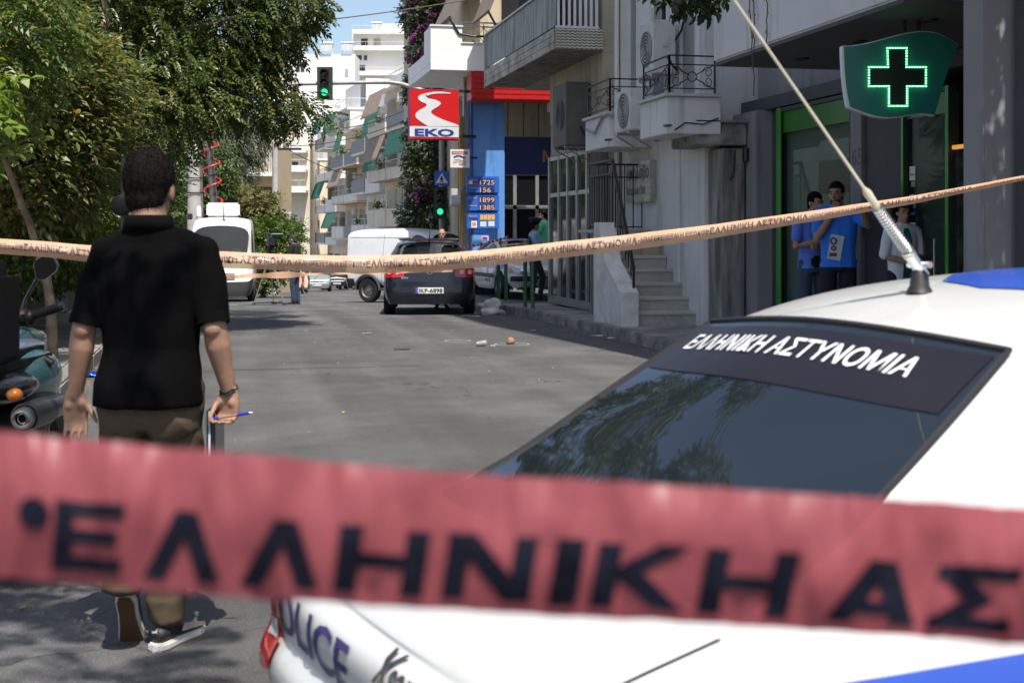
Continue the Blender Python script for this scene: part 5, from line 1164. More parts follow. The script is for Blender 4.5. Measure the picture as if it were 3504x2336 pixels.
def head_solids(mb, c, fw, s=1., nose=True):
    """skull, jaw, nose, ears and brow; c = centre of the skull, fw = facing direction"""
    c = Vector(c); f = Vector(fw).normalized(); r = f.cross(Vector((0, 0, 1))).normalized(); u = r.cross(f)
    R = Matrix((r, f, u)).transposed()
    mb.ball(c + u * .012 * s - f * .008 * s, (.074 * s, .094 * s, .10 * s), 18, 12, R); mb.ball(c + f * .022 * s - u * .055 * s, (.058 * s, .068 * s, .072 * s), 16, 10, R)
    mb.ball(c + f * .052 * s - u * .105 * s, (.034 * s, .032 * s, .026 * s), 12, 8, R)
    if nose:
        mb.tube([c + f * .088 * s - u * .008 * s, c + f * .112 * s - u * .045 * s], [.008 * s, .0135 * s], 8); mb.ball(c + f * .106 * s - u * .047 * s, .014 * s, 8, 6)
        mb.ball(c + f * .080 * s + u * .012 * s, (.052 * s, .012 * s, .010 * s), 12, 6, R); mb.ball(c + f * .085 * s - u * .078 * s, (.024 * s, .010 * s, .009 * s), 10, 6, R)
    for e in (1, -1): mb.ball(c + r * e * .076 * s - u * .02 * s - f * .005 * s, (.011 * s, .020 * s, .033 * s), 10, 8, R)
    return r, f, u, R
def face(t, c, fw, s=1., beard=None, voxel=.006):
    c = Vector(c); f = Vector(fw).normalized(); r = f.cross(Vector((0, 0, 1))).normalized(); u = r.cross(f); R = Matrix((r, f, u)).transposed()
    ew = M('eye_dark', (.02, .015, .012), rough=.2, var=0)
    for e in (1, -1):
        MB().ball(c + f * .083 * s + r * e * .031 * s - u * .006 * s, (.012 * s, .007 * s, .0055 * s), 10, 6, R).build('eye', ew, t, smooth=True)
        MB().ball(c + f * .087 * s + r * e * .031 * s + u * .014 * s, (.019 * s, .006 * s, .0045 * s), 10, 6, R).build('eyebrow', hairm, t, smooth=True)
    MB().ball(c + f * .090 * s - u * .077 * s, (.022 * s, .005 * s, .005 * s), 10, 6, R).build('mouth', M('lips', (.22, .08, .065), rough=.5, var=0), t, smooth=True)
    if beard:
        k = MB(); k.ball(c + f * .040 * s - u * .088 * s, (.056 * s, .054 * s, .046 * s), 14, 10, R); organic('beard', k, .008, beard, t, 3)
def hair_cap(t, c, fw, s=1., mat=None, back=.0, thick=1., n=900, voxel=.008, low=-.03, strands=True, seed=0, length=.016):
    """short hair: a shell over the skull above the ears and down the nape, with loose strands standing off it"""
    c = Vector(c); f = Vector(fw).normalized(); r = f.cross(Vector((0, 0, 1))).normalized(); u = r.cross(f); R = Matrix((r, f, u)).transposed(); k = MB()
    k.ball(c + u * .024 * s - f * .014 * s, (.083 * s * thick, .098 * s * thick, .102 * s * thick), 20, 14, R)
    k.ball(c - f * .046 * s - u * .035 * s, (.066 * s, .052 * s, .075 * s), 16, 10, R)
    o = organic('hair', k, voxel, mat or hairm, t, 3)
    me = o.data; bm = bmesh.new(); bm.from_mesh(me); dl = []
    for v in bm.verts:
        q = v.co - c; y, z = q.dot(f), q.dot(u)
        if z < (.045 if y > .05 else (-.005 if y > -.012 else -.105)) * s - (back if y < 0 else 0): dl.append(v)
    bmesh.ops.delete(bm, geom=dl, context='VERTS'); bm.to_mesh(me); bm.free()
    if strands and len(me.polygons):
        rg = random.Random(seed); k = MB(); P = me.polygons
        for _ in range(n):
            p = P[rg.randrange(len(P))]; nrm = p.normal; d = (nrm * .75 + Vector((rg.uniform(-.5, .5), rg.uniform(-.5, .5), rg.uniform(-.6, .3)))).normalized(); b0 = p.center - nrm * .003; s_ = nrm.cross(d)
            s_ = s_.normalized() if s_.length > 1e-4 else Vector((1, 0, 0)); L = length * s * rg.uniform(.5, 1.2)
            k._add([b0 + s_ * .0016, b0 - s_ * .0016, b0 + d * L], [(0, 1, 2)])
        q = k.build('hair_strands', mat or hairm, o, fix=False); q['kind'] = 'stuff'
    return o
def shoe(t, ankle, toe_dir, pitch=0., upper=None, sole=None, L=.28, name='shoe'):
    """low trainer: upper and sole; pitch lifts the heel about the toe (radians)"""
    d = Vector(toe_dir).normalized(); sd = d.cross(Vector((0, 0, 1))).normalized(); a = Vector(ankle)
    heel = Vector((a.x, a.y, 0)) - d * .065; toe = heel + d * L
    q = Quaternion(sd, -pitch); piv = heel + d * L * .78 + Vector((0, 0, 0)); base = a.z - .085 if not pitch else 0.
    def X(p, ball=True): p = Vector(p); return piv + q @ (p - piv) + Vector((0, 0, base if not pitch else 0))
    sec = [(0, .026, .075), (.03, .033, .085), (.08, .036, .088), (.13, .036, .072), (.17, .041, .058), (.21, .045, .048), (.25, .040, .040), (L, .018, .028)]
    k = MB(); vs = []; n = 12
    for s, w, h in sec:
        for j in range(n):
            an = 2 * pi * j / n; z = .024 + (h - .024) * .5 * (1 + sin(an)); vs.append(X(heel + d * s + sd * (w * cos(an) * (.78 if sin(an) > .5 else 1)) + Vector((0, 0, z))))
    m = len(sec); k._add(vs, [(i * n + j, i * n + (j + 1) % n, (i + 1) * n + (j + 1) % n, (i + 1) * n + j) for i in range(m - 1) for j in range(n)] + [tuple(range(n)), tuple((m - 1) * n + j for j in range(n))])
    o = k.build(name, upper, t, subsurf=1)
    k = MB(); ol = [(-.012, .0), (-.004, .028), (.03, .038), (.09, .036), (.15, .040), (.21, .049), (.25, .043), (L + .012, .012)]
    pl = [heel + d * s + sd * w for s, w in ol] + [heel + d * s - sd * w for s, w in reversed(ol)]
    k.prism([X(p) for p in pl], q @ Vector((0, 0, .028))); k.build('sole', sole, o, bevel=.006)
    return o, X
J0 = dict(head=(0, .02, 1.64), neck=(0, -.01, 1.50), ls=(-.19, 0, 1.42), rs=(.19, 0, 1.42), le=(-.23, -.03, 1.13), re=(.23, -.03, 1.13), lw=(-.24, .04, .89), rw=(.24, .04, .89),
          lh=(-.095, 0, .92), rh=(.095, 0, .92), lk=(-.105, .02, .50), rk=(.105, .02, .50), la=(-.105, -.02, .085), ra=(.105, -.02, .085))
def person(label, loc, rotz, J=None, H=1.78, top=None, bottom=None, shoes_m=None, hair=True, hair_mat=None, bald=False, sleeve=.55, long_top=.86, voxel=.011, fw=None, beard=None, cat='person', hands=None, build=1., skirt=None, sk=None, fold=.006, hairkw=None, group=None, legs=True):
    t = thing('person', label, cat, loc, rotz, local=True, group=group); j = dict(J0); j.update(J or {}); s = H / 1.75
    j = {k_: Vector(v) * s for k_, v in j.items()}; sk = sk or skin; fw = Vector(fw or (0, 1, 0)); b = build * s
    k = MB(); head_solids(k, j['head'], fw, s); limb(k, [j['neck'] - Vector((0, 0, .03)), (j['neck'] * .45 + j['head'] * .55) - Vector((0, 0, .02 * s))], [.060 * b, .054 * b])
    pel = (j['lh'] + j['rh']) / 2; ch = (j['ls'] + j['rs']) / 2
    loft(k, [(pel, .14 * b, .09 * b), (pel.lerp(ch, .35), .125 * b, .085 * b), (pel.lerp(ch, .75), .15 * b, .10 * b), (ch, .14 * b, .08 * b)])
    for a in 'lr':
        S_, E_, W_ = j[a + 's'], j[a + 'e'], j[a + 'w']; limb(k, [S_, S_.lerp(E_, .5), E_, E_.lerp(W_, .35), W_], [.052 * b, .047 * b, .040 * b, .041 * b, .027 * b])
        hd = (hands or {}).get(a); dr = (W_ - E_).normalized()
        if hd: hand(k, W_, hd.get('d', dr), hd['palm'], hd['thumb'], hd.get('curl', (.3, .35, .4, .45)), s, hd.get('grip', 0.))
        else: hand(k, W_, dr, (0.3 if a == 'l' else -.3, -.6, 0.), (.5 if a == 'l' else -.5, .6, 0), (.35, .4, .45, .5), s)
        if legs: limb(k, [j[a + 'h'], j[a + 'k'], j[a + 'a']], [.06 * b, .045 * b, .035 * b])
    body = organic('body', k, voxel, sk, t, 3)
    if not bald and hair: hair_cap(t, j['head'], fw, s, hair_mat, **(hairkw or {}))
    face(t, j['head'], fw, s, beard)
    # shirt
    if top:
        k = MB(); hem = long_top * s; hz = Vector((pel.x, pel.y, hem))
        loft(k, [(hz, .176 * b, .128 * b), (hz.lerp(ch, .3), .160 * b, .112 * b), (hz.lerp(ch, .62), .178 * b, .120 * b), (hz.lerp(ch, .88), .185 * b, .112 * b), (ch + Vector((0, 0, .03 * s)), .15 * b, .085 * b), (j['neck'] + Vector((0, 0, -.005 * s)), .075 * b, .070 * b)])
        for a in 'lr':
            S_, E_, W_ = j[a + 's'], j[a + 'e'], j[a + 'w']
            limb(k, [ch + (S_ - ch) * .4 + Vector((0, 0, .02 * s)), S_ - (S_ - ch) * .08, S_.lerp(E_, .45)], [.075 * b, .071 * b, .064 * b])
            if sleeve <= 1: limb(k, [S_, S_.lerp(E_, min(sleeve + .12, 1))], [.066 * b, .064 * b])
            else: limb(k, [S_, E_, E_.lerp(W_, sleeve - 1)], [.066 * b, .056 * b, .042 * b])
        organic('shirt', k, voxel, top, t, 6, fold, seed=len(label))
    if bottom and legs:
        k = MB(); loft(k, [(pel - Vector((0, 0, .10 * s)), .155 * b, .108 * b), (pel - Vector((0, 0, .03 * s)), .156 * b, .106 * b), (pel + Vector((0, 0, .06 * s)), .13 * b, .085 * b)])
        for a in 'lr':
            h_, n_, q_ = j[a + 'h'], j[a + 'k'], j[a + 'a']; limb(k, [h_, h_.lerp(n_, .5), n_, n_.lerp(q_, .5), q_.lerp(n_, .02)], [.086 * b, .082 * b, .068 * b, .062 * b, .058 * b])
        organic('trousers', k, voxel, bottom, t, 5, fold * 1.3, seed=len(label) + 3)
    if legs and shoes_m:
        for a in 'lr': shoe(t, j[a + 'a'], (.12 * (1 if a == 'r' else -1), 1, 0), 0, shoes_m, M('sole_dark', (.03, .03, .03), rough=.8), .27 * s)
    return t, j, s
# ---------------------------------------------------------------- the man walking away in the foreground
blackpolo = M('black_polo_cloth', (.0022, .0022, .0026), rough=.95, var=.2, scale=5, bump=.25, bscale=500, spec=.08)
khaki = M('brown_trouser_cloth', (.095, .070, .045), rough=.9, var=.12, scale=4, bump=.3, bscale=400, spec=.2)
MP = at(517, 900, 4.74)
mt = thing('person', 'man in black polo shirt and brown trousers walking away with a folder in his hand', 'person', (MP.x, MP.y, 0), -TH, local=True)
sk_m = M('man_skin', (.31, .172, .112), rough=.5, var=.10, scale=18, spec=.45, bump=.15, bscale=220)
hd = Vector((-.012, .03, 1.618)); ff = (0.06, 1, -.06)
k = MB(); head_solids(k, hd, ff, 1.06, True); limb(k, [(-.005, -.01, 1.46), (-.010, .0, 1.585)], [.066, .058], 18); limb(k, [(-.06, -.01, 1.44), (0, -.02, 1.48), (.06, -.01, 1.44)], [.04, .055, .04])
Ls, Le, Lw = Vector((-.172, 0, 1.375)), Vector((-.222, -.045, 1.115)), Vector((-.262, -.02, .885)); Rs, Re, Rw = Vector((.196, 0, 1.38)), Vector((.232, -.05, 1.12)), Vector((.275, .0, .893))
loft(k, [((0, 0, .95), .13, .08), ((0, 0, 1.2), .13, .08), ((0, 0, 1.38), .12, .06)])
limb(k, [Ls + Vector((.03, 0, -.02)), Ls.lerp(Le, .5), Le + Vector((0, .006, .02)), Le.lerp(Lw, .28), Le.lerp(Lw, .65), Lw], [.03, .047, .042, .044, .034, .0265], 18); MBx = k; k.ball(Le + Vector((0, -.016, 0)), .034, 12, 8)
limb(k, [Rs + Vector((-.03, 0, -.02)), Rs.lerp(Re, .5), Re + Vector((0, .006, .02)), Re.lerp(Rw, .28), Re.lerp(Rw, .65), Rw], [.03, .047, .042, .044, .034, .0265], 18); k.ball(Re + Vector((0, -.016, 0)), .034, 12, 8)
hand(k, Lw, Vector((.03, .05, -1)), Vector((.15, -1, 0)), Vector((1, .15, 0)), (.42, .38, .36, .30), 1.02)
hand(k, Rw, Vector((-.05, -.02, -1)), Vector((-.35, -1, 0)), Vector((-1, .25, 0)), (1.15, 1.2, 1.2, 1.1), 1.02, .7)
organic('body', k, .0062, sk_m, mt, 3)
hair_cap(mt, hd + Vector((0, 0, .004)), ff, 1.07, None, .0, .99, 6500, .006, length=.012)
face(mt, hd, ff, 1.06)
# polo shirt: torso, sleeves, fold-down collar and hem
k = MB()
loft(k, [((-.002, -.022, .855), .188, .150), ((-.002, -.018, .93), .180, .138), ((0, -.004, 1.05), .165, .116), ((0, -.005, 1.18), .170, .116), ((.004, -.008, 1.29), .180, .118), ((.006, -.006, 1.36), .172, .102), ((.004, -.004, 1.42), .115, .076), ((-.004, -.004, 1.478), .076, .066)], 32)
for S_, E_, sg_ in ((Ls, Le, -1), (Rs, Re, 1)):
    limb(k, [Vector((.07 * sg_, 0, 1.432)), S_ - Vector((.014 * sg_, 0, -.006)), S_.lerp(E_, .35), S_.lerp(E_, .80)], [.044, .052, .056, .056], 18)
    k.tube([S_.lerp(E_, .70), S_.lerp(E_, .92)], [.057, .057], 20)
organic('polo_shirt', k, .0075, blackpolo, mt, 4, .011, (5, 5, 4.2), 4)
k = MB(); P = []
for i in range(41):
    a = -pi * .5 + 2 * pi * i / 40; rx, ry = .070, .066; cx, cy = -.006, -.006
    top = Vector((cx + cos(a) * rx, cy + sin(a) * ry, 1.514 - .034 * max(0, sin(a)))); mid = Vector((cx + cos(a) * (rx + .012), cy + sin(a) * (ry + .012), 1.508 - .036 * max(0, sin(a)))); low = Vector((cx + cos(a) * (rx + .022), cy + sin(a) * (ry + .016), 1.468 - .04 * max(0, sin(a)) - .010 * abs(cos(a))))
    inn_ = Vector((cx + cos(a) * (rx - .004), cy + sin(a) * (ry - .004), 1.455)); P.append([inn_, top, mid, low])
k.grid(P); k.build('collar', M('polo_collar', (.0035, .0035, .0038), rough=.95, var=.1, bump=.3, bscale=500, spec=.08), mt, smooth=2, solid=.004)
for S_, E_ in ((Ls, Le), (Rs, Re)):
    k = MB(); d = (E_ - S_).normalized(); c = S_.lerp(E_, .915); k.lathe([(.0565, -.03), (.0585, -.03), (.0585, .006), (.0545, .006)], c, d, 28); k.build('sleeve_cuff', MATS['polo_collar'], mt, smooth=True)
# trousers
k = MB(); lh, rh = Vector((-.09, 0, .90)), Vector((.09, 0, .90)); lk, rk = Vector((-.085, .05, .50)), Vector((.075, .04, .49)); la, ra = Vector((-.072, -.075, .255)), Vector((.055, .0, .125))
loft(k, [((0, .0, .77), .176, .118), ((0, -.008, .84), .180, .122), ((0, -.004, .90), .165, .105), ((0, 0, .95), .14, .09)], 30)
k.ball((-.075, -.052, .80), (.085, .078, .085), 16, 10); k.ball((.075, -.052, .80), (.085, .078, .085), 16, 10)
limb(k, [lh, lh.lerp(lk, .5), lk, lk.lerp(la, .5), la], [.092, .09, .074, .066, .058], 18); limb(k, [rh, rh.lerp(rk, .5), rk, rk.lerp(ra, .5), ra], [.092, .09, .074, .068, .062], 18)
k.tube([ra + Vector((0, .0, .05)), ra + Vector((.004, .002, -.035))], [.066, .060], 18); k.tube([la + Vector((0, .0, .05)), la + Vector((-.006, -.02, -.04))], [.060, .062], 18)
organic('trousers', k, .008, khaki, mt, 4, .013, (6, 6, 7), 9)
for x in (-.08, .085):
    k = MB(); k.prism([(x - .065, -.131, .875), (x + .065, -.131, .875), (x + .065, -.139, .80), (x, -.139, .775), (x - .065, -.139, .80)], (0, .03, 0))
# trainers: near foot flat and turned out, far foot pushing off with its heel up
shoeb = M('trainer_black', (.016, .016, .017), rough=.55, var=.1); shoew = M('trainer_sole', (.62, .60, .56), rough=.7, var=.06); shoet = M('trainer_tan', (.33, .28, .22), rough=.7, var=.06); gum = M('gum_sole', (.09, .045, .02), rough=.8, var=.1)
o1, X1 = shoe(mt, Vector((.055, -.01, .085)), (.34, .94, 0), 0, shoeb, shoew, .275)
d1 = Vector((.34, .94, 0)).normalized(); s1 = d1.cross(Vector((0, 0, 1)))
for sgn in (1, -1):
    hl = Vector((.055, -.01, 0)) - d1 * .065
    MB().prism([hl + d1 * .10 + s1 * sgn * .0415 + Vector((0, 0, .05)), hl + d1 * .24 + s1 * sgn * .046 + Vector((0, 0, .036)), hl + d1 * .24 + s1 * sgn * .043 + Vector((0, 0, .047)), hl + d1 * .12 + s1 * sgn * .038 + Vector((0, 0, .072))], s1 * sgn * .005).build('side_stripe', shoet, o1)
o2, X2_ = shoe(mt, Vector((-.075, -.10, .085)), (-.05, 1, 0), radians(58), shoeb, shoew, .285)
d2 = Vector((-.05, 1, 0)).normalized(); s2 = d2.cross(Vector((0, 0, 1))); hl = Vector((-.075, -.10, 0)) - d2 * .065
ol = [(.0, .018), (.03, .030), (.09, .028), (.15, .033), (.21, .042), (.25, .036)]
pl = [hl + d2 * s + s2 * w + Vector((0, 0, -.004)) for s, w in ol] + [hl + d2 * s - s2 * w + Vector((0, 0, -.004)) for s, w in reversed(ol)]
MB()._add([X2_(p) for p in pl], [tuple(range(len(pl)))]).build('gum_tread', gum, o2)
catm = M('logo_white', (.72, .72, .70), rough=.5, var=0)
for X_, hl_, d_, s_ in ((X1, Vector((.055, -.01, 0)) - d1 * .065, d1, s1), (X2_, hl, d2, s2)):
    pts = [(-.014, .074), (-.004, .070), (.006, .075), (.014, .084), (.012, .078), (.010, .070), (.013, .064), (.007, .067), (.0, .066), (-.010, .064), (-.008, .069)]
    MB()._add([X_(hl_ - d_ * .004 + s_ * a + Vector((0, 0, z))) for a, z in pts], [tuple(range(len(pts)))]).build('heel_logo', catm, o1 if X_ is X1 else o2)
# bracelet
k = MB(); d = (Rw - Re).normalized(); c = Re.lerp(Rw, .97); s_, u_, _ = basis(d)
for off_ in (-.005, .004): k.tube([c + d * (off_ + .004 * sin(j)) + (s_ * cos(2 * pi * j / 24) + u_ * sin(2 * pi * j / 24)) * .0305 for j in range(24)], .0035, 6, closed=True)
k.build('bracelet', M('bracelet_leather', (.015, .013, .012), rough=.6), mt)
# what he carries: a black folder and a blue pen, things of their own
def man_w(p): p = Vector(p); return Matrix.Rotation(-TH, 3, 'Z') @ p + Vector((MP.x, MP.y, 0))
fc = man_w(Rw + Vector((-.055, -.02, -.16)))
fo = thing('folder', 'black plastic folder held by the walking man', 'folder', fc, -TH + radians(4), local=True)
MB().box((-.016, -.02, -.16), (-.012, .20, .10)).build('cover', M('folder_black', (.012, .012, .014), rough=.25, var=.05, coat=.4), fo, bevel=.001)
MB().box((.010, -.02, -.16), (.014, .20, .10)).build('cover', MATS['folder_black'], fo, bevel=.001)
MB().tube([(-.014, -.02, -.16), (-.014, -.02, .10)], .003, 6).build('spine', MATS['folder_black'], fo)
MB().box((-.011, -.016, -.155), (-.004, .195, .09)).build('papers', M('paper_blue_white', (.55, .60, .68), rough=.7), fo)
MB().box((.000, -.016, -.155), (.008, .195, .092)).build('dark_sleeve', M('sleeve_dark', (.03, .03, .035), rough=.4), fo)
pn = thing('pen', 'blue ballpoint pen held between the walking man\'s fingers', 'pen', man_w(Rw + Vector((.01, -.05, -.075))), -TH, local=True)
MB().tube([(-.05, .0, -.012), (.045, -.005, .004)], .0045, 10).build('barrel', M('pen_clear', (.30, .16, .14), rough=.3), pn, smooth=True)
MB().tube([(.030, -.004, .0015), (.072, -.006, .0085)], .0055, 10).build('grip', M('pen_blue', (.02, .03, .35), rough=.35), pn, smooth=True); MB().tube([(.072, -.006, .0085), (.085, -.0065, .0105)], [.005, .0012], 10).build('tip', M('pen_grey', (.25, .25, .25), metal=.7, rough=.3), pn, smooth=True); MB().tube([(-.055, .0, -.013), (-.035, -.0005, -.0095)], .0055, 10).build('cap', MATS['pen_blue'], pn, smooth=True)

# ---------------------------------------------------------------- bystanders by the pharmacy
blue1 = M('blue_polo_cloth', (.11, .22, .70), rough=.85, var=.08, sheen=.1); blue2 = M('blue_tshirt_cloth', (.03, .20, .80), rough=.85, var=.08, sheen=.1)
jean = M('denim', (.05, .075, .13), rough=.9, var=.15, scale=6); navt = M('navy_tracksuit', (.012, .014, .025), rough=.85, var=.1); shd = M('shoe_dark', (.03, .03, .03), rough=.6)
CAMDIR = radians(180) - TH
q = at(2780, 900, 16.0)
PV = .15
p1, j1, s1_ = person('bearded man in blue polo shirt standing with folded arms by the pharmacy window', (q.x, q.y, PV), CAMDIR + radians(18), dict(le=(-.25, .06, 1.12), re=(.25, .06, 1.12), lw=(.02, .20, 1.12), rw=(-.05, .22, 1.20), head=(-.02, .03, 1.63)), 1.80, blue1, jean, shd, fw=(-.25, 1, -.1), beard=M('stubble', (.05, .033, .026), rough=.8), hands=dict(l=dict(palm=(0, -1, 0), thumb=(0, 0, 1)), r=dict(palm=(0, -1, 0), thumb=(0, 0, 1))))
lettering('shirt_print', 'STR', (-.11, .128, 1.25), (1, 0, 0), (0, 0, 1), .05, wht, p1, nrm=(0, 1, 0), eps=.012)
k = MB(); k.box((-.10, .11, .90), (.10, .18, 1.04)); k.build('belt_bag', blackm, p1, bevel=.03)
k = MB(); k.box((-.03, .24, 1.20), (.03, .255, 1.33)); k.build('phone', blackm, p1, bevel=.006)
q = at(2868, 900, 15.2)
p2, j2, s2_ = person('man in bright blue printed t-shirt pointing across the street, hand at his mouth', (q.x, q.y, PV), CAMDIR - radians(12), dict(le=(-.30, .20, 1.30), lw=(-.22, .46, 1.46), re=(.22, .14, 1.16), rw=(.06, .16, 1.42), head=(.02, .03, 1.64)), 1.88, blue2, navt, shd, fw=(.35, 1, -.05), beard=MATS['stubble'], build=1.08,
    hands=dict(l=dict(palm=(0, 0, -1), thumb=(1, 0, 0), curl=(.05, 1.2, 1.3, 1.3)), r=dict(palm=(0, -1, .2), thumb=(-1, 0, 0), curl=(.5, .6, .6, .6), d=(-.3, .2, .9))))
pr = MB().box((-.02, .145, 1.02), (.13, .149, 1.30)).build('shirt_print', M('print_pale', (.55, .58, .62), rough=.8), p2); pr.rotation_euler = (0, radians(-10), 0); pr.location = (.18, 0, -.005)
k = MB(); k.tube([(.055 + cos(a) * .03, .152, 1.22 + sin(a) * .035) for a in [2 * pi * i / 16 for i in range(16)]], .009, 5, closed=True); k.build('shirt_print_ring', M('print_maroon', (.14, .03, .05), var=0), p2)
k = MB(); k.tube([(.055 + cos(a) * .022, .152, 1.14 + sin(a) * .022) for a in [2 * pi * i / 16 for i in range(16)]], .009, 5, closed=True); k.build('shirt_print_ring', MATS['print_maroon'], p2)
MB().box((.02, .150, 1.05), (.10, .154, 1.085)).build('shirt_print_band', MATS['print_maroon'], p2)
q = at(3088, 900, 14.2)
p3, j3, s3_ = person('woman with curly dark hair in a white pharmacist coat over teal top', (q.x, q.y, PV), CAMDIR + radians(12), dict(ls=(-.165, 0, 1.40), rs=(.165, 0, 1.40), le=(-.23, .02, 1.12), re=(.23, .02, 1.12), lw=(-.02, .20, 1.10), rw=(.03, .21, 1.06), head=(0, .02, 1.62)), 1.66, M('white_coat', (.80, .80, .82), rough=.85, var=.05), MATS['navy_tracksuit'], shd, fw=(.1, 1, -.08), build=.94, long_top=.62, sleeve=.8, hairkw=dict(thick=1.22, length=.05, n=2600, back=.06),
    hands=dict(l=dict(palm=(0, -1, 0), thumb=(0, 0, 1)), r=dict(palm=(0, -1, 0), thumb=(0, 0, 1))))
k = MB(); k.prism([(-.04, .115, .62), (.07, .115, .62), (.05, .118, 1.0), (.055, .112, 1.25), (.03, .085, 1.36), (-.02, .085, 1.36), (-.045, .112, 1.25)], (0, .012, 0)); k.build('teal_top', M('teal_cloth', (.01, .12, .14), rough=.85), p3, bevel=.004)
# ---------------------------------------------------------------- people at the junction
q = at(1828, 900, 29.6)
po_, jp, sp_ = person('police officer in peaked cap and dark vest standing in front of the police car', (q.x, q.y, -.02), radians(-75) - TH, dict(le=(-.25, .06, 1.14), lw=(-.16, .28, 1.10), re=(.24, .04, 1.14), rw=(.16, .28, 1.08), rk=(.12, .16, .52), ra=(.11, .10, .085)), 1.78, M('police_shirt', (.30, .40, .58), rough=.85, var=.05), M('police_trousers', (.014, .018, .035), rough=.85), shd, sk=skin_d, fw=(-.1, 1, -.1), voxel=.013)
k = MB(); loft(k, [((0, 0, .98), .178, .130), ((0, 0, 1.15), .182, .132), ((0, 0, 1.36), .176, .128), ((0, 0, 1.43), .11, .10)]); organic('vest', k, .012, M('vest_black', (.016, .017, .022), rough=.8, var=.1), po_, 3)
for i in range(4): MB().box((-.15, -.150, 1.0 + i * .085), (.15, -.128, 1.06 + i * .085)).build('vest_pocket', M('vest_strap', (.012, .012, .014), rough=.6), po_, bevel=.01)
k = MB(); hc = jp['head']; k.lathe([(.085, -.01), (.098, .02), (.10, .045), (.135, .075), (.125, .10), (0, .115)], hc + Vector((0, -.01, .055)), (0, 0, 1), 22); cp = k.build('cap', M('cap_navy', (.012, .015, .03), rough=.7), po_, smooth=True); MB().prism([hc + Vector(v) for v in ((-.08, .06, .06), (.08, .06, .06), (.06, .15, .04), (0, .17, .038), (-.06, .15, .04))], (0, 0, .008)).build('cap_peak', blackm, cp)
q = at(1862, 900, 32.6)
person('bearded man in green t-shirt with a hand at his mouth beside the police officer', (q.x, q.y, .20), radians(78) - TH, dict(re=(.24, .16, 1.16), rw=(.07, .2, 1.42), le=(-.24, .14, 1.18), lw=(-.07, .24, 1.44)), 1.82, M('green_cloth', (.10, .55, .26), rough=.85, var=.06), jean, shd, sk=skin, voxel=.013, beard=M('dark_beard', (.02, .015, .012), rough=.8), build=1.1,
    hands=dict(r=dict(palm=(0, -1, 0), thumb=(-1, 0, 0), curl=(.5, .6, .6, .6)), l=dict(palm=(0, -1, 0), thumb=(1, 0, 0), curl=(.5, .6, .6, .6))))
q = at(1512, 900, 28.8)
person('bald man with a beard standing behind the dark hatchback', (q.x, q.y, gz(q.y)), CAMDIR, dict(), 1.70, M('pale_shirt', (.45, .47, .52), rough=.85), jean, shd, bald=True, beard=M('grey_beard', (.10, .09, .085), rough=.8), voxel=.013)
q = at(1010, 900, 34.0)
person('cameraman in black t-shirt and jeans wiping his nose beside the tripod', (q.x, q.y, gz(q.y)), radians(72) - TH, dict(head=(0, .07, 1.61), neck=(0, .02, 1.49), re=(.23, .12, 1.15), rw=(.08, .22, 1.42), le=(-.24, .06, 1.13), lw=(-.14, .26, 1.20)), 1.78, M('black_tee', (.012, .012, .013), rough=.9), M('dark_denim', (.03, .045, .08), rough=.9, var=.15), shd, fw=(0, 1, -.35), bald=False, hair_mat=M('cropped_hair', (.03, .025, .022), rough=.8), hairkw=dict(thick=.96, n=300, length=.006), voxel=.012, beard=MATS['stubble'],
    hands=dict(r=dict(palm=(0, -1, 0), thumb=(-1, 0, 0), curl=(.6, .7, .7, .7)), l=dict(palm=(0, 0, 1), thumb=(0, 1, 0), curl=(.6, .6, .6, .6))))
# ================================================================== apartment blocks farther down the street
cr1 = M('cream_wall', (.76, .67, .54), rough=.85, var=.06, scale=.5, dirt=(.45, .38, .28), dirtamt=.25, streak=.4); cr2 = M('pale_wall', (.80, .78, .72), rough=.85, var=.05, scale=.5, dirt=(.5, .47, .41), dirtamt=.22, streak=.4)
cr3 = M('peach_wall', (.72, .57, .43), rough=.85, var=.06, scale=.5, dirt=(.42, .32, .22), dirtamt=.25, streak=.4); wh3 = M('far_white', (.80, .79, .76), rough=.85, var=.04, scale=.4)
dkw = M('dark_opening', (.035, .036, .038), rough=.25, var=.1); shut = M('roller_blind', (.42, .38, .31), rough=.8, var=.1); grg = M('grey_parapet', (.30, .31, .31), rough=.8, var=.1)
awg = M('green_awning', (.025, .15, .11), rough=.9, var=.15); awb = M('striped_brown_awning', (.30, .23, .18), rough=.9, var=.2); rl = M('white_rail', (.62, .62, .61), rough=.5, var=.05)
def loc_frame(px, d, dz=0.): p = at(px, 900, d); return Vector((p.x, p.y, gz(p.y) + dz))
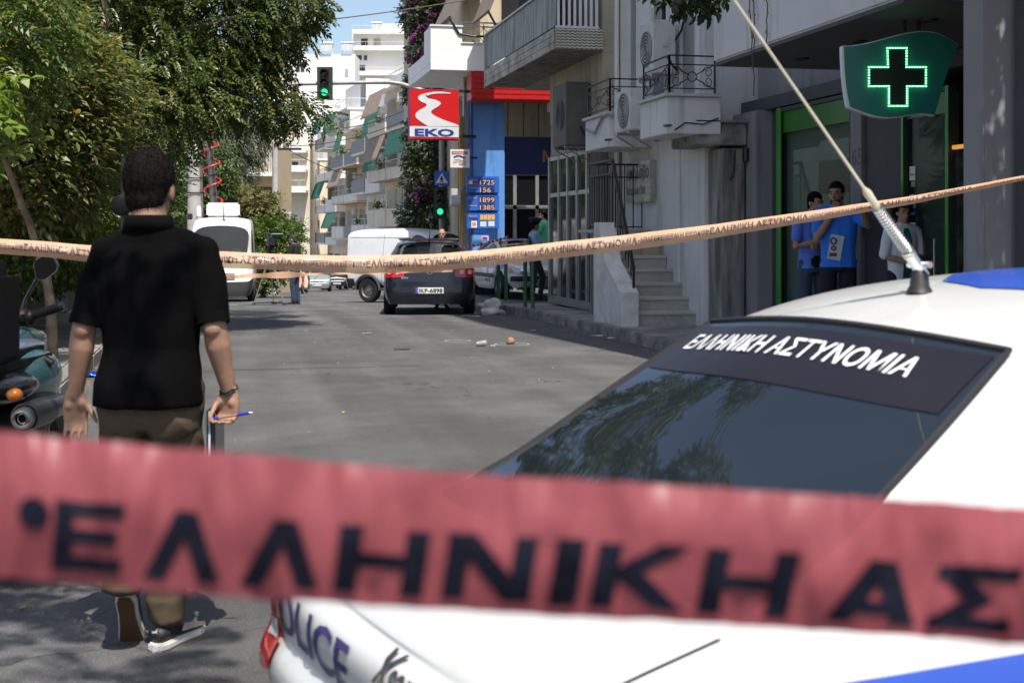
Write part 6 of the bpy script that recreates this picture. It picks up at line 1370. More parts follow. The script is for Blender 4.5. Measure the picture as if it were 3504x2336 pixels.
def apartment(label, px, d, Ln, floors, wall, par, seed, fh=2.95, g0=3.6, bd=1.25, rot=radians(5), W=9, aw=(awg, awb), base=None, penth=True, group='apartment blocks down the street'):
    rg = random.Random(seed); p = loc_frame(px, d); t = thing('apartment_block', label, 'building', p, rot, local=True, group=group)
    Ht = g0 + floors * fh
    MB().box((bd, 0, -3), (bd + W, Ln, Ht)).build('wall', wall, t)
    MB().box((bd - .3, -.1, Ht), (bd + W, Ln + .1, Ht + .18)).build('roof_slab', wh3, t)
    if penth:
        MB().box((bd + 1.6, 1.0, Ht + .18), (bd + W, Ln - .8, Ht + 2.9)).build('penthouse', wh3, t); MB().box((bd + 1.5, 1.0, Ht + .5), (bd + 1.595, 3, Ht + 2.4)).build('window', dkw, t)
        k = MB(); k.bar((bd - .2, 0, Ht + 1.0), (bd - .2, Ln, Ht + 1.0), .05); k.bar((bd - .2, 0, Ht + 1.0), (bd + 2, 0, Ht + 1.0), .05)
        for i in range(int(Ln / .6)): k.bar((bd - .2, i * .6, Ht + .18), (bd - .2, i * .6, Ht + 1.0), .03)
        k.build('roof_railing', rl, t)
    for i in range(int(Ln // 4)): MB().box((bd - .02, .8 + i * 4, .1), (bd - .001, 3.9 + i * 4, 2.9)).build('shop_opening', dkw, t)
    for f in range(floors):
        z = g0 + f * fh
        # windows in the near end wall and the street front
        for i in range(2): MB().box((bd + 1.8 + i * 3.2, -.02, z + .9), (bd + 2.9 + i * 3.2, -.001, z + 2.3)).build('window', dkw if (f + i) % 2 else shut, t)
        n = max(1, int(Ln / 5.2)); seg = Ln / n
        for i in range(n):
            y0, y1 = i * seg + .25, (i + 1) * seg - .25; kind = rg.random()
            MB().box((bd - .03, y0 + .4, z + .05), (bd - .001, y0 + 1.9, z + 2.3)).build('balcony_door', dkw, t); MB().box((bd - .035, y0 + 2.3, z + .05), (bd - .001, y1 - .4, z + 2.3)).build('shutter', shut if kind < .6 else dkw, t)
            MB().box((0, y0, z - .16), (bd - .001, y1, z)).build('balcony_slab', wall, t)
            ph = .55 if kind < .55 else .95; pm = par if kind < .75 else grg
            MB().box((0, y0, z + .001), (.09, y1, z + ph)).build('balcony_parapet', pm, t); MB().box((.091, y0, z + .001), (bd - .001, y0 + .09, z + ph)).build('balcony_parapet', pm, t); MB().box((.091, y1 - .09, z + .001), (bd - .001, y1, z + ph)).build('balcony_parapet', pm, t)
            if ph < .9:
                k = MB(); k.bar((.045, y0, z + 1.0), (.045, y1, z + 1.0), .045); k.bar((.045, y0 + .045, z + 1.0), (bd, y0 + .045, z + 1.0), .045)
                m = int((y1 - y0) / .45)
                for j in range(m + 1): k.bar((.045, y0 + (y1 - y0) * j / m, z + ph), (.045, y0 + (y1 - y0) * j / m, z + 1.0), .025)
                k.build('balcony_railing', rl, t)
            a = rg.random()
            if a < .42:
                am = aw[0] if rg.random() < .6 else aw[1]; ext = rg.uniform(.25, .6); dr = rg.uniform(1.2, 1.7); ya, yb = (y0, y1 - .4) if a < .3 else (y0, (y0 + y1) / 2)
                MB().prism([(-.0, ya, z + 2.72), (-ext, ya, z + 2.72 - dr), (-ext - .01, ya, z + 2.72 - dr - .12), (-ext + .03, ya, z + 2.70 - dr), (.04, ya, z + 2.69)], (0, yb - ya, 0)).build('awning', am, t)
            if rg.random() < .5:
                k = MB(); px_ = y0 + rg.uniform(.4, seg - 1.2)
                for _ in range(110):
                    c = Vector((rg.gauss(.12, .16), px_ + rg.gauss(0, .35), z + ph + .12 + abs(rg.gauss(0, .25)))); s_ = Vector((rg.uniform(-1, 1), rg.uniform(-1, 1), rg.uniform(-1, 1))).normalized() * .10; u_ = s_.cross(Vector((rg.uniform(-1, 1), rg.uniform(-1, 1), 1))).normalized() * .05
                    k._add([c - s_, c + u_, c + s_, c - u_], [(0, 1, 2, 3)])
                k.build('balcony_plant', leafmat('balcony_leaf', (.055, .10, .022), .5), t, fix=False)['kind'] = 'stuff'
            if rg.random() < .35:
                MB().box((bd - .35, y0 + .3, z + 1.9), (bd - .04, y0 + 1.05, z + 2.45)).build('cooling_unit', wh3, t, bevel=.02)
    return t
apartment('cream apartment block with green awnings beside the bougainvillea', 1392, 79, 12, 3, cr1, cr1, 5, g0=3.95)
apartment('pale apartment block in the middle of the far balcony row', 1300, 92, 11, 3, cr2, cr2, 11, g0=3.9)
apartment('peach apartment block with a brown awning behind the pale one', 1222, 104, 12, 3, cr3, cr2, 23, g0=3.9)
apartment('tall white-balconied apartment block near the far end of the row', 1150, 118, 12, 4, cr2, wh3, 31, g0=3.9)
ap = apartment('cream apartment block carrying the vertical language-school sign', 1052, 136, 12, 3, cr1, wh3, 42, g0=4.0, aw=(awb, awb))
# vertical sign: red Greek capitals on white tiles
p = at(1081, 900, 134); vs = thing('vertical_sign', 'vertical white sign with red Greek capitals on the far apartment block', 'sign', (p.x, p.y, at(1081, 800, 134).z), -TH, local=True)
redl = M('sign_letter_red', (.40, .02, .03), rough=.5, var=0); word = 'ΞΕΝΕΣ ΓΛΩΣΣΕΣ'
for i, ch_ in enumerate(word):
    if ch_ == ' ': continue
    zc = (800 - (636 + i * 26.5)) / F * 134
    a_ = MB().box((-.28, -.05, zc - .37), (.28, .05, zc + .37)).build('sign_tile', wh3, vs); lettering('letter', ch_, (0, -.055, zc - .22), (1, 0, 0), (0, 0, 1), .44, redl, a_, bold=.03, center=True, nrm=(0, -1, 0))
# big white blocks closing the street
def block(label, px0, px1, ytop, d, wall, rows=(), depth=5, name='apartment_block'):
    a, c = at(px0, ytop, d), at(px1, ytop, d); w = (px1 - px0) / F * d; p = Vector((a.x, a.y, gz(a.y))); t = thing(name, label, 'building', p, -TH, local=True, group='buildings closing the street')
    H = a.z - p.z; MB().box((0, 0, -4), (w, depth, H)).build('wall', wall, t)
    for (u0, u1, y0, y1, m, nm) in rows:
        x0, x1 = (u0 - px0) / F * d, (u1 - px0) / F * d; z1, z0 = at(u0, y0, d).z - p.z, at(u0, y1, d).z - p.z
        if nm == 'terrace':
            MB().box((x0, -1.6, z0), (x1, -.001, z0 + .25)).build('terrace_slab', wh3, t); MB().box((x0, -1.6, z0 + .251), (x1, -1.5, z0 + .6)).build('terrace_parapet', wh3, t)
            k = MB(); k.bar((x0, -1.55, z0 + 1.15), (x1, -1.55, z0 + 1.15), .05)
            for j in range(int((x1 - x0) / .9) + 1): k.bar((x0 + j * .9, -1.55, z0 + .6), (x0 + j * .9, -1.55, z0 + 1.15), .03)
            k.build('terrace_railing', rl, t)
        else: MB().box((x0, -.06, z0), (x1, -.001, z1)).build(nm, m, t)
    return t
blk = block('big white apartment block with a lettered wall at the end of the street', 985, 1215, 186, 168, wh3, [(1015, 1026, 219, 246, dkw, 'window'), (1029, 1042, 219, 246, dkw, 'window'), (1180, 1192, 236, 262, shut, 'window'), (1150, 1165, 340, 366, shut, 'window'), (1120, 1145, 338, 362, shut, 'window'), (1000, 1218, 330, 350, cr2, 'band')])
for i, (s, py, h) in enumerate((('ΣΥΣΤΗΜΑΤΑ ΘΕΡΜΑΝΣΗΣ', 189.5, 3), ('ΟΑΓΑ ΜΠΟΥΣΜΠΟΥΡΑ Β.Ε.', 199, 6.5), ('ΥΛΙΚΑ ΟΙΚΟΔΟΜΩΝ', 204.5, 3))):
    x0 = (1061 - 985) / F * 168; w_ = (74 if i == 1 else 48) / F * 168; p = blk.location; lettering('wall_lettering', s, (x0, -.02, at(1061, py, 168).z - p.z), (1, 0, 0), (0, 0, 1), h / F * 168, M('faded_print', (.42, .43, .47), var=0), blk, bold=.0, width=w_, nrm=(0, -1, 0))
block('white stepped apartment block with roof terraces behind the lettered wall', 1205, 1420, 112, 190, wh3, [(1210, 1420, 121, 121.5, wh3, 'terrace'), (1212, 1420, 176, 176.5, wh3, 'terrace'), (1236, 1258, 133, 166, dkw, 'balcony_door'), (1279, 1301, 133, 166, shut, 'balcony_door'), (1218, 1238, 190, 206, dkw, 'window'), (1246, 1256, 190, 207, dkw, 'window'), (1210, 1420, 262, 262.5, wh3, 'terrace'), (1230, 1250, 225, 250, dkw, 'window')])
block('cream roof house on top of the stepped block', 1279, 1420, 82, 196, cr2, [])
block('pale block rising behind the trees left of the lettered wall', 900, 1000, 262, 150, cr3, [(915, 935, 300, 330, dkw, 'window'), (950, 970, 300, 330, shut, 'window'), (915, 1000, 360, 360.5, wh3, 'terrace'), (915, 935, 380, 410, dkw, 'window'), (905, 1000, 440, 440.5, wh3, 'terrace'), (950, 975, 380, 412, dkw, 'window'), (915, 940, 470, 500, dkw, 'window')])
block('white apartment block with terraces behind the traffic light', 1085, 1215, 345, 145, cr2, [(1090, 1210, 395, 395.5, wh3, 'terrace'), (1090, 1210, 455, 455.5, wh3, 'terrace'), (1090, 1210, 520, 520.5, wh3, 'terrace'), (1105, 1125, 360, 390, dkw, 'window'), (1145, 1165, 360, 390, shut, 'window'), (1105, 1125, 420, 450, shut, 'window'), (1145, 1165, 420, 450, dkw, 'window'), (1105, 1125, 480, 515, dkw, 'window'), (1150, 1170, 480, 515, shut, 'window')])
block('low cream houses with small balconies behind the utility pole', 930, 1060, 470, 128, cr1, [(935, 1055, 525, 525.5, wh3, 'terrace'), (935, 1055, 590, 590.5, wh3, 'terrace'), (935, 1055, 660, 660.5, wh3, 'terrace'), (945, 965, 490, 520, dkw, 'window'), (985, 1010, 490, 520, shut, 'window'), (945, 970, 555, 585, dkw, 'window'), (1000, 1020, 555, 585, dkw, 'window'), (950, 975, 620, 652, shut, 'window')])
hs = block('beige house with a railed balcony behind the satellite van', 760, 945, 466, 72, M('beige_house', (.58, .45, .28), rough=.85, var=.06, scale=.5), [(770, 790, 500, 560, dkw, 'window'), (905, 940, 475, 590, shut, 'balcony_door'), (880, 940, 640, 760, M('red_brown', (.14, .05, .03), rough=.8), 'recess')])
dd = 72; p = hs.location; x0, x1 = (815 - 760) / F * dd, (950 - 760) / F * dd; zb = at(800, 606, dd).z - p.z
MB().box((x0 - .8, -1.3, zb), (x1, -.001, zb + .2)).build('balcony_slab', cr2, hs)
k = MB(); k.bar((x0 - .8, -1.25, zb + 1.1), (x1, -1.25, zb + 1.1), .05)
for j in range(21): k.bar((x0 - .8 + (x1 - x0 + .8) * j / 20, -1.25, zb + .2), (x0 - .8 + (x1 - x0 + .8) * j / 20, -1.25, zb + 1.1), .03)
k.build('balcony_railing', grg, hs)
zg = at(900, 775, dd).z - p.z
fn = thing('metal_fence', 'pale metal bar fence beside the far bushes', 'fence', at(915, 800, 60), -TH, local=True)
for j in range(14): MB().box((-1.1 + j * .16, -.02, -1.6), (-1.06 + j * .16, .02, 1.0)).build('bar', rl, fn)
MB().box((-1.12, -.03, .9), (1.1, -.021, .95)).build('rail', rl, fn)
# solar water heaters on the roofs
def heater(label, px, py, d):
    p = at(px, py, d); t = thing('solar_heater', label, 'water heater', p, -TH, local=True, group='solar water heaters on the roofs')
    MB().cyl((-.75, 0, 1.0), (.75, 0, 1.0), .32, 14).build('tank', metal, t, smooth=True); MB().prism([(-.7, -.3, .8), (.7, -.3, .8), (.7, -1.3, -.1), (-.7, -1.3, -.1)], (0, .05, .08)).build('collector', M('collector', (.30, .31, .32), rough=.6), t)
    k = MB(); k.bar((-.7, 0, -.3), (-.7, 0, .8), .06); k.bar((.7, 0, -.3), (.7, 0, .8), .06); k.bar((-.7, 0, .0), (.7, 0, .7), .04); k.build('stand', rl, t)
heater('solar water heater on the white lettered block, left one', 1120, 178, 169); heater('solar water heater on the white lettered block, right one', 1190, 176, 169)
heater('solar water heater high on the stepped block', 1290, 105, 190)
# utility poles and wires
cpole = M('pole_concrete', (.42, .40, .37), rough=.85, var=.1, scale=3)
q = at(942, 900, 62); up_ = thing('utility_pole', 'slender concrete utility pole with a cross arm in front of the far balconies', 'pole', (q.x, q.y, gz(q.y)))
zt = at(942, 488, 62).z; MB().tube([(q.x, q.y, gz(q.y)), (q.x, q.y, zt)], [.20, .13], 10).build('shaft', cpole, up_, smooth=True); r_ = Vector((CT, -ST, 0)); MB().bar(Vector((q.x, q.y, zt - .3)) - r_ * .2, Vector((q.x, q.y, zt - .3)) + r_ * 1.2, .1).build('cross_arm', iron, up_)
for i in range(3): MB().cyl(Vector((q.x, q.y, zt - .25)) + r_ * (.3 + .35 * i), Vector((q.x, q.y, zt - .05)) + r_ * (.3 + .35 * i), .05, 8).build('insulator', wht, up_)
q = at(668, 900, 43.5); lp = thing('concrete_pole', 'thick grey concrete pole standing behind the satellite van', 'pole', (q.x, q.y, gz(q.y)))
MB().tube([(q.x, q.y, gz(q.y)), (q.x, q.y, at(668, 380, 43.5).z)], [.30, .20], 14).build('shaft', cpole, lp, smooth=True)
for i in range(3): MB().tube([Vector((q.x, q.y, at(668, 560 + i * 50, 43.5).z)) + Vector((cos(a), sin(a), 0)) * .275 for a in [2 * pi * j / 16 for j in range(16)]], .02, 5, closed=True).build('steel_band', iron, lp)
def wire(label, pts, r=.012, name='overhead_wire', sag=0., mat=None):
    pts = [Vector(p) for p in pts]
    if sag and len(pts) == 2: pts = [pts[0].lerp(pts[1], i / 20) - Vector((0, 0, sag * 4 * (i / 20) * (1 - i / 20))) for i in range(21)]
    k = MB(); k.tube(pts, r, 5); tag(k.build(name, mat or M('wire_brown', (.16, .11, .09), rough=.7, var=0), None, smooth=True), label, 'wire', 'overhead wires')
wire('thin brown overhead wire crossing the sky from the trees to the white balcony', [at(300, 135, 20), at(1600, 0, 28)], .011, sag=.10)
for i, (a_, b_) in enumerate((((1050, 440, 62), (1400, 370, 62)), ((960, 500, 62), (1400, 405, 62)), ((950, 490, 62), (1240, 600, 90)))):
    wire(['upper dark cable strung towards the cream apartment block', 'lower dark cable strung towards the cream apartment block', 'slack cable running down from the utility pole'][i], [at(*a_), at(*b_)], .022, sag=.35, mat=M('wire_black', (.03, .03, .03), rough=.6, var=0))
# ================================================================== trees and plants
bark = M('pale_bark', (.24, .18, .125), rough=.9, var=.22, scale=9, bump=.8, bscale=40, dirt=(.10, .075, .05), dirtamt=.45); barkd = M('dark_bark', (.07, .052, .04), rough=.9, var=.25, scale=9, bump=.8, bscale=40)
def rotations(dirs, ups):
    d = dirs / np.linalg.norm(dirs, axis=1, keepdims=True); s = np.cross(d, ups); s /= np.maximum(np.linalg.norm(s, axis=1, keepdims=True), 1e-6); u = np.cross(s, d); return np.stack([s, d, u], axis=2)     # columns: side, along, up
def tmpl_pinnate(n=5, L=.27, ll=.072, lw=.019, droop=.35):
    vs, fs = [], []
    def leaflet(p, a, l, w):
        i = len(vs); dx, dy = sin(a), cos(a); z = p[2]
        vs.extend([p, (p[0] + dx * l * .45 + dy * w, p[1] + dy * l * .45 - dx * w, z + .006), (p[0] + dx * l, p[1] + dy * l, z - .3 * l), (p[0] + dx * l * .45 - dy * w, p[1] + dy * l * .45 + dx * w, z + .006)]); fs.append((i, i + 1, i + 2, i + 3))
    for k_ in range(n):
        t_ = .18 + .72 * k_ / (n - 1); y = L * t_; z = -droop * L * t_ * t_
        for sg_ in (1, -1): leaflet((.0, y, z), sg_ * (1.0 - .25 * t_), ll * (1 - .25 * abs(t_ - .45)), lw)
    leaflet((0, L * .95, -droop * L), 0, ll, lw)
    return np.array(vs), fs
def tmpl_simple(n=6, L=.16, ll=.075, lw=.02, spread=1.0, seed=1):
    r = random.Random(seed); vs, fs = [], []
    for k_ in range(n):
        t_ = k_ / max(1, n - 1); p = np.array([0, L * t_, -.1 * L * t_]); a = (k_ % 2 * 2 - 1) * spread * (1.1 - .5 * t_) + r.uniform(-.2, .2); tl = r.uniform(-.5, .2); d = np.array([sin(a), cos(a), tl]); d /= np.linalg.norm(d); s = np.cross(d, [0, 0, 1.]); s /= np.linalg.norm(s); nn_ = np.cross(s, d); i = len(vs); l = ll * r.uniform(.75, 1.15)
        vs.extend([p, p + d * l * .4 + s * lw + nn_ * .006, p + d * l * .8 + s * lw * .55, p + d * l - nn_ * .012, p + d * l * .8 - s * lw * .55, p + d * l * .4 - s * lw + nn_ * .006]); fs.append((i, i + 1, i + 2, i + 3, i + 4, i + 5))
    return np.array(vs), fs
def crown(name, blobs, n, tm, mat, parent, droop=.35, shell=.55, smin=.75, smax=1.3, seed=0, kind=False):
    rg = np.random.default_rng(seed); tv, tf = tm; vol = np.array([b[1][0] * b[1][1] * b[1][2] for b in blobs]) ** .7; cnt = np.maximum(1, (n * vol / vol.sum()).astype(int)); P, D = [], []
    for (c, r), m in zip(blobs, cnt):
        q = rg.normal(size=(m, 3)); q /= np.linalg.norm(q, axis=1, keepdims=True); rad = (shell + (1 - shell) * rg.random((m, 1)) ** .7) * (1 + .16 * np.sin(q[:, :1] * 7 + c[0]) * np.cos(q[:, 2:3] * 6 + c[2]))
        P.append(np.array(c) + q * rad * np.array(r)); dd_ = q * np.array([1, 1, .6]) + rg.normal(size=(m, 3)) * .45; dd_[:, 2] -= droop; D.append(dd_)
    P = np.concatenate(P); D = np.concatenate(D); ups = np.tile([0, 0, 1.], (len(P), 1)) + rg.normal(size=(len(P), 3)) * .35; R = rotations(D, ups); s = rg.uniform(smin, smax, (len(P), 1, 1))
    V = (np.einsum('nij,kj->nki', R, tv) * s + P[:, None, :]).reshape(-1, 3) - np.array(ORG[parent.name] if parent else (0, 0, 0)); k = len(tv); me = bpy.data.meshes.new(name)
    me.from_pydata(V.tolist(), [], [tuple(i + b * k for i in f) for b in range(len(P)) for f in tf]); me.update()
    return link_mesh(name, me, mat, parent)
def limbs(base, pts, r0, mat, parent, name='trunk', twist=.03, seed=0):
    rg = random.Random(seed); k = MB(); n = len(pts); out = []
    P = [Vector(base)] + [Vector(p) for p in pts]; Q = []
    for a, c in zip(P[:-1], P[1:]):
        for j in range(4): Q.append(a.lerp(c, j / 4) + Vector((rg.gauss(0, twist), rg.gauss(0, twist), 0)) * (0 if j == 0 and a is P[0] else .6))
    Q.append(P[-1]); m = len(Q); k.tube(Q, [r0 * (1 - .7 * i / (m - 1)) for i in range(m)], 10); return k.build(name, mat, parent, smooth=True)
def tree(label, base, trunk, r0, arms, blobs, n, tm, mat, cat='tree', seed=0, tw=.03, bk=None, name='tree', group='trees on the left side of the street', **kw):
    t = thing(name, label, cat, base, group=group); limbs(base, trunk, r0, bk or bark, t, 'trunk', tw, seed=seed)
    for i, a in enumerate(arms): limbs(trunk[-1] if not isinstance(a[0], int) else trunk[a[0]], a[1:] if isinstance(a[0], int) else a, r0 * .45, bk or bark, t, 'branch', .09, seed + i)
    crown('crown', blobs, n, tm, mat, t, seed=seed, **kw); return t
L_dark = leafmat('dark_green_leaf', (.086, .124, .038), .6, .36, .36, tip=(.26, .22, .05)); L_mid = leafmat('mid_green_leaf', (.095, .145, .035), .5, .3, .42, tip=(.24, .23, .05)); L_lime = leafmat('lime_leaf', (.13, .20, .02), .35, .35, .4); L_olive = leafmat('olive_leaf', (.125, .15, .045), .5, .34, .42, tip=(.40, .28, .10))
L_grey = leafmat('grey_green_leaf', (.10, .115, .075), .4, .2, .5); L_far = leafmat('far_leaf', (.06, .095, .022), .5, .3, .5); L_ficus = leafmat('ficus_leaf', (.016, .030, .010), .4, .2, .35)
def B(px, py, d, rx, ry, rz): return (tuple(at(px, py, d)), (rx, ry, rz))
pin = tmpl_pinnate(); sim = tmpl_simple(); simbig = tmpl_simple(5, .2, .13, .03, .9, 3); simsm = tmpl_simple(7, .15, .055, .016, 1.0, 5)
# chinaberry tree leaning over the road
bs = Vector((-2.75, 18.8, .1))
tree('big dark green tree with feathery leaves leaning over the road', bs, [(-2.4, 18.9, 2.2), (-1.7, 19.1, 3.6)], .17, [[(-.8, 19.2, 4.2), (.6, 19.6, 4.6)], [(-1.5, 18.6, 4.6), (-.6, 18.3, 5.8)], [(-.9, 19.9, 3.5), (.8, 20.4, 3.3)], [(-2.8, 18.6, 4.4), (-3.4, 18.2, 5.2)]],
     [B(620, 90, 19.5, 1.5, 1.3, 1.1), B(840, 60, 20, 1.1, 1.1, .85), B(960, -20, 20, .72, .9, .62), B(1000, 40, 20.3, .48, .6, .36), B(430, 180, 19, 1.2, 1.2, 1.0), B(690, 285, 19.5, 1.1, 1.1, .5), B(870, 350, 20, .85, .9, .36), B(1010, 400, 20.5, .50, .6, .24), B(520, 330, 18.5, 1.0, 1.0, .8), B(520, 400, 19, .7, .9, .4), B(720, 210, 20.5, 1.1, 1.1, .6), B(330, 60, 19, 1.4, 1.3, 1.1), B(900, 190, 20.5, .52, .6, .30), B(700, -220, 20, 1.5, 1.4, .9), B(350, -200, 19, 2, 1.6, 1.2), ((-.6, 19.5, 8.2), (1.8, 1.6, 1.2)), ((-1.6, 20.5, 10.4), (1.6, 1.5, 1.3)), ((-2.6, 18.5, 8.5), (1.7, 1.6, 1.5)), ((-.4, 21, 12.0), (1.1, 1.1, 1.0)), ((.5, 20.4, 13.8), (1.4, 1.3, 1.2)), ((-.9, 20.2, 14.8), (1.5, 1.4, 1.2)), ((1.1, 19.6, 11.2), (.9, .9, .9))], 16000, pin, L_dark, seed=2, droop=.55)
# privet with tan flower heads over the wall
bs = Vector((-3.3, 15.2, .1))
tree('olive green tree with tan flower clusters hanging over the garden wall', bs, [(-3.2, 15.2, 1.6), (-3.1, 15.3, 2.6)], .12, [[(-2.6, 15.2, 3.0)], [(-3.6, 15.0, 3.4)]],
     [B(150, 330, 15.2, .95, .9, .75), B(230, 470, 15.5, .7, .7, .6), B(90, 520, 15, .8, .8, .7), B(60, 200, 15, 1.0, .9, .7), B(230, 250, 15.8, .7, .8, .6), B(240, 600, 16, .5, .6, .42), B(-60, 380, 15, 1.0, .9, 1.1), B(120, 650, 15.6, .7, .7, .5)], 5200, tmpl_simple(5, .2, .11, .022, .9, 3), L_olive, seed=4, droop=.25)
bs = Vector((-3.4, 13.6, .1))
tree('dense dark bush filling the space behind the low wall', bs, [(-3.4, 13.7, .9), (-3.35, 13.8, 1.4)], .08, [], [B(60, 780, 16.3, .8, .7, .6), B(200, 760, 17.5, .75, .7, .65), B(-60, 860, 15.5, .8, .7, .5), B(120, 880, 17.5, .8, .6, .35), B(260, 850, 19, .7, .7, .45), B(310, 640, 20.5, .8, .8, .8), B(330, 780, 21, .7, .7, .6), B(150, 900, 18.5, .9, .5, .3)], 5200, sim, L_mid, cat='bush', name='bush', seed=6, bk=barkd)
bs = Vector((-3.9, 23.5, .0))
tree('shady dark tree between the bushes and the satellite van', bs, [(-3.8, 23.5, 2.0), (-3.6, 23.6, 3.2)], .15, [[(-2.8, 23.5, 3.6)], [(-4.6, 23.4, 3.8)]], [B(380, 560, 24, 1.1, 1.0, .9), B(330, 420, 24, 1.2, 1.1, .9), B(300, 700, 24.5, .9, .9, .7), B(450, 640, 26, .8, .8, .7), B(230, 560, 25, 1.2, 1, 1.2), B(420, 330, 25, 1.4, 1.2, .9), B(390, 830, 26.5, .6, .6, .7), B(120, 700, 24, 1.3, 1.0, 1.4)], 5200, pin, L_mid, seed=8, bk=barkd)
# slim pavement tree whose mottled trunk leans out of the picture
bs = at(176, 1233, 13.8)
tree('slim pavement tree with a pale mottled trunk leaning left', Vector((bs.x, bs.y, .13)), [at(176, 1060, 13.8), at(158, 940, 13.8), at(100, 760, 13.6), at(20, 560, 13.2), at(-60, 420, 13)], .062, [], [B(-250, 200, 12.5, 1.1, 1.1, .9), B(-120, 60, 12.5, .9, .9, .8)], 1600, pin, L_mid, seed=9, tw=.006)
bs = Vector((-2.9, 7.6, .1))
tree('citrus tree with bright yellow-green leaves at the left picture edge', bs, [(-2.9, 7.6, 1.6)], .07, [], [B(-150, 420, 7.6, .24, .3, .30), B(-230, 300, 7.6, .35, .4, .36), B(-90, 330, 7.7, .12, .2, .12), B(-230, 560, 7.6, .28, .3, .28)], 360, tmpl_simple(5, .14, .085, .021, .9, 7), L_lime, seed=10, droop=.9)
# trees behind the van and along the far left
tree('light green bushy tree behind the satellite van', Vector((at(610, 900, 47).x, at(610, 900, 47).y, gz(47))), [(at(610, 900, 47).x, at(610, 900, 47).y, 3)], .2, [], [B(600, 620, 47, 1.8, 1.6, 1.8), B(560, 760, 46, 1.5, 1.4, 1.2), B(650, 700, 48, 1.3, 1.3, 1.3), B(690, 560, 48, 1.3, 1.2, 1.2), B(520, 860, 44, 1.2, 1.0, 1.0), B(480, 720, 44, 1.4, 1.2, 1.4)], 4200, tmpl_simple(6, .3, .14, .04, 1.0, 9), L_far, seed=12)
tree('grey-green eucalyptus with drooping foliage in front of the beige house', Vector((at(815, 900, 62).x, at(815, 900, 62).y, gz(62))), [tuple(at(815, 640, 62)), tuple(at(812, 520, 62))], .26, [], [B(760, 500, 61, 1.2, 1.1, 1.5), B(850, 480, 62, .9, .9, 1.0), B(790, 590, 61, .7, .7, 1.0), B(730, 430, 61, 1.2, 1.1, 1.1), B(860, 560, 62, .45, .5, .7), B(820, 420, 62, 1.3, 1, .9)], 2600, tmpl_simple(5, .35, .24, .022, .35, 11), L_grey, seed=13, droop=1.6, bk=M('eucalyptus_bark', (.42, .38, .32), rough=.85, var=.12))
def bushes(label, blobs, n, seed, mat, d): 
    c = Vector(blobs[0][0]); t = thing('bush', label, 'bush', (c.x, c.y, gz(c.y)), group='bushes beside the far road'); MB().tube([(c.x, c.y, gz(c.y)), c], [.08, .03], 6).build('stem', barkd, t); crown('crown', blobs, n, tmpl_simple(6, .28, .11, .035, 1.0, seed), mat, t, seed=seed); return t
bushes('yellow-green bush just behind the satellite van roof', [B(850, 700, 50, 1.1, 1.0, .65), B(790, 690, 50, .7, .7, .6), B(910, 720, 50, .6, .6, .4)], 1500, 21, leafmat('mustard_leaf', (.13, .125, .035), .4, .25, .5), 50)
bushes('green bush behind the television camera', [B(900, 850, 48, .9, .9, .9), B(960, 820, 48, .8, .8, .8), B(840, 860, 48, .7, .7, .9), B(990, 790, 49, .5, .5, .4), B(890, 940, 48, .8, .8, .5)], 2400, 22, leafmat('hedge_leaf', (.075, .125, .022), .45, .3, .5), 48)
# bougainvillea on the corner house
bg_ = thing('bougainvillea', 'tall dark creeper with purple flowers on the corner beside the red fuel sign', 'creeper', (5.9, 40, gz(40)))
blb = [B(1440, 60, 40, .62, .8, .7), B(1470, 180, 40, .62, .8, .7), B(1440, 300, 40, .5, .8, .6), B(1500, 40, 40, .7, .8, .8), B(1500, 330, 40.5, .6, .8, .6), B(1440, 480, 40, .45, .7, .9), B(1450, 620, 40, .6, .8, .7), B(1480, 740, 40, .8, .8, .55), B(1420, 560, 40.5, .32, .6, .4), B(1530, 250, 40, .5, .7, .8), B(1400, 740, 41, .35, .6, .4), B(1440, -80, 40, .7, .8, .7), B(1560, 550, 41, .5, .6, 1.6)]
crown('foliage', blb, 6500, tmpl_simple(6, .17, .075, .03, 1.0, 15), leafmat('creeper_leaf', (.035, .058, .016), .5, .2, .5), bg_, seed=15)
crown('flowers', [B(1412, 22, 39.4, .26, .3, .10), B(1425, 205, 39.4, .28, .4, .14), B(1450, 215, 39.3, .2, .3, .2), B(1405, 70, 39.5, .06, .2, .06), B(1470, 195, 39.3, .3, .4, .10), B(1500, 80, 39.3, .4, .4, .5), B(1430, 240, 39.4, .2, .4, .12), B(1385, 450, 40, .1, .2, .2), B(1450, 120, 39.3, .4, .4, .4), B(1440, 640, 39.4, .4, .4, .4)], 230, tmpl_simple(6, .1, .05, .03, 1.4, 17), leafmat('purple_bract', (.15, .014, .13), .4, .25, .6), bg_, seed=16)
k = MB(); k.tube([(6.0, 40, gz(40)), (5.95, 40, 3), (5.9, 40.1, 8)], [.09, .07, .03], 8); k.build('stem', barkd, bg_)
cw = thing('corner_house', 'pale corner house hidden behind the purple-flowered creeper', 'building', (6.4, 42, gz(42)))
MB().box((6.35, 40.4, -1.5), (14, 47, 9.6)).build('wall', cream, cw); MB().box((6.2, 40.3, 9.6), (14, 47.1, 9.8)).build('roof_slab', wh3, cw)
for z in (2.2, 5.4): MB().box((6.33, 42, z), (6.349, 43.4, z + 1.6)).build('window', dkw, cw)
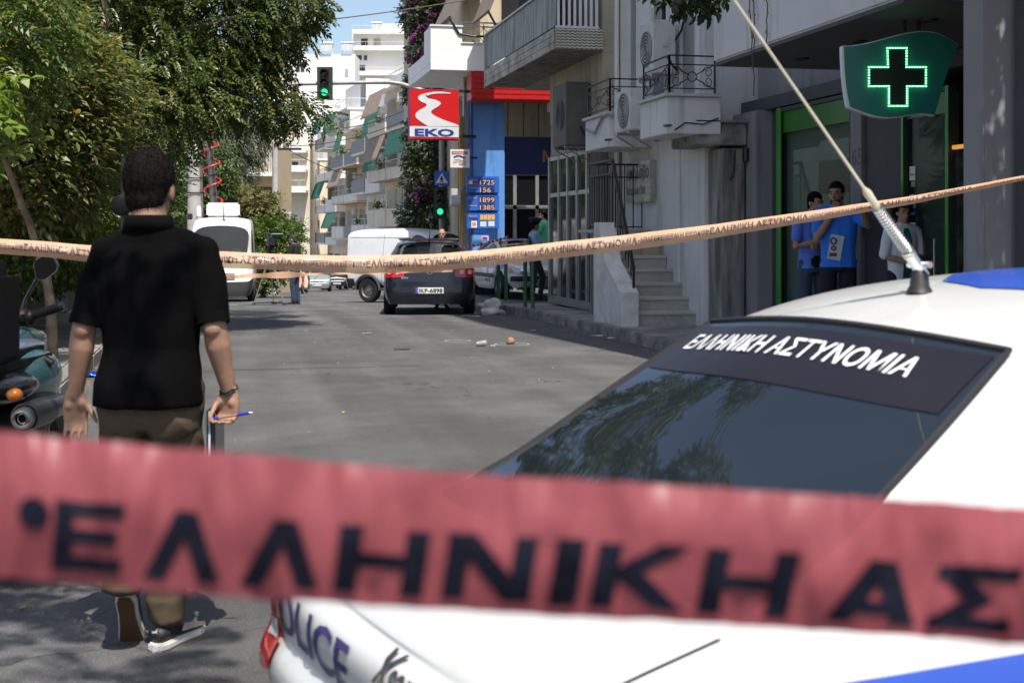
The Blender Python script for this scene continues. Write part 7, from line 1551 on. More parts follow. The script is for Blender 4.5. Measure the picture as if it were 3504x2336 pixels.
# overhead street tree on the right (branch tip hangs into the top of the picture) and one above the camera
t = thing('tree', 'dark glossy-leaved tree whose branch tip hangs into the top of the picture', 'tree', (5.75, 6.5, .15), group='street trees by the police car')
limbs((5.75, 6.5, .15), [(5.7, 6.6, 2.4), (5.2, 7.4, 3.9)], .11, barkd, t, 'trunk', seed=3); limbs((5.2, 7.4, 3.9), [(4.2, 8.4, 4.0), at(2370, -60, 9.0)], .04, barkd, t, 'branch', .03, 4)
crown('crown', [((4.9, 8.6, 5.0), (.9, 1.3, .6)), ((4.6, 7.4, 5.2), (.9, 1.0, .6)), ((5.4, 7.6, 5.4), (1.0, 1.2, .8)), ((5.2, 9.4, 5.0), (.7, .8, .5))], 1900, simbig, L_ficus, t, seed=31)
crown('branch_tip', [B(2370, -12, 9.0, .14, .15, .07), B(2320, -30, 9.0, .1, .12, .06), B(2420, -30, 9.0, .12, .1, .07)], 46, tmpl_simple(5, .10, .085, .02, .8, 19), L_ficus, t, seed=33, droop=.9)
t = tree('street tree standing on the left pavement near the motorbike, crown above the picture', Vector((-1.72, 1.14, .14)), [(-1.75, 1.2, 2.6), (-1.7, 2.4, 3.6)], .10, [[(-.9, 3.0, 4.6)], [(-2.4, 2.4, 4.8)]], [((-1.8, 3.1, 5.2), (1.2, 1.3, .8)), ((-.95, 3.3, 5.0), (.55, .8, .45)), ((-2.6, 2.4, 5.3), (1.2, 1.2, .8)), ((-1.8, 1.4, 5.4), (1.2, 1.1, .8)), ((-.6, 1.9, 5.6), (.8, .8, .5))], 1700, pin, L_dark, seed=35, droop=.4, group='street trees by the police car')
# hanging vine strands on the pharmacy overhang
for i, (px, y1) in enumerate(((2563, 330), (2580, 180), (2624, 165))):
    v = thing('hanging_vine', ['long hanging vine strand over the pharmacy fascia, leftmost of three', 'middle hanging vine strand over the pharmacy fascia', 'short hanging vine strand over the pharmacy fascia, rightmost of three'][i], 'vine', onx(px, 0, 5.32), group='vine strands on the pharmacy fascia')
    rg = random.Random(i); pts = [onx(px + rg.uniform(-4, 4) + (j * 1.5 if i == 0 else 0), -60 + (y1 + 60) * j / 12, 5.31) for j in range(13)]; MB().tube(pts, .006, 5).build('stem', M('vine_stem', (.07, .06, .04), rough=.8, var=0), v)
    for j in range(3, 12, 3): 
        p = pts[j]; s_ = Vector((0, .045, -.02)) * (1 if j % 2 else -1); MB()._add([p, p + s_ * .5 + Vector((-.01, 0, .03)), p + s_, p + s_ * .5 + Vector((-.02, 0, -.04))], [(0, 1, 2, 3)]).build('leaf', L_lime, v, fix=False)
# ================================================================== barrier tapes
def tapemat(name, col, rough, tr=.35, al=.06):
    m = bpy.data.materials.new(name); m.use_nodes = True; t = m.node_tree; L = t.links; b = t.nodes['Principled BSDF']; out = t.nodes['Material Output']
    b.inputs['Base Color'].default_value = tuple(col) + (1,); b.inputs['Roughness'].default_value = rough
    tc = t.nodes.new('ShaderNodeTexCoord'); mp = t.nodes.new('ShaderNodeMapping'); mp.inputs['Scale'].default_value = (3, 3, 14); n = t.nodes.new('ShaderNodeTexNoise'); n.inputs['Scale'].default_value = 2.2; n.inputs['Detail'].default_value = 6
    L.new(tc.outputs['Object'], mp.inputs[0]); L.new(mp.outputs[0], n.inputs['Vector']); mx_ = t.nodes.new('ShaderNodeMix'); mx_.data_type = 'RGBA'; mx_.inputs[6].default_value = tuple(v * .82 for v in col) + (1,); mx_.inputs[7].default_value = tuple(min(1, v * 1.18) for v in col) + (1,); L.new(n.outputs[0], mx_.inputs[0]); L.new(mx_.outputs[2], b.inputs['Base Color'])
    bp = t.nodes.new('ShaderNodeBump'); bp.inputs['Strength'].default_value = .25; bp.inputs['Distance'].default_value = .004; L.new(n.outputs[0], bp.inputs['Height']); L.new(bp.outputs[0], b.inputs['Normal'])
    tl = t.nodes.new('ShaderNodeBsdfTranslucent'); tl.inputs[0].default_value = tuple(col) + (1,); tp = t.nodes.new('ShaderNodeBsdfTransparent'); tp.inputs[0].default_value = tuple(min(1, v * 1.6) for v in col) + (1,)
    m1 = t.nodes.new('ShaderNodeMixShader'); m1.inputs[0].default_value = tr; m2 = t.nodes.new('ShaderNodeMixShader'); m2.inputs[0].default_value = al
    L.new(b.outputs[0], m1.inputs[1]); L.new(tl.outputs[0], m1.inputs[2]); L.new(m1.outputs[0], m2.inputs[1]); L.new(tp.outputs[0], m2.inputs[2]); L.new(m2.outputs[0], out.inputs[0]); return m
STROKES = {'Ι': [[(.5, 0), (.5, 1)]], 'Ε': [[(0, 0), (0, 1)], [(0, .89), (1, .89)], [(0, .5), (.9, .5)], [(0, .11), (1, .11)]], 'Λ': [[(0, 0), (.5, 1), (1, 0)]], 'Η': [[(0, 0), (0, 1)], [(1, 0), (1, 1)], [(0, .5), (1, .5)]], 'Ν': [[(0, 0), (0, 1)], [(0, 1), (1, 0)], [(1, 0), (1, 1)]],
           'Κ': [[(0, 0), (0, 1)], [(.05, .42), (.95, 1)], [(.3, .56), (1, 0)]], 'Α': [[(0, 0), (.5, 1), (1, 0)], [(.22, .26), (.78, .26)]], 'Σ': [[(1, .89), (0, .89)], [(.02, .9), (.55, .5), (.02, .1)], [(0, .11), (1, .11)]], 'Τ': [[(0, .89), (1, .89)], [(.5, .9), (.5, 0)]], 'Υ': [[(0, 1), (.5, .45), (1, 1)], [(.5, .5), (.5, 0)]]}
def stroke_geo(c):
    """bold block capital from one outline: strokes of even weight merged by a 2D raster-free union of quads with small lifts"""
    w, hw = (.30 if c == 'Ι' else 1.12), .145; vs, fs = [], []
    for pl in STROKES[c]:
        for (x0, y0), (x1, y1) in zip(pl[:-1], pl[1:]):
            X0, X1 = hw + x0 * (w - 2 * hw), hw + x1 * (w - 2 * hw); dx, dy = X1 - X0, y1 - y0; n = math.hypot(dx, dy); horiz = abs(dy) < 1e-6; vert = abs(dx) < 1e-6; h = .11 if horiz else hw; i = len(vs)
            if horiz: q = [(min(X0, X1) - hw * (c not in 'ΗΑ'), y0 - h), (max(X0, X1) + hw * (c not in 'ΗΑ') * .6, y0 - h), (max(X0, X1) + hw * (c not in 'ΗΑ') * .6, y0 + h), (min(X0, X1) - hw * (c not in 'ΗΑ'), y0 + h)]
            else:
                e = h if vert else h * min(1.35, n / abs(dy)); q = [(X0 - e, y0), (X0 + e, y0), (X1 + e, y1), (X1 - e, y1)]
            vs += q; fs.append((i, i + 1, i + 2, i + 3))
    v = np.array(vs); return v, fs, w
S2F = 3504 / 2352
def curve(keys): a = np.array(keys, float); return lambda x: float(np.interp(x, a[:, 0] * S2F, a[:, 1] * S2F))
def tape(label, top, bot, depth, x0, x1, mat, bulge, texts, inkmat, nx=160, nv=9, wob=0., seed=0):
    T, Bm = curve(top), curve(bot); D = (lambda x: float(np.interp(x, [d_[0] * S2F for d_ in depth], [d_[1] for d_ in depth])))
    def P(px, v, e=0.):
        y = Bm(px) + (T(px) - Bm(px)) * v; d = D(px); w = wob * (mnoise.noise(Vector((px * .006, v * 1.2, seed))) + .5 * mnoise.noise(Vector((px * .02, v * 2.5, seed + 3))))
        return at(px, y + w / d * F * .15, d - bulge * (1 - (2 * v - 1) ** 2) - e + w)
    t = thing('barrier_tape', label, 'barrier tape', P((x0 + x1) / 2, 0)); k = MB(); k.grid([[P(x0 + (x1 - x0) * i / nx, j / nv) for j in range(nv + 1)] for i in range(nx + 1)]); k.build('strip', mat, t, smooth=2)
    for s, px, w, v0, v1, shear in texts:
        vv, ff_, tw_ = stroke_geo(s[1:]) if s[0] == '#' else text_geo(s, .012)
        if px + w < x0 or px > x1: continue
        bm = bmesh.new(); q = [bm.verts.new((a, c, .00022 * (n_ // 4) if s[0] == '#' else 0)) for n_, (a, c) in enumerate(vv)]
        for f in ff_:
            try: bm.faces.new([q[i] for i in f])
            except ValueError: pass
        for _ in range(3):
            Lg = [e for e in bm.edges if e.calc_length() > .22]
            if not Lg: break
            bmesh.ops.subdivide_edges(bm, edges=Lg, cuts=1); bmesh.ops.triangulate(bm, faces=bm.faces)
        bm.verts.index_update(); k = MB(); k._add([P(px + x.co.x / tw_ * w + shear(px + x.co.x / tw_ * w) * (x.co.y - .5), v0 + (v1 - v0) * x.co.y, .0012 * D(px) + .0006 + x.co.z) for x in bm.verts], [tuple(x.index for x in f.verts) for f in bm.faces]); bm.free()
        k.build('printed_lettering', inkmat, t, fix=False, smooth=2)
    return t
pink = tapemat('pink_tape', (.34, .08, .096), .36, .3, .07); ink = M('tape_ink_navy', (.004, .005, .014), spec=.2, rough=.6, var=.15, scale=30)
z0 = lambda x: 0.
sh = lambda x: 12 + 42 * max(0, min(1, x / 3000))
tape('pink-red police tape with dark Greek capitals stretched close in front of the camera', [(-9000, 700), (-1900, 930), (0, 990), (235, 1012), (1020, 1085), (1500, 1110), (2352, 1165), (4300, 1300), (14000, 1950)], [(-9000, 900), (-1900, 1200), (0, 1325), (600, 1375), (1200, 1410), (1800, 1442), (2352, 1480), (4300, 1620), (14000, 2250)], [(-9000, .85), (-1900, .72), (0, .70), (2352, .735), (4300, .78), (14000, 1.0)], -9000 * S2F, 14000 * S2F, pink, .006,
     [('•', 40 * S2F, 75 * S2F, .17, .78, z0)] + [('#' + c_, x_ * S2F, w_ * S2F, .085 - .012 * x_ / 2352, .57 - .02 * x_ / 2352, sh) for c_, x_, w_ in (('Ε', 122, 168), ('Λ', 335, 175), ('Λ', 558, 180), ('Η', 772, 208), ('Ν', 1022, 205), ('Ι', 1268, 68), ('Κ', 1364, 212), ('Η', 1612, 212), ('Α', 1912, 205), ('Σ', 2142, 200), ('Τ', 2372, 200), ('Υ', 2600, 200))], ink, 1400, 10, .008, 1)
orange = tapemat('orange_tape', (.84, .52, .35), .085, .25, .2); ink2 = M('tape_ink_dark', (.10, .085, .095), rough=.35, var=.1)
tx = []
for st_ in (-335, 55, 447, 842, 1240, 1632, 2010):
    tx += [('•ΕΛΛΗΝΙΚΗ ΑΣΤΥΝΟΜΙΑ', (st_ - 8) * S2F, 232 * S2F, .32, .80, z0), ('•ΑΠΑΓΟΡΕΥΕΤΑΙ Η ΕΙΣΟΔΟΣ', (st_ + 226) * S2F, 160 * S2F, .36, .70, z0)]
tape('orange police tape with repeated dark Greek lettering sagging across the whole street', [(-500, 520), (0, 548), (100, 554), (200, 563), (400, 575), (500, 577), (700, 585), (840, 588), (1000, 583), (1100, 575), (1450, 538), (1650, 514), (1900, 479), (2100, 449), (2352, 403), (2700, 330)], [(-500, 556), (0, 583), (100, 590), (200, 601), (400, 613), (500, 615), (700, 623), (840, 628), (1000, 622), (1100, 614), (1450, 574), (1650, 545), (1900, 503), (2100, 468), (2352, 414), (2700, 336)], [(-500, 5.9), (0, 6.0), (840, 6.2), (1450, 6.6), (2352, 8.0), (2700, 8.6)], -500 * S2F, 2700 * S2F, orange, .03, tx, ink2, 220, 8, .012, 5)
k = MB(); rg = random.Random(2); P_ = []
for i in range(61):
    px = (480 + 560 * i / 60) * S2F; py = (636 - 4 * sin(i / 60 * pi) - 14 * (i / 60) ** 2) * S2F; h = (.020 + .012 * max(0, cos(i * .35))) if i < 24 else .010; c = at(px, py, 6.3); P_.append([c - Vector((0, 0, h / 2)), c + Vector((0, .006 * sin(i * .8), h / 2))])
k.grid(P_); tag(k.build('loose_tape_strand', orange, None, smooth=2), 'narrow twisted strand of orange tape hanging below the main tape', 'barrier tape')
rw = thing('barrier_tape', 'twisted red and white striped tape in front of the police car at the filling station', 'barrier tape', at(1660, 850, 28.5)); pw, pr_ = M('tape_white', (.62, .62, .62), rough=.4, var=0), M('tape_red', (.48, .02, .02), rough=.4, var=0)
N = 26
pts = [at(1572 + 170 * i / N, 848 - 38 * (i / N) + 5 * sin(pi * i / N), 28.4 + .6 * i / N) for i in range(N + 1)]
for i in range(N): MB().bar(pts[i], pts[i + 1], .012, .05 + .02 * sin(i * 1.3)).build('stripe', pr_ if i % 2 else pw, rw)

# ================================================================== motorbike at the left edge
mbk = thing('motorbike', 'parked motorbike with teal side panels, silver exhaust and a black mirror', 'motorbike', at(60, 2030, 5.42))
teal = M('teal_paint', (.028, .075, .083), rough=.25, var=.04, coat=.7); blk = M('bike_black', (.006, .006, .0065), rough=.5, spec=.2, var=.1); blkg = M('bike_gloss_black', (.008, .008, .009), rough=.2, coat=.5, var=0)
RV, FV, UV = Vector((CT, -ST, 0)), Vector((ST, CT, 0)), Vector((0, 0, 1)); RB = Matrix((RV, FV, UV)).transposed()
def mp(px, py, d): return at(px, py, d)
# mirror: shell, glass and stem
k = MB(); oc = [(113, 905), (118, 890), (150, 871), (168, 869), (182, 880), (195, 905), (196, 915), (186, 930), (150, 957), (135, 961), (124, 955), (117, 935)]
k.prism([mp(x, y, 6.30) for x, y in oc], FV * .035); mi = k.build('mirror_shell', M('mirror_chrome_edge', (.20, .20, .20), rough=.2, metal=.8), mbk, bevel=.006)
k = MB(); k.prism([mp(153 + (x - 153) * .93, 914 + (y - 914) * .93, 6.295) for x, y in oc], FV * .004); k.build('mirror_glass', M('mirror_dark_reflection', (.006, .006, .007), rough=.2, spec=.1, var=0), mi)  # dark reflection put into the glass colour
MB().tube([mp(128, 955, 6.32), mp(108, 985, 6.33), mp(86, 1025, 6.34), mp(78, 1060, 6.34)], [.012, .008, .008, .010], 8).build('mirror_stem', blkg, mbk, smooth=True)
MB().tube([mp(-60, 1110, 6.45), mp(20, 1100, 6.38), mp(70, 1085, 6.33)], .016, 10).build('handlebar', blk, mbk, smooth=True)
k = MB(); k.tube([mp(118, 1078, 6.32), mp(180, 1058, 6.30), mp(212, 1047, 6.29)], [.021, .022, .021], 14); k.build('handlebar_grip', blk, mbk, smooth=True); MB().cyl(mp(205, 1049, 6.29), mp(218, 1045, 6.29), .024, 14).build('bar_end', blkg, mbk, smooth=True)
MB().ball(mp(75, 1085, 6.34), (.05, .05, .045), 14, 10).build('switch_block', blk, mbk, smooth=True); MB().ball(mp(102, 1085, 6.33), (.03, .04, .035), 12, 8).build('throttle_housing', blk, mbk, smooth=True)
MB().tube([mp(95, 1075, 6.40), mp(150, 1072, 6.42), mp(215, 1062, 6.42), mp(222, 1068, 6.41)], [.010, .008, .007, .010], 8).build('brake_lever', blkg, mbk, smooth=True)
MB().bar(mp(74, 1071, 6.29), mp(82, 1070, 6.29), .006).build('switch_button', redlens, mbk)
# bodywork
k = MB(); k.ball(mp(75, 1300, 5.95), (.135, .36, .15), 22, 14, RB); k.build('side_panel', teal, mbk, smooth=True)
k = MB(); k.ball(mp(60, 1175, 6.15), (.065, .35, .07), 20, 12, RB); k.build('tank', teal, mbk, smooth=True)
k = MB(); k.ball(mp(60, 1200, 6.0), (.075, .32, .05), 20, 12, RB); k.build('tank_cover', M('tank_blue_grey', (.10, .12, .17), rough=.25, coat=.5), mbk, smooth=True)
k = MB(); k.box((-.20, -.16, -.21), (.13, .16, .22)); ob = k.build('top_case', blk, mbk, bevel=.055, org=None); ob.matrix_local = Matrix.Translation(mp(-75, 1085, 5.45) - ORG[mbk.name]) @ Matrix.Rotation(-TH, 4, 'Z')
for v in ob.data.vertices: v.co += ORG[mbk.name]
k = MB(); k.box((-.14, -.45, -.05), (.14, .35, .05)); ob = k.build('seat', blk, mbk, bevel=.035); ob.matrix_local = Matrix.Translation(mp(-20, 1240, 5.75) - ORG[mbk.name]) @ Matrix.Rotation(-TH, 4, 'Z')
for v in ob.data.vertices: v.co += ORG[mbk.name]
k = MB(); k.ball(mp(60, 1400, 5.75), (.135, .40, .075), 20, 12, RB); k.build('lower_panel', blk, mbk, smooth=True)
k = MB(); k.ball(mp(20, 1330, 5.45), (.10, .28, .065), 18, 10, RB); k.build('tail_cowl', blkg, mbk, smooth=True)
k = MB(); k.ball(mp(50, 1350, 5.24), (.032, .03, .026), 14, 10, RB); k.build('indicator', orlens, mbk, smooth=True); MB().tube([mp(50, 1350, 5.28), mp(5, 1350, 5.4)], .010, 8).build('indicator_stem', blk, mbk)
c = mp(75, 1432, 5.2)
ex = MB().lathe([(.026, -.03), (.028, 0), (.040, .0), (.044, .006), (.046, .02), (.046, .45)], c, FV, 28).build('exhaust', M('exhaust_steel', (.30, .29, .28), rough=.3, metal=.9, var=.1), mbk, smooth=True)
MB().lathe([(.0, .01), (.022, .01), (.026, -.004), (.031, -.004), (.034, .02)], c, FV, 24).build('exhaust_tip', chrome, ex, smooth=True); MB().lathe([(.0, .012), (.017, .012)], c - FV * .006, FV, 20).build('exhaust_bore', M('bore_black', (.004, .004, .004), rough=1, var=0), ex)  # flat black disc drawn in the pipe mouth
k = MB(); k.lathe([(.050, .03), (.056, .03), (.056, .26), (.050, .26)], c, FV, 28); k.build('exhaust_shield', M('shield_grey', (.07, .07, .075), rough=.35, metal=.4), ex, smooth=True)
MB().prism([mp(112, 1378, 5.55), (mp(186, 1392, 5.55)), mp(188, 1425, 5.55), mp(176, 1442, 5.55), mp(150, 1432, 5.55), mp(130, 1405, 5.55)], FV * .02).build('footrest_bracket', blk, mbk, bevel=.004); MB().tube([mp(184, 1396, 5.56), mp(228, 1383, 5.58)], .012, 8).build('footrest', blk, mbk, smooth=True)
MB().tube([mp(150, 1228, 5.95), mp(178, 1245, 5.95)], .020, 10).build('crash_bobbin', blk, mbk, smooth=True)
def bwheel(px, d, R=.30, w=.15):
    p = at(px, 900, d); c = Vector((p.x, p.y, R)); k = MB(); k.lathe([(R * .66, -w * .42), (R * .86, -w / 2), (R * .97, -w * .32), (R, 0), (R * .97, w * .32), (R * .86, w / 2), (R * .66, w * .42)], c, RV, 32); o = k.build('wheel', rubber, mbk, smooth=True)
    k = MB(); k.lathe([(R * .67, -.05), (R * .62, -.02), (R * .62, .02), (R * .67, .05)], c, RV, 28)
    for i in range(5): a = 2 * pi * i / 5; k.bar(c, c + (FV * cos(a) + UV * sin(a)) * R * .64, .03, .022)
    k.build('rim', blkg, o)
bwheel(60, 5.72); bwheel(150, 7.15, .30, .12)
MB().tube([at(150, 900, 7.1) * 1 + Vector((0, 0, -at(150, 900, 7.1).z + .3)), mp(70, 1110, 6.5)], .028, 10).build('fork', blk, mbk)
k = MB(); k.ball(mp(30, 1480, 6.1), (.14, .32, .16), 16, 10, RB); k.build('engine', M('engine_dark', (.03, .03, .032), rough=.5, metal=.4), mbk, smooth=True)
k = MB(); k.ball(mp(-40, 1090, 6.75), (.16, .16, .15), 18, 12, RB); k.build('front_cowl', blk, mbk, smooth=True)
MB().tube([mp(-40, 1500, 5.9), (mp(-75, 1500, 5.9).x, mp(-75, 1500, 5.9).y, .01)], .012, 8).build('side_stand', blk, mbk)

# ================================================================== television camera on a tripod
q = at(925, 900, 33.4); gq = gz(q.y); tp_ = thing('tripod', 'metal camera tripod with a spreader standing in the road', 'tripod', (q.x, q.y, gq)); tmet = M('tripod_metal', (.36, .34, .30), rough=.4, metal=.6, var=.05); hd_ = Vector((q.x, q.y, gq + 1.28))
for i, a in enumerate((pi * 1.15, pi * 1.85, pi * .5)):
    ft = Vector((q.x, q.y, gq + .03)) + (RV * cos(a) + FV * sin(a)) * .42; k = MB(); s_ = (ft - hd_).cross(UV).normalized() * .025
    k.bar(hd_ + s_, hd_.lerp(ft, .55) + s_, .018); k.bar(hd_ - s_, hd_.lerp(ft, .55) - s_, .018); k.bar(hd_.lerp(ft, .45), ft, .02); o = k.build('leg', tmet, tp_); MB().ball(hd_.lerp(ft, .5), .03).build('leg_clamp', blackm, o); MB().ball(ft, (.05, .05, .03)).build('foot', blackm, o); MB().bar(ft + UV * .02, Vector((q.x, q.y, gq + .06)), .025).build('spreader_arm', blackm, tp_)
MB().cyl(hd_ - UV * .06, hd_ + UV * .05, .06).build('head_bowl', blackm, tp_, smooth=True)
cm = thing('television_camera', 'black shoulder television camera mounted on the tripod', 'camera', hd_ + UV * .06, -TH + radians(20), local=True); cmm = M('camera_black', (.018, .02, .026), rough=.4, var=.1)
MB().box((-.08, -.25, .12), (.08, .22, .34)).build('body', cmm, cm, bevel=.02); MB().cyl((0, .22, .23), (0, .42, .23), .06).build('lens', cmm, cm, smooth=True); MB().cyl((.02, -.02, .40), (.30, -.06, .40), .045).build('viewfinder', cmm, cm, smooth=True); MB().box((-.05, -.36, .14), (.05, -.251, .32)).build('battery', cmm, cm, bevel=.01); MB().tube([(0, -.2, .34), (0, -.15, .42), (0, .12, .42), (0, .18, .34)], .015, 8).build('handle', cmm, cm); MB().box((-.06, -.06, 0), (.06, .06, .119)).build('tripod_plate', cmm, cm, bevel=.01); MB().cyl((-.14, .05, .25), (-.07, .05, .25), .03).build('microphone', M('mic_grey', (.12, .12, .13)), cm)
tag(MB().tube([Vector((q.x + .3, q.y, gq + .1)), Vector((q.x + .1, q.y - .1, gq + .02)), Vector((q.x - .8, q.y - .3, gq + .015)), Vector((q.x - 2.5, q.y - .2, gq + .015)), Vector((q.x - 4.5, q.y + .6, gz(q.y) + .01))], .012, 6).build('camera_cable', blackm, None), 'black cable lying on the road from the tripod towards the van', 'cable')

# ================================================================== scooter and rider
q = at(1042, 900, 64); gq = gz(q.y); sc_ = thing('scooter', 'red scooter with a cream leg shield facing the camera', 'scooter', (q.x, q.y, gq), radians(180) - TH, local=True); scr = M('scooter_red', (.40, .05, .03), rough=.3, coat=.5, var=.05); scc = M('scooter_cream', (.62, .55, .42), rough=.4, var=.05)
for y in (-.6, .62): k = MB(); k.lathe([(.15, -.045), (.21, -.05), (.24, 0), (.21, .05), (.15, .045)], (0, y, .24), (1, 0, 0), 20); o = k.build('wheel', rubber, sc_, smooth=True); MB().lathe([(0, -.03), (.15, -.04), (.15, .04), (0, .03)], (0, y, .24), (1, 0, 0), 16).build('rim', alloy, o)
k = MB(); k.prism([(-.20, .38, .30), (.20, .38, .30), (.24, .36, .6), (.16, .33, .88), (-.16, .33, .88), (-.24, .36, .6)], (0, -.04, .0)); k.build('leg_shield', scc, sc_, bevel=.01); MB().box((-.05, .385, .3), (.05, .47, .9)).build('front_panel', scr, sc_, bevel=.02); MB().ball((0, .62, .42), (.07, .2, .14)).build('mudguard', scr, sc_, smooth=True); MB().box((-.16, -.7, .42), (.16, .0, .78)).build('rear_body', scr, sc_, bevel=.06); MB().box((-.14, -.6, .781), (.14, .05, .86)).build('seat', blackm, sc_, bevel=.03); MB().box((-.15, .0, .22), (.15, .34, .28)).build('footboard', scc, sc_, bevel=.01)
MB().tube([(-.33, .25, 1.0), (-.1, .33, 1.0), (.1, .33, 1.0), (.33, .25, 1.0)], .018, 8).build('handlebar', blackm, sc_); MB().ball((0, .40, .96), (.09, .06, .08)).build('headlight', clearlens, sc_, smooth=True)
pr, jr, sr = person('scooter rider in black helmet and purple jacket', (q.x, q.y, gq), radians(180) - TH, dict(lh=(-.10, -.25, .88), rh=(.10, -.25, .88), lk=(-.20, .15, .72), rk=(.20, .15, .72), la=(-.22, .12, .30), ra=(.22, .12, .30), ls=(-.19, -.18, 1.36), rs=(.19, -.18, 1.36), le=(-.30, .0, 1.12), re=(.30, .0, 1.12), lw=(-.30, .22, 1.01), rw=(.30, .22, 1.01), neck=(0, -.17, 1.45), head=(0, -.14, 1.60)), 1.75, M('purple_jacket', (.055, .045, .14), rough=.8), jean, shd, sleeve=1.8, hair=False, bald=True, voxel=.018, long_top=.84)
k = MB(); k.ball(jr['head'] + Vector((0, -.01, .03)), (.13, .15, .14), 18, 12); k.build('helmet', blkg, pr, smooth=True); MB().ball(jr['head'] + Vector((0, .06, .005)), (.10, .09, .045), 14, 8).build('visor', M('visor', (.05, .05, .06), rough=.1, var=0), pr, smooth=True)

# ================================================================== roadside bits
q = at(425, 900, 11.5); rm_ = thing('round_sign', 'round dark sign seen from behind on a black pole beside the walking man', 'sign', (q.x, q.y, .14)); MB().tube([(q.x, q.y, .14), (q.x, q.y, at(425, 540, 11.5).z)], .028, 10).build('pole', blackm, rm_, smooth=True)
MB().lathe([(0, .0), (.07, .0), (.088, .012), (.092, .03), (.08, .035), (0, .035)], at(412, 702, 11.45), FV, 28).build('disc', M('sign_back', (.004, .004, .005), rough=.6, spec=.2, var=.1), rm_, smooth=True)
q = at(330, 900, 22); bs_ = thing('bus_stop_sign', 'narrow bus stop panel standing against the dark bushes', 'sign', (q.x, q.y, .1)); MB().tube([(q.x, q.y, .1), (q.x, q.y, at(330, 716, 22).z)], .03, 8).build('post', pole_g, bs_); a, c = at(316, 716, 21.95), at(341, 760, 21.95); m_ = (a + c) / 2
def flat(c0, w, h, mat, nm, par, e=0.): k = MB(); k.prism([c0 - RV * w / 2 - UV * h / 2 - FV * e, c0 + RV * w / 2 - UV * h / 2 - FV * e, c0 + RV * w / 2 + UV * h / 2 - FV * e, c0 - RV * w / 2 + UV * h / 2 - FV * e], FV * .012); return k.build(nm, mat, par)
flat(at(328, 736, 21.95), .13, .2, M('stop_red', (.30, .10, .07), var=.1), 'top_panel', bs_); flat(at(328, 735, 21.9), .10, .05, M('stop_cream', (.45, .40, .30), var=.1), 'print', bs_); flat(at(330, 790, 21.95), .13, .30, M('stop_grey', (.16, .17, .18), var=.1), 'timetable', bs_); flat(at(330, 788, 21.92), .10, .24, M('timetable_paper', (.32, .33, .34), var=.2, scale=40), 'paper', bs_)
def gp(px, py, z=0.): d = F * (HC - z) / (py - V0); p = at(px, py, d); return Vector((p.x, p.y, gz(p.y) + z))
rg = random.Random(5)
def crumple(name, label, cat, c, r, mat, seed, n=14, m=9, amp=.5):
    k = MB(); k.ball((0, 0, 0), r, n, m); V = []
    for v in k.v:
        p = Vector(v); f = 1 + amp * mnoise.noise(Vector((v[0] / r[0] * 1.7 + seed, v[1] / r[1] * 1.7, v[2] / r[2] * 1.7))); V.append(tuple(Vector(c) + p * f + Vector((0, 0, r[2] * .8))))
    k.v = V; o = k.build(name, mat, None, smooth=2, org=c); return tag(o, label, cat)
crumple('plastic_bag', 'crumpled white plastic bag lying against the right kerb', 'bag', gp(1678, 1065), (.26, .2, .15), M('bag_white', (.58, .60, .60), rough=.3, var=.1), 3, 18, 12, .8)
crumple('crisp_packet', 'shiny blue crumpled crisp packet by the left kerb', 'packet', gp(320, 1290), (.08, .06, .03), M('packet_blue', (.02, .07, .42), rough=.2, metal=.5, var=.15, scale=30), 5, 14, 9, .9)
crumple('stone', 'reddish stone lying inside a chalk ring on the road', 'stone', gp(1748, 1178), (.05, .04, .05), M('stone_red', (.40, .20, .13), rough=.9, var=.15), 8)
cup = gp(1645, 1186); cu_ = thing('plastic_cup', 'crushed clear plastic cup lying on the road', 'cup', cup); MB().tube([cup + Vector((-.06, 0, .035)), cup + Vector((.07, .02, .045))], [.028, .042], 16, cap=False).build('wall', M('clear_plastic', (.6, .62, .62), rough=.15, trans=.6, var=0), cu_, smooth=True); MB().cyl(cup + Vector((-.063, 0, .035)), cup + Vector((-.058, 0, .035)), .029).build('base', M('clear_plastic', (.6, .62, .62)), cu_)
chalk = M('chalk_line', (.42, .42, .41), rough=.95, var=.25, scale=30)
def ring(label, c, rx, ry):
    k = MB(); n = 40; P = []
    for i in range(n + 1): a = 2 * pi * i / n; w = .012 * (.6 + .6 * rg.random()); P.append([c + RV * (cos(a) * (rx - w)) + FV * (sin(a) * (ry - w)) + UV * .004, c + RV * (cos(a) * (rx + w)) + FV * (sin(a) * (ry + w)) + UV * .004])
    k.grid(P); tag(k.build('chalk_ring', chalk, None), label, 'chalk mark', 'chalk rings on the road')
ring('chalk ring on the road around the reddish stone', gp(1752, 1178), .22, .20); ring('chalk ring on the road left of the plastic cup', gp(1566, 1166), .17, .17)
def paper(label, px, py, w, h, mat, z=.006): 
    c = gp(px, py); a = rg.uniform(0, 3); u, v = RV * cos(a) + FV * sin(a), FV * cos(a) - RV * sin(a); k = MB(); k.grid([[c + u * w * (i / 3 - .5) + v * h * (j / 3 - .5) + UV * (z + .012 * rg.random()) for j in range(4)] for i in range(4)]); tag(k.build('paper_scrap', mat, None, smooth=2), label, 'paper', 'paper scraps on the road')
pap = M('scrap_paper', (.60, .60, .58), rough=.8, var=.08)
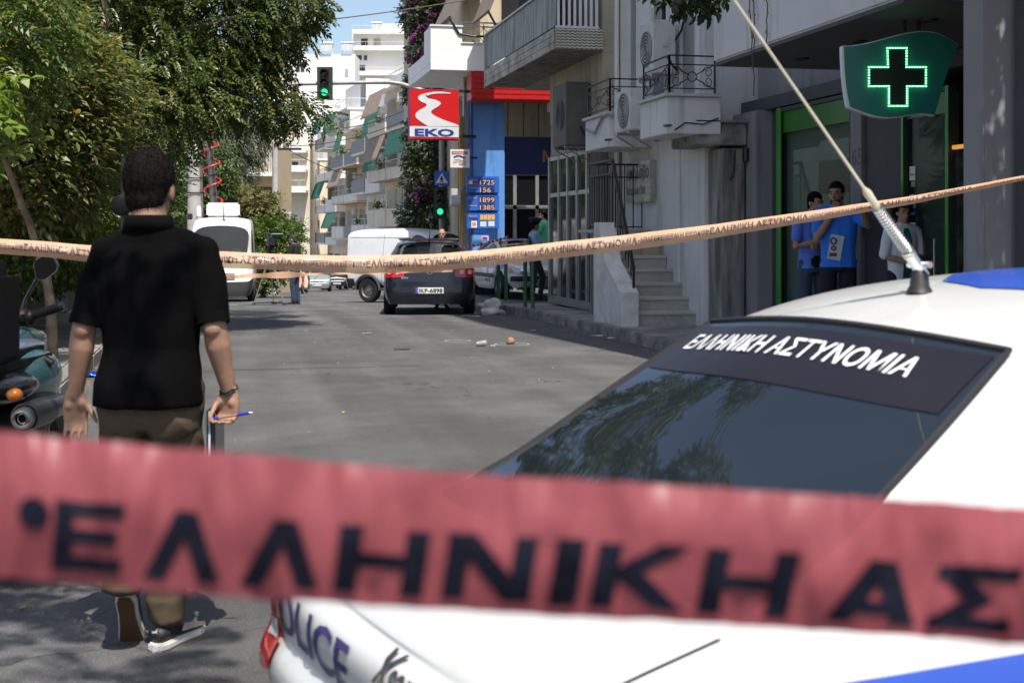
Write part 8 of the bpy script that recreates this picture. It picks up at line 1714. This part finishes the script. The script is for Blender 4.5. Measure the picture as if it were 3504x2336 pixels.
for lb, px, py, w, h in (('long paper scrap lying behind the hatchback wheel', 1610, 1073, .32, .2), ('white paper scrap by the kerb near the stair', 2040, 1150, .2, .14), ('paper scrap in the gutter next to the stair', 2085, 1158, .16, .10), ('small white slip on the road before the hatchback', 1256, 1140, .14, .04), ('white slip lying right of the chalk rings', 1825, 1131, .15, .05), ('paper lying at the foot of the slim tree', 232, 1224, .25, .12), ('tan paper scrap beside the plastic cup', 1688, 1185, .09, .04)): paper(lb, px, py, w, h, pap)
fl = MB()
for _ in range(900):
    y = rg.uniform(4, 30); x = rg.uniform(XL + .05, XK - .05); r_ = rg.random()
    if r_ < .40: x = XK - abs(rg.gauss(0, .25)) - .02
    elif r_ < .75: x = XL + abs(rg.gauss(0, .22)) + .02
    s = rg.uniform(.008, .022); a = rg.uniform(0, 6.28); u, v = Vector((cos(a), sin(a), 0)), Vector((-sin(a), cos(a), 0)); c = Vector((x, y, gz(y) + .006)); fl._add([c - u * s, c + v * s * .5 + UV * .004, c + u * s + UV * .006, c - v * s * .5], [(0, 1, 2, 3)])
o = fl.build('fallen_leaves', leafmat('dry_leaf', (.42, .30, .07), .5, .1, .7), None, fix=False); tag(o, 'small dry yellow leaves scattered over the road and gutters', 'leaves', kind='stuff')
tw = MB(); c = gp(1375, 1197); tw.tube([c + RV * -.1 + UV * .008, c + UV * .012, c + RV * .1 + FV * .03 + UV * .008], .008, 5); tw.tube([c + UV * .01, c + RV * .04 - FV * .06 + UV * .008], .006, 5); tag(tw.build('twig', barkd, None), 'dark dry twig lying in the middle of the road', 'twig')
# tar seams in the asphalt
for lb, yy, x0_, x1_ in (('dark tar seam across the road before the hatchback', 21.5, -1.2, 3.4), ('dark tar seam across the road near the tripod', 27.4, -1.2, 2.8), ('dark tar seam across the middle of the road', 14.6, -.6, 2.2)):
    k = MB(); P = []
    for i in range(31): x = x0_ + (x1_ - x0_) * i / 30; y = yy + .06 * mnoise.noise(Vector((x * 1.5, yy, 0))) + .05 * x * .3; P.append([(x, y - .012, gz(y) + .004), (x, y + .012, gz(y) + .004)])
    k.grid(P); o = k.build('tar_seam', M('tar', (.045, .045, .046), rough=.7, var=.1), road)
